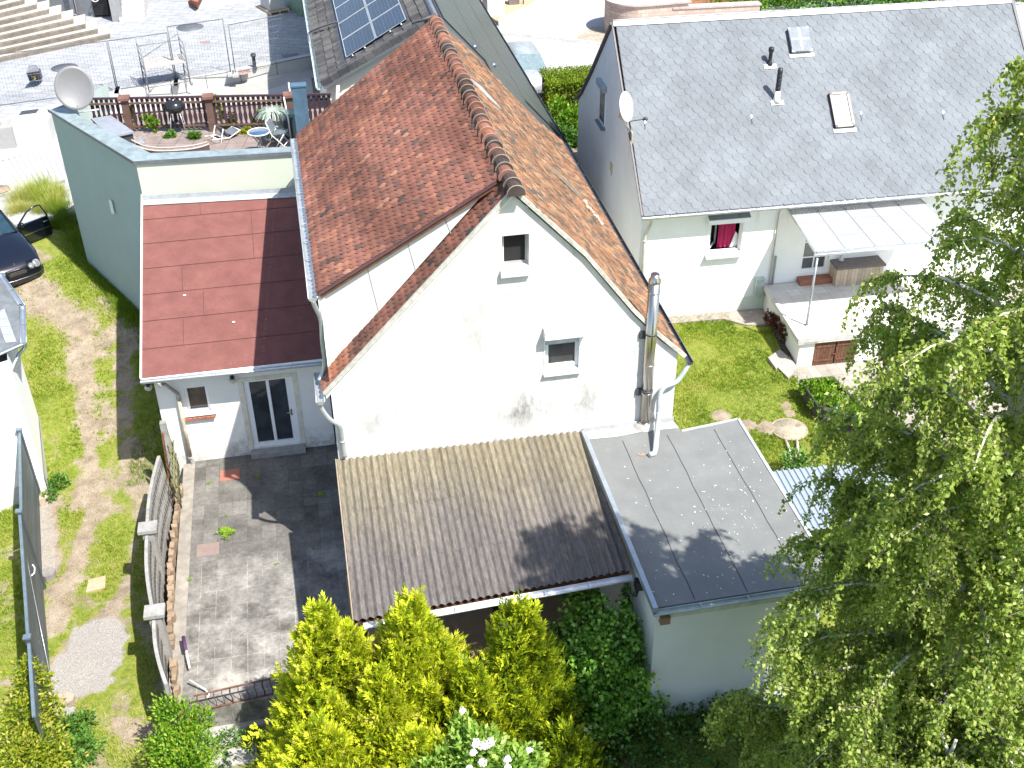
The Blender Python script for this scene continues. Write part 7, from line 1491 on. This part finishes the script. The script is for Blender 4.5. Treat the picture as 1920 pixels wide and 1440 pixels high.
mb = MB(); mb.add(vs[5:15], [(1, 2, 7, 6), (2, 3, 8, 7)], .5); mb.build('windscreen', m_plain('grey_green_glass', (.16, .22, .24), .1, spec=.8), c2)
for s in (-.72, .72):
    for l in (-.4, 2.7): mb = MB(); mb.lathe(K2(l, s-.1, .3), [(.3, 0), (.31, .1), (.3, .2)], 16, (1, 0, 0)); mb.build('wheel', RUB, c2)
# kerb and lantern in the gap
a, b = P(1052, 248, 1.1), P(1105, 242, 1.1); mb = MB(); mb.obox(a+V((-.6, 0, -.15)), b-a+V((1.2, 0, 0)), (0, .22, 0), (0, 0, .25)); tag(mb.build('pink_kerb', m_plain('pink_kerb', (.46, .38, .34), .9), origin=a), 'pinkish kerb between the two houses below the shrubs', 'kerb')
mb = MB(); mb.slab([V((7.6, 28.6, .0)), V((9.2, 28.6, .0)), V((9.6, 34, .72)), V((9.7, 40.3, 1.225)), V((8.6, 40.3, 1.225)), V((8.3, 34, .72))], (0, 0, -.3)); tag(mb.build('side_path', m_plain('pinkish_concrete', (.4, .33, .3))), kind='structure')
q = P(1079, 236, 1.2); ln = thing('garden_lantern', 'black garden lantern among the shrubs next to the white gable', 'lantern', q)
mb = MB(); mb.tube([q, q+V((0, 0, .55))], .025, 6); mb.build('pole', BLACK, ln); mb = MB(); mb.lathe(q+V((0, 0, .55)), [(.06, 0), (.11, .22), (.10, .23)], 6); hd_ = mb.build('lantern_glass', m_plain('milky_lantern', (.5, .52, .5), .3), ln); mb = MB(); mb.lathe(q+V((0, 0, .78)), [(.14, 0), (.05, .1), (.01, .15)], 6); mb.build('lantern_roof', BLACK, ln)
# wire fence far right top
a = P(1490, 18, ZST); b = P(1925, 4, ZST); wf = thing('wire_fence', 'green wire fence in front of the bushes along the top edge', 'fence', a)
mb = MB(); L_ = (b-a).length
for k in range(1, int(L_/.25)): p = a.lerp(b, k*.25/L_); mb.tube([p, p+V((0, 0, 1.4))], .006, 3, caps=False)
for k in range(1, 9): mb.tube([a+V((0, 0, k*.17)), b+V((0, 0, k*.17))], .006, 3, caps=False)
mb.build('wire_mesh', m_plain('green_wire', (.03, .10, .06), .5), wf)
for k in range(8): p = a.lerp(b, k/7); mb = MB(); mb.tube([p, p+V((0, 0, 1.5))], .03, 6); mb.build('post', MATS['green_wire'], wf)
# ================================================================== VEGETATION
def unit(a): return a/np.maximum(np.linalg.norm(a, axis=-1, keepdims=True), 1e-9)
def leaf_geo(P0, D, N, ln, wd, fold=.25):
    """diamond leaf: base, left, tip, right; slightly folded"""
    D = unit(D); S_ = unit(np.cross(D, N)); Nn = unit(np.cross(S_, D)); ln = np.asarray(ln).reshape(-1, 1)*np.ones((len(P0), 1)); wd = np.asarray(wd).reshape(-1, 1)*np.ones((len(P0), 1))
    v = np.stack([P0, P0+D*ln*.45-S_*wd/2+Nn*wd*fold, P0+D*ln, P0+D*ln*.45+S_*wd/2+Nn*wd*fold], 1).reshape(-1, 3)
    return v, np.arange(len(v)).reshape(-1, 4)
def rnd_dir(n): return unit(RNG.normal(size=(n, 3)))
BIRCH = m_leaf('birch_leaves', [(0, (.14, .22, .035)), (.35, (.29, .40, .075)), (.7, (.43, .53, .125)), (.92, (.56, .60, .21)), (1, (.60, .54, .24))], .50, .42, .4)
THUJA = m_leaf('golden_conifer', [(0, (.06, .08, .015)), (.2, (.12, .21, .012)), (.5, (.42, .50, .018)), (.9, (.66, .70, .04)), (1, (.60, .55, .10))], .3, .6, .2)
IVY = m_leaf('vine_leaves', [(0, (.04, .12, .014)), (.5, (.15, .34, .04)), (.85, (.28, .50, .08)), (1, (.40, .58, .16))], .3, .4, .5)
BUSH = m_leaf('bright_bush_leaves', [(0, (.04, .12, .01)), (.5, (.12, .28, .015)), (.9, (.28, .42, .03)), (1, (.42, .45, .06))], .4, .45, .4)
YELV = m_leaf('yellow_climber_leaves', [(0, (.07, .12, .01)), (.5, (.22, .30, .02)), (.9, (.42, .42, .03)), (1, (.5, .38, .1))], .4, .45, .4)
NETT = m_leaf('nettle_leaves', [(0, (.03, .10, .015)), (.5, (.09, .22, .03)), (1, (.22, .38, .08))], .35, .5, .3)
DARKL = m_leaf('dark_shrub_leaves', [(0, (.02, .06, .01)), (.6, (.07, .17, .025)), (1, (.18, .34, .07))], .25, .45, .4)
HEDGE = m_leaf('hedge_leaves', [(0, (.07, .12, .01)), (.5, (.16, .25, .015)), (1, (.32, .38, .04))], .3, .6, .2)
VIB = m_leaf('viburnum_leaves', [(0, (.07, .17, .02)), (.5, (.24, .42, .06)), (1, (.45, .58, .14))], .4, .45, .4)
SILV = m_leaf('silver_grass', [(0, (.25, .34, .28)), (1, (.55, .65, .58))], .3, .5, .3)
REDL = m_leaf('red_leaves', [(0, (.05, .015, .012)), (1, (.18, .06, .04))], .3, .5, .3)
FLOW = m_plain('white_blossom', (.82, .83, .74), .8, var=.06)
BBARK = NT('birch_bark'); sxx = BBARK.noise(9, 4, .7, (.6, .6, 3.5)); BBARK_M = BBARK.set(BBARK.ramp(sxx, [(.34, (.05, .045, .04)), (.44, (.50, .48, .45)), (.8, (.66, .64, .60))]), .8)
TWIG = m_plain('birch_twig', (.20, .15, .12), .8, var=.3); 

# ---- birch
def birch(name, label, base, H_, Rf, z0, nb_, seed, lf=1.0, dens=1.0, lean=(0, 0), thin=.42):
    rg = np.random.default_rng(seed); base = np.array(base, float); t = thing(name, label, 'tree', base)
    top = base+np.array([lean[0], lean[1], H_]); tp = [V(base), V(base+np.array([lean[0]*.3+.06, lean[1]*.3-.05, H_*.33])), V(base+np.array([lean[0]*.6-.05, lean[1]*.6+.05, H_*.62])), V(top)]
    pts = bez(tp, 8); mb = MB(); n = len(pts); mb.tube(pts, .1, 12, radii=[.19*(1-i/n)**.8*(H_/14)+.012 for i in range(n)]); mb.build('trunk', BBARK_M, t)
    TP = np.array([list(p) for p in pts])
    def trunk_at(z): return np.array([np.interp(z, TP[:, 2], TP[:, k]) for k in range(3)])
    mbb = MB(); tw = MB(); LP = []; LD = []; TN = []
    for b in range(nb_):
        f = (b+.5)/nb_; zs = z0+(base[2]+H_*.96-z0)*f**.95; az = b*2.39996+rg.normal(0, .25); R = Rf(zs+.6)*rg.uniform(.75, 1.08); o = trunk_at(zs)
        dirh = np.array([math.cos(az), math.sin(az), 0]); rise = R*rg.uniform(.35, .65)
        m = 9; P_ = []
        side = np.array([-dirh[1], dirh[0], 0])*rg.normal(0, .18)
        for i in range(m+1):
            s = i/m; P_.append(o+dirh*R*s+side*R*s*s+np.array([0, 0, rise*(1.9*s-1.25*s*s)+rg.normal(0, .02)]))
        P_ = np.array(P_); r0 = .018+.0085*R; mbb.tube([V(p) for p in P_], .02, 6, radii=[r0*(1-i/m)+.006 for i in range(m+1)], caps=False)
        zd = float(np.interp(zs, [6, 11.5], [1, thin])); nt = int((12+R*13)*dens*zd)
        for k in range(nt):
            s = .06+.94*rg.random()**.8; q = np.array([np.interp(s*m, range(m+1), P_[:, j]) for j in range(3)])
            a2 = az+rg.normal(0, 1.1); hd_ = np.array([math.cos(a2), math.sin(a2), 0]); L_ = rg.uniform(.35, 1.25)*(.6+.13*R); out = rg.uniform(.25, .7)*L_; n3 = 6; T3 = []
            for i in range(n3+1):
                u = i/n3; T3.append(q+hd_*out*(1-(1-u)**1.6)+np.array([0, 0, .16*L_*u-L_*.95*u*u])+rg.normal(0, .012, 3))
            T3 = np.array(T3)
            if k % 3 == 0: tw.tube([V(p) for p in T3], .005, 3, radii=[.008*(1-i/n3)+.0025 for i in range(n3+1)], caps=False)
            nl = int(L_*44*dens*rg.uniform(.7, 1.3))+4; u = rg.random(nl)**.85*n3; p = np.stack([np.interp(u, range(n3+1), T3[:, j]) for j in range(3)], -1)+rg.normal(0, .03, (nl, 3))
            LP.append(p); d = rg.normal(size=(nl, 3))*.75; d[:, 2] -= .75; LD.append(d); TN.append(np.clip(rg.normal(.45+.12*math.sin(k*1.7+b), .24, nl), 0, 1))
    mbb.build('branch', BBARK_M, t); tw.build('twigs', TWIG, t)
    LP = np.concatenate(LP); LD = np.concatenate(LD); TN = np.concatenate(TN); n = len(LP); N = unit(rg.normal(size=(n, 3))+np.array([0, -.25, .55]))
    v, f = leaf_geo(LP, LD, N, rg.uniform(.052, .085, n)*lf, rg.uniform(.036, .056, n)*lf, .2)
    build_np('crown', v, f, TN, BIRCH, t); print('LEAVES', name, n); return t
def RF(z): return float(np.interp(z, [0, 2, 4, 6, 7, 8, 9, 10, 11, 12, 13, 14, 15], [2.2, 2.8, 2.85, 2.75, 2.6, 2.25, 2.1, 2.1, 1.9, 1.5, 1.3, 1.0, .3]))
birch('birch_tree', 'tall birch with white trunk and drooping twigs filling the right side', (8.0, 9.75, -.6), 15.6, RF, 1.6, 112, 11, .94, 1.95, (.25, .1), .36)
birch('young_birch', 'smaller bright birch in front of the tall one at the bottom edge', (7.3, 8.2, -.6), 6.4, lambda z: float(np.interp(z, [0, 1, 3, 4.8, 6.3], [2.0, 2.3, 2.3, 1.7, .4])), .6, 50, 12, .9, 2.1)

# ---- golden conifers: sprays standing off a ragged cone
def conifer(label, base, H_, R, seed, n=5200, tips=5, dk=0.0):
    rg = np.random.default_rng(seed); base = np.array(base, float); t = thing('golden_conifer', label, 'conifer', base, 'golden conifers in front of the patio')
    mb = MB(); mb.tube([V(base), V(base+np.array([0, 0, H_*.8]))], .1, 8, radii=[.12, .03]); mb.build('trunk', BARK, t)
    # sub-leaders give the lobed outline
    Ls = [(0, 0, H_*.93, R*.92), (.12, -.05, H_, R*.22), (-.18, .1, H_*.96, R*.2)]
    for k in range(tips+6): a = rg.uniform(0, 6.28); q_ = rg.random(); d = R*(.25+.6*q_); Ls.append((math.cos(a)*d, math.sin(a)*d, H_*(.93-.5*q_)*rg.uniform(.9, 1.05), R*rg.uniform(.36, .6)))
    P0, D0, T0 = [], [], []
    for (ox, oy, h, r) in Ls:
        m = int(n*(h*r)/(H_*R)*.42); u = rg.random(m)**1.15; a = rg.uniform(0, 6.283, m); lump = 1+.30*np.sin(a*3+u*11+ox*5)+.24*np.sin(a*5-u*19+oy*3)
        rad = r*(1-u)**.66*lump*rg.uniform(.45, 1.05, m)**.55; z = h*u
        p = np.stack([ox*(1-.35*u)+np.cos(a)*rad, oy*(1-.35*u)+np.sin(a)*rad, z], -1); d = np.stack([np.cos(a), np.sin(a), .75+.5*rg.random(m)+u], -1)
        P0.append(p); D0.append(d+rg.normal(0, .25, (m, 3))); q = rad/np.maximum(r*(1-u)**.66*lump, 1e-3); T0.append(np.clip(.02+.74*q**2.6+rg.normal(0, .13, m), 0, 1))  # inner sprays darkened: depth shading put into the tone, with dead brown
    P0 = np.concatenate(P0); D0 = unit(np.concatenate(D0)); T0 = np.concatenate(T0); m = len(P0)
    K_ = 11; sp = rg.uniform(.13, .33, m); vs = []; fs = []; tn = []; N = unit(rg.normal(size=(m, 3))+D0*.2); S_ = unit(np.cross(D0, N))
    for k in range(K_):
        s = k/(K_-1); side = (1 if k % 2 else -1); ang = .25+.75*(1-s) if k < K_-1 else 0
        bp = P0+D0*(sp*s*.8)[:, None]; dd = unit(D0*math.cos(ang*1.0)+S_*side*math.sin(ang*1.0)+rg.normal(0, .12, (m, 3)))
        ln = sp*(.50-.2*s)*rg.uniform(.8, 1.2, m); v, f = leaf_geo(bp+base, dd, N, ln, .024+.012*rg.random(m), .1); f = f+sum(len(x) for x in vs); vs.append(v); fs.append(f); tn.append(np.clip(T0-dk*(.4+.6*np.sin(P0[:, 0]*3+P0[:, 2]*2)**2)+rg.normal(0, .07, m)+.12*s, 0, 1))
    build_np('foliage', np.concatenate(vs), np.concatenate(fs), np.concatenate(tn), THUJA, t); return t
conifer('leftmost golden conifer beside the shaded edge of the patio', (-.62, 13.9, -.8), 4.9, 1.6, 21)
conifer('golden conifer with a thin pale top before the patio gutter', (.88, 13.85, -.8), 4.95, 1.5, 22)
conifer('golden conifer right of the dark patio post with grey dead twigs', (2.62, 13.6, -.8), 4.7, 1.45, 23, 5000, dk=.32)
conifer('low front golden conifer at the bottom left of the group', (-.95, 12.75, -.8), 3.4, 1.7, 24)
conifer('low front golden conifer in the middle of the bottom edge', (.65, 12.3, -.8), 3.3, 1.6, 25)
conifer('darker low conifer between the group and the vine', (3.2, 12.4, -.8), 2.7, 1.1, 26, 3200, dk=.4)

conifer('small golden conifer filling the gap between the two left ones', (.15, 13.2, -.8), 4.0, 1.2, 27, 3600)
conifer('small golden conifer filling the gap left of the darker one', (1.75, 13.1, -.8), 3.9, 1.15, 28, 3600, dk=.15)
# ---- leafy masses
def shrub(name, label, cat, blobs, mat, n, ls, seed, mean=.5, up=.5, group=None, stems=True, parent=None, lw=.62, part='foliage', kind=None, shell=.55, zmin=-1.2, tsp=.2):
    """blobs: (x,y,z,rx,ry,rz)"""
    rg = np.random.default_rng(seed); bl = np.array(blobs, float); w = bl[:, 3]*bl[:, 4]*bl[:, 5]; w = w**.67; k = rg.choice(len(bl), n, p=w/w.sum()); b = bl[k]; d = rnd_dir(n)
    lump = 1+.30*np.sin(d[:, 0]*6+k)*np.sin(d[:, 1]*7+1.3*k)+.22*np.sin(d[:, 2]*9+d[:, 0]*5+k)
    rr = (shell+(1-shell)*rg.random(n))*lump; p = b[:, :3]+d*b[:, 3:6]*rr[:, None]; keep = p[:, 2] > zmin; p = p[keep]; d = d[keep]; m = len(p); rr = rr[keep]
    dirs = unit(d+rg.normal(0, .6, (m, 3))+np.array([0, 0, up])); N = unit(d*.6+rg.normal(0, .55, (m, 3))+np.array([0, 0, .5])); L_ = ls*rg.uniform(.6, 1.3, m)
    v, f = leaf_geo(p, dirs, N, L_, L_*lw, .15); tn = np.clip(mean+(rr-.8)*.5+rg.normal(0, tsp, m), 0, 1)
    base = V((bl[0, 0], bl[0, 1], bl[:, 2].min()-bl[:, 5].max()*.8))
    if parent is None:
        t = thing(name, label, cat, base, group)
        if kind: t['kind'] = kind
    else: t = parent
    if stems:
        mb = MB()
        for q in bl[:14]:
            for j in range(3): a = rnd_dir(1)[0]; mb.tube([V((q[0]+a[0]*.05, q[1]+a[1]*.05, max(zmin, q[2]-q[5]))), V(q[:3]), V(q[:3]+a*q[3:6]*.8)], .012, 4, radii=[.02, .014, .006])
        mb.build('stem', BARK, t)
    build_np(part, v, f, tn, mat, t); return t
def gb(px, py, z, r, rz=None): p = P(px, py, z); return (p.x, p.y, z, r, r, rz or r)
# vine mound between conifers and shed, climbing the wall
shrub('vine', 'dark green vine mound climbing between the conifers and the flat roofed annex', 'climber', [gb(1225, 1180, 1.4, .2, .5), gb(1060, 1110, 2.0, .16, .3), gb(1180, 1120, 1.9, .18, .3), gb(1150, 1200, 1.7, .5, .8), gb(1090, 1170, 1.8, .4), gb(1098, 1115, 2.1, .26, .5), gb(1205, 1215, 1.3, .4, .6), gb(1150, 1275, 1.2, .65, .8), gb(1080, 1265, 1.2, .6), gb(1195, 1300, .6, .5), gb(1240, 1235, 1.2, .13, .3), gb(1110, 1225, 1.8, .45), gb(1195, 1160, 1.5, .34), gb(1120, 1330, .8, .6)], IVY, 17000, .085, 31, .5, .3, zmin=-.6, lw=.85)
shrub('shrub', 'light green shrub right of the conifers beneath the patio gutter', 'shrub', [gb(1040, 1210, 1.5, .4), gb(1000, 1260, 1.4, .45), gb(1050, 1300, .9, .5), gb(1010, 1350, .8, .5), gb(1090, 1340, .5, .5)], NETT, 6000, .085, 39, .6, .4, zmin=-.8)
shrub('dead_twigs', 'grey dry twigs in the shade between conifer and vine', 'twigs', [gb(1090, 1290, .4, .3)], m_plain('dry_twig', (.16, .13, .12), .9), 300, .2, 45, lw=.05, stems=False)
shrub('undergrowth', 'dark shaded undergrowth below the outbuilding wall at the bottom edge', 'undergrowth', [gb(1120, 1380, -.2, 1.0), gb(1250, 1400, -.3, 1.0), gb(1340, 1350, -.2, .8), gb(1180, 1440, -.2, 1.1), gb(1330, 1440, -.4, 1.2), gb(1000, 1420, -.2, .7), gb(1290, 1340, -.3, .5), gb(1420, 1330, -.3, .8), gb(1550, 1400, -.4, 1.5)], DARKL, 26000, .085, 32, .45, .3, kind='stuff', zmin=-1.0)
vb = shrub('viburnum', 'fresh green shrub with white blossom heads at the bottom edge', 'shrub', [gb(895, 1415, 2.3, .36, .5), gb(835, 1435, 2.1, .3), gb(960, 1440, 2.0, .32), gb(865, 1372, 2.3, .2, .3), gb(990, 1425, 1.8, .24), gb(900, 1470, 1.5, .7), gb(800, 1440, 2.0, .25), gb(925, 1395, 2.2, .2)], VIB, 6500, .12, 33, .55, .5, lw=.5)
mb = MB()
for (px, py, r) in ((867, 1333, .07), (893, 1395, .1), (908, 1399, .1), (920, 1392, .09), (887, 1412, .07), (905, 1430, .08), (951, 1425, .08), (952, 1440, .07), (993, 1407, .06), (880, 1440, .06)):
    c = P(px, py, 2.85 if py < 1420 else 2.6)
    for k in range(60): d = V(rnd_dir(1)[0]); d.z = abs(d.z); q = c+d*r*random.uniform(.5, 1); s_ = .022; e1 = d.orthogonal().normalized()*s_; e2 = d.cross(e1).normalized()*s_; mb.add([q+e1, q+e2, q-e1, q-e2], [(0, 1, 2, 3)])
mb.build('blossom', FLOW, vb)
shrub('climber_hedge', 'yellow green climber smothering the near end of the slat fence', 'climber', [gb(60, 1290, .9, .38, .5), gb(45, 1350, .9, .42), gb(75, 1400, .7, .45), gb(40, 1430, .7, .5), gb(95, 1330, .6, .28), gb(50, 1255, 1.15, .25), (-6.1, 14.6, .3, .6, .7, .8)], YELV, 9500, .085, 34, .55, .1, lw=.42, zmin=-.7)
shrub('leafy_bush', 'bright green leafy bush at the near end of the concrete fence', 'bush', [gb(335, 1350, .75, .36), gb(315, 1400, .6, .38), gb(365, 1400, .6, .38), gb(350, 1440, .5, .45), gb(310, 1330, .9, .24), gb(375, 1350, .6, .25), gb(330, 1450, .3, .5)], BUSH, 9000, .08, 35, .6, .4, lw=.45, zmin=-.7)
shrub('nettles', 'low green nettles around the cut stone by the fence', 'weeds', [(*G(130, 1385)[:2], -.45, .35, .35, .28), (*G(150, 1420)[:2], -.45, .42, .4, .3), (*G(110, 1430)[:2], -.45, .4, .4, .3), (*G(160, 1360)[:2], -.5, .22, .2, .2), (*G(100, 1400)[:2], -.5, .3, .3, .25)], NETT, 4200, .075, 36, .55, .3, stems=False, zmin=-.64, lw=.6)
shrub('weeds', 'leafy weeds at the foot of the white garage corner', 'weeds', [(*G(112, 912)[:2], -.5, .26, .24, .2), (*G(95, 935)[:2], -.52, .18, .16, .14)], NETT, 900, .07, 37, .5, .3, stems=False)
shrub('weeds', 'low weeds below the rusty railing among the rough slabs', 'weeds', [(*G(430, 1395)[:2], -.5, .3, .2, .2), (*G(475, 1400)[:2], -.5, .3, .25, .25), (*G(410, 1430)[:2], -.55, .3, .2, .15)], NETT, 1100, .06, 38, .5, .3, stems=False)
# long grass by the terrace building
def tuft(label, c, r, h, n, mat, seed, name='long_grass', tn=.6):
    rg = np.random.default_rng(seed); t = thing(name, label, 'grass tuft', c); m = 13; ca = rg.uniform(0, 6.28, m); cr = r*1.25*np.sqrt(rg.random(m)); hs = h*rg.uniform(.35, 1.1, m); k = rg.integers(0, m, n)
    X = c[0]+np.cos(ca[k])*cr[k]+rg.normal(0, .09, n); Y = c[1]+np.sin(ca[k])*cr[k]*1.2+rg.normal(0, .09, n); o = blades('blades', X, Y, gzn(X, Y)-.03, hs[k], .013, mat, 1.25, 3, np.clip(tn-.25+.5*rg.random(m)[k], 0, 1), t); return t
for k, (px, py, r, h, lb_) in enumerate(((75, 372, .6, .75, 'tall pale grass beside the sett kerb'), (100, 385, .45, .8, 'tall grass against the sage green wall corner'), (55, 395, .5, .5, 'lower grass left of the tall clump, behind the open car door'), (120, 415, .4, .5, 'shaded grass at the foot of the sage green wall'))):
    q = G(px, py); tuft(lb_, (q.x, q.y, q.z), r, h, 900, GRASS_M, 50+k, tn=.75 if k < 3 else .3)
q = G(200, 540); nsh = []
rg = np.random.default_rng(61); tt_ = rg.random(5200); b0, b1 = G(150, 440), G(275, 605); X = b0.x+(b1.x-b0.x)*tt_+rg.normal(-.12, .26, 5200); Y = b0.y+(b1.y-b0.y)*tt_+rg.normal(.05, .26, 5200)
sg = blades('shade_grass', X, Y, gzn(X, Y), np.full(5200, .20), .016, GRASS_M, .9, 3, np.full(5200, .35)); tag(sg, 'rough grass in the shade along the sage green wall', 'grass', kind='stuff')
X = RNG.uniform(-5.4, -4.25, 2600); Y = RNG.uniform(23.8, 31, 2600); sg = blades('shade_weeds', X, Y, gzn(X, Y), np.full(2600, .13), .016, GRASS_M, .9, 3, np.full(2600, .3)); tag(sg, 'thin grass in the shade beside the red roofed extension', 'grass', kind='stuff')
# patio weeds
def rosette(px, py, r, label, seed, n=16):
    c = P(px, py, .01); rg = np.random.default_rng(seed); m = n*7; a = rg.uniform(0, 6.28, n)
    vs = []; 
    P0 = []; D0 = []
    for k in range(n):
        L_ = r*rg.uniform(.6, 1.1)
        for j in range(7): s = j/6; P0.append([c.x+math.cos(a[k])*L_*s*.8, c.y+math.sin(a[k])*L_*s*.8, .02+.12*r*4*s*(1.2-s)]); D0.append([math.cos(a[k]+(-1)**j*.7), math.sin(a[k]+(-1)**j*.7), .2])
    v, f = leaf_geo(np.array(P0), np.array(D0), np.tile([0, 0, 1.], (len(P0), 1)), r*.32, r*.13); t = build_np('weed', v, f, rg.uniform(.4, 1, len(f)), BUSH, origin=(c.x, c.y, 0)); tag(t, label, 'weed')
rosette(423, 1003, .26, 'large bright weed on the patio beside the brown cover', 70, 20)
for k, (px, py, r, lb_) in enumerate(((393, 906, .09, 'small weed left of the terracotta cover'), (482, 895, .11, 'shaded weed right of the terracotta cover'), (600, 930, .15, 'shaded weed in the middle of the dark part of the patio'), (519, 1057, .07, 'small bright weed in the lower part of the patio'), (512, 960, .06, 'tiny weed inside the gutter end shadow'), (355, 1088, .09, 'weed by the stone kerb below the pale pebble'), (425, 967, .05, 'tiny weed between the two covers'), (590, 1028, .07, 'shaded weed beside the patio roof edge'))): rosette(px, py, r, lb_, 71+k, 9)
# hedge and shrubs in the gap behind
def boxhedge(label, x0, x1, y0, y1, z0, z1, n, seed):
    rg = np.random.default_rng(seed); t = thing('clipped_hedge', label, 'hedge', ((x0+x1)/2, (y0+y1)/2, z0)); mb = MB(); mb.box((x0+.12, y0+.12, z0), (x1-.12, y1-.12, z1-.14)); mb.build('inner_twigs', m_plain('hedge_inner', (.03, .028, .015), .95, var=.4, scale=15), t)
    A = rg.random(n); top_ = A < .5; p = np.stack([rg.uniform(x0, x1, n), np.where(top_, rg.uniform(y0, y1, n), y0+rg.normal(.05, .08, n)), np.where(top_, z1+rg.normal(-.03, .05, n), z1-(z1-z0)*rg.random(n)**2.2)], -1)
    p[:, 0] = np.where(A > .92, x0+rg.normal(0, .05, n), p[:, 0]); d = rnd_dir(n)+np.array([0, -.3, .6]); v, f = leaf_geo(p, d, rnd_dir(n)+np.array([0, 0, .6]), .09, .045); build_np('foliage', v, f, np.clip(rg.normal(.55, .2, n), 0, 1), HEDGE, t)
boxhedge('clipped green hedge with brown bare base behind the gap', 9.35, 14.2, 41.2, 42.9, 1.2, 2.75, 16000, 80)
shrub('shrub', 'fresh green shrub in front of the clipped hedge', 'shrub', [(10.0, 39.9, 1.7, .5, .4, .5), (10.5, 40.3, 1.8, .45, .4, .45), (9.7, 40.6, 1.9, .4, .4, .5)], BUSH, 3200, .12, 81, .5, .6)
shrub('shrub', 'darker shrub left of the garden lantern', 'shrub', [(9.5, 38.9, 1.5, .45, .4, .35), (10.0, 38.8, 1.4, .4, .3, .3)], NETT, 2200, .11, 82, .35, .4)
# bushes along the top edge, right
for k, (px, py, r, m_, lb_) in enumerate(((1435, -4, 1.3, BUSH, 'yellow green bush behind the bark mulch, leftmost of the top edge'), (1540, -6, 1.6, NETT, 'green bush behind the wire fence above the domed roof hatch'), (1640, -10, 1.6, NETT, 'large green bush behind the wire fence in the middle'), (1740, -12, 1.5, BUSH, 'lighter bush behind the wire fence near the ridge end'), (1850, -14, 1.5, NETT, 'green bush at the top right corner'))):
    q = P(px, py, 1.6); shrub('bush', lb_, 'bush', [(q.x, q.y, 1.7, r*1.3, r, .9), (q.x+r, q.y+.5, 1.6, r, r, .8), (q.x-r, q.y+.3, 1.5, r*.9, r, .7)], m_, 2600, .2, 83+k, .5, .4)
# terrace plants
tp_ = []
for k, (px, py, hz, r, m_, lb_) in enumerate(((245, 232, .55, .17, YELV, 'yellow green plant climbing the left brick capped post'), (288, 235, .35, .22, BUSH, 'bushy plant on the terrace left of the barbecue'), (413, 215, .62, .2, YELV, 'tall climbing plant right of the middle balustrade post'), (428, 228, .4, .22, BUSH, 'plant at the foot of the tall climber on the terrace'), (487, 222, .4, .16, BUSH, 'plant behind the round bistro table'), (318, 245, .16, .18, NETT, 'low plants at the foot of the barbecue'), (365, 248, .14, .2, NETT, 'low grey green plants right of the barbecue'), (460, 238, .12, .2, YELV, 'low plants behind the round table, left part'))):
    q = P(px, py+12, ZT); shrub('terrace_plant', lb_, 'plant', [(q.x+random.uniform(-.8, .8)*r, q.y+random.uniform(-.3, .3)*r, ZT+hz*random.uniform(.1, 1.25), r*random.uniform(.25, .55), r*.4, hz*random.uniform(.12, .3)) for _ in range(7)], m_, 650, .075, 95+k, .6, .6, stems=False, zmin=ZT)
q = P(517, 258, ZT); pg = thing('spider_plant', 'tall silvery grass plant in front of the balustrade, right of the round table', 'plant', q); rg = np.random.default_rng(110); n = 420
for hh, cc0 in ((.9, 0),):
    a = rg.uniform(0, 6.28, n); X = q.x+np.cos(a)*.1; Y = q.y+np.sin(a)*.1; vs = []; fs = []
    for j in range(n):
        L_ = rg.uniform(.35, .6); z_ = rg.choice([.25, .75]); b0 = np.array([X[j], Y[j], ZT+z_]); dh = np.array([math.cos(a[j]), math.sin(a[j]), 0]); sd = np.array([-dh[1], dh[0], 0])*.008
        pts = [b0+dh*L_*s*.8+np.array([0, 0, L_*(.95*s-1.1*s*s)]) for s in (0, .33, .66, 1)]
        for i in range(3): m = len(vs)*4; vs.append(np.array([pts[i]-sd, pts[i]+sd, pts[i+1]+sd*.6, pts[i+1]-sd*.6])); fs.append([m, m+1, m+2, m+3])
    build_np('leaves', np.concatenate(vs), np.array(fs), rg.random(len(fs)), SILV, pg)
mb = MB(); mb.lathe(q, [(.12, 0), (.16, .28), (.14, .28)], 14); mb.build('pot', m_plain('white_pot', (.6, .6, .58), .6), pg)
# small garden plants
shrub('red_shrub', 'dark red leaved shrub growing from the planter by the terrace wall', 'shrub', [(13.05, 26.1, .35, .18, .25, .25), (13.0, 26.6, .35, .17, .25, .2), (12.95, 27.0, .3, .16, .2, .2)], REDL, 1500, .07, 120, .5, .5, stems=False)
c = sum(RB_RING, V((0, 0, 0)))/4
vs_ = [(*lerp(RB_RING[0], RB_RING[2], s)[:2], .45, .35, .3, .2) for s in (.15, .35, .55, .75, .9)]+[(*lerp(RB_RING[1], RB_RING[3], s)[:2], .42, .3, .25, .18) for s in (.2, .5, .8)]
shrub('vegetables', 'leafy vegetables filling the raised bed', 'vegetables', vs_, BUSH, 4200, .08, 121, .55, .6, stems=False, zmin=.26)
shrub('sapling', '', '', [(SAP[1].x-.02, SAP[1].y+.1, .55, .35, .3, .22), (SAP[1].x+.1, SAP[1].y, .4, .25, .25, .2)], DARKL, 1300, .07, 122, .8, .4, parent=SAP[0], part='crown')
q = P(1565, 790, .1); shrub('blue_green_plant', 'blue green plant at the corner of the raised bed', 'plant', [(q.x, q.y, .25, .25, .25, .25)], m_leaf('bluegreen', [(0, (.05, .18, .17)), (1, (.22, .42, .38))], .3), 700, .08, 123, .5, .5, stems=False)
# fallen twig litter left of the drive is part of the ground; tidy helper properties
for o in list(bpy.data.objects):
    if '_w' in o.keys(): del o['_w']
cam_d.passepartout_alpha = 1
scene.cycles.max_bounces = 6 if hasattr(scene, 'cycles') else 6
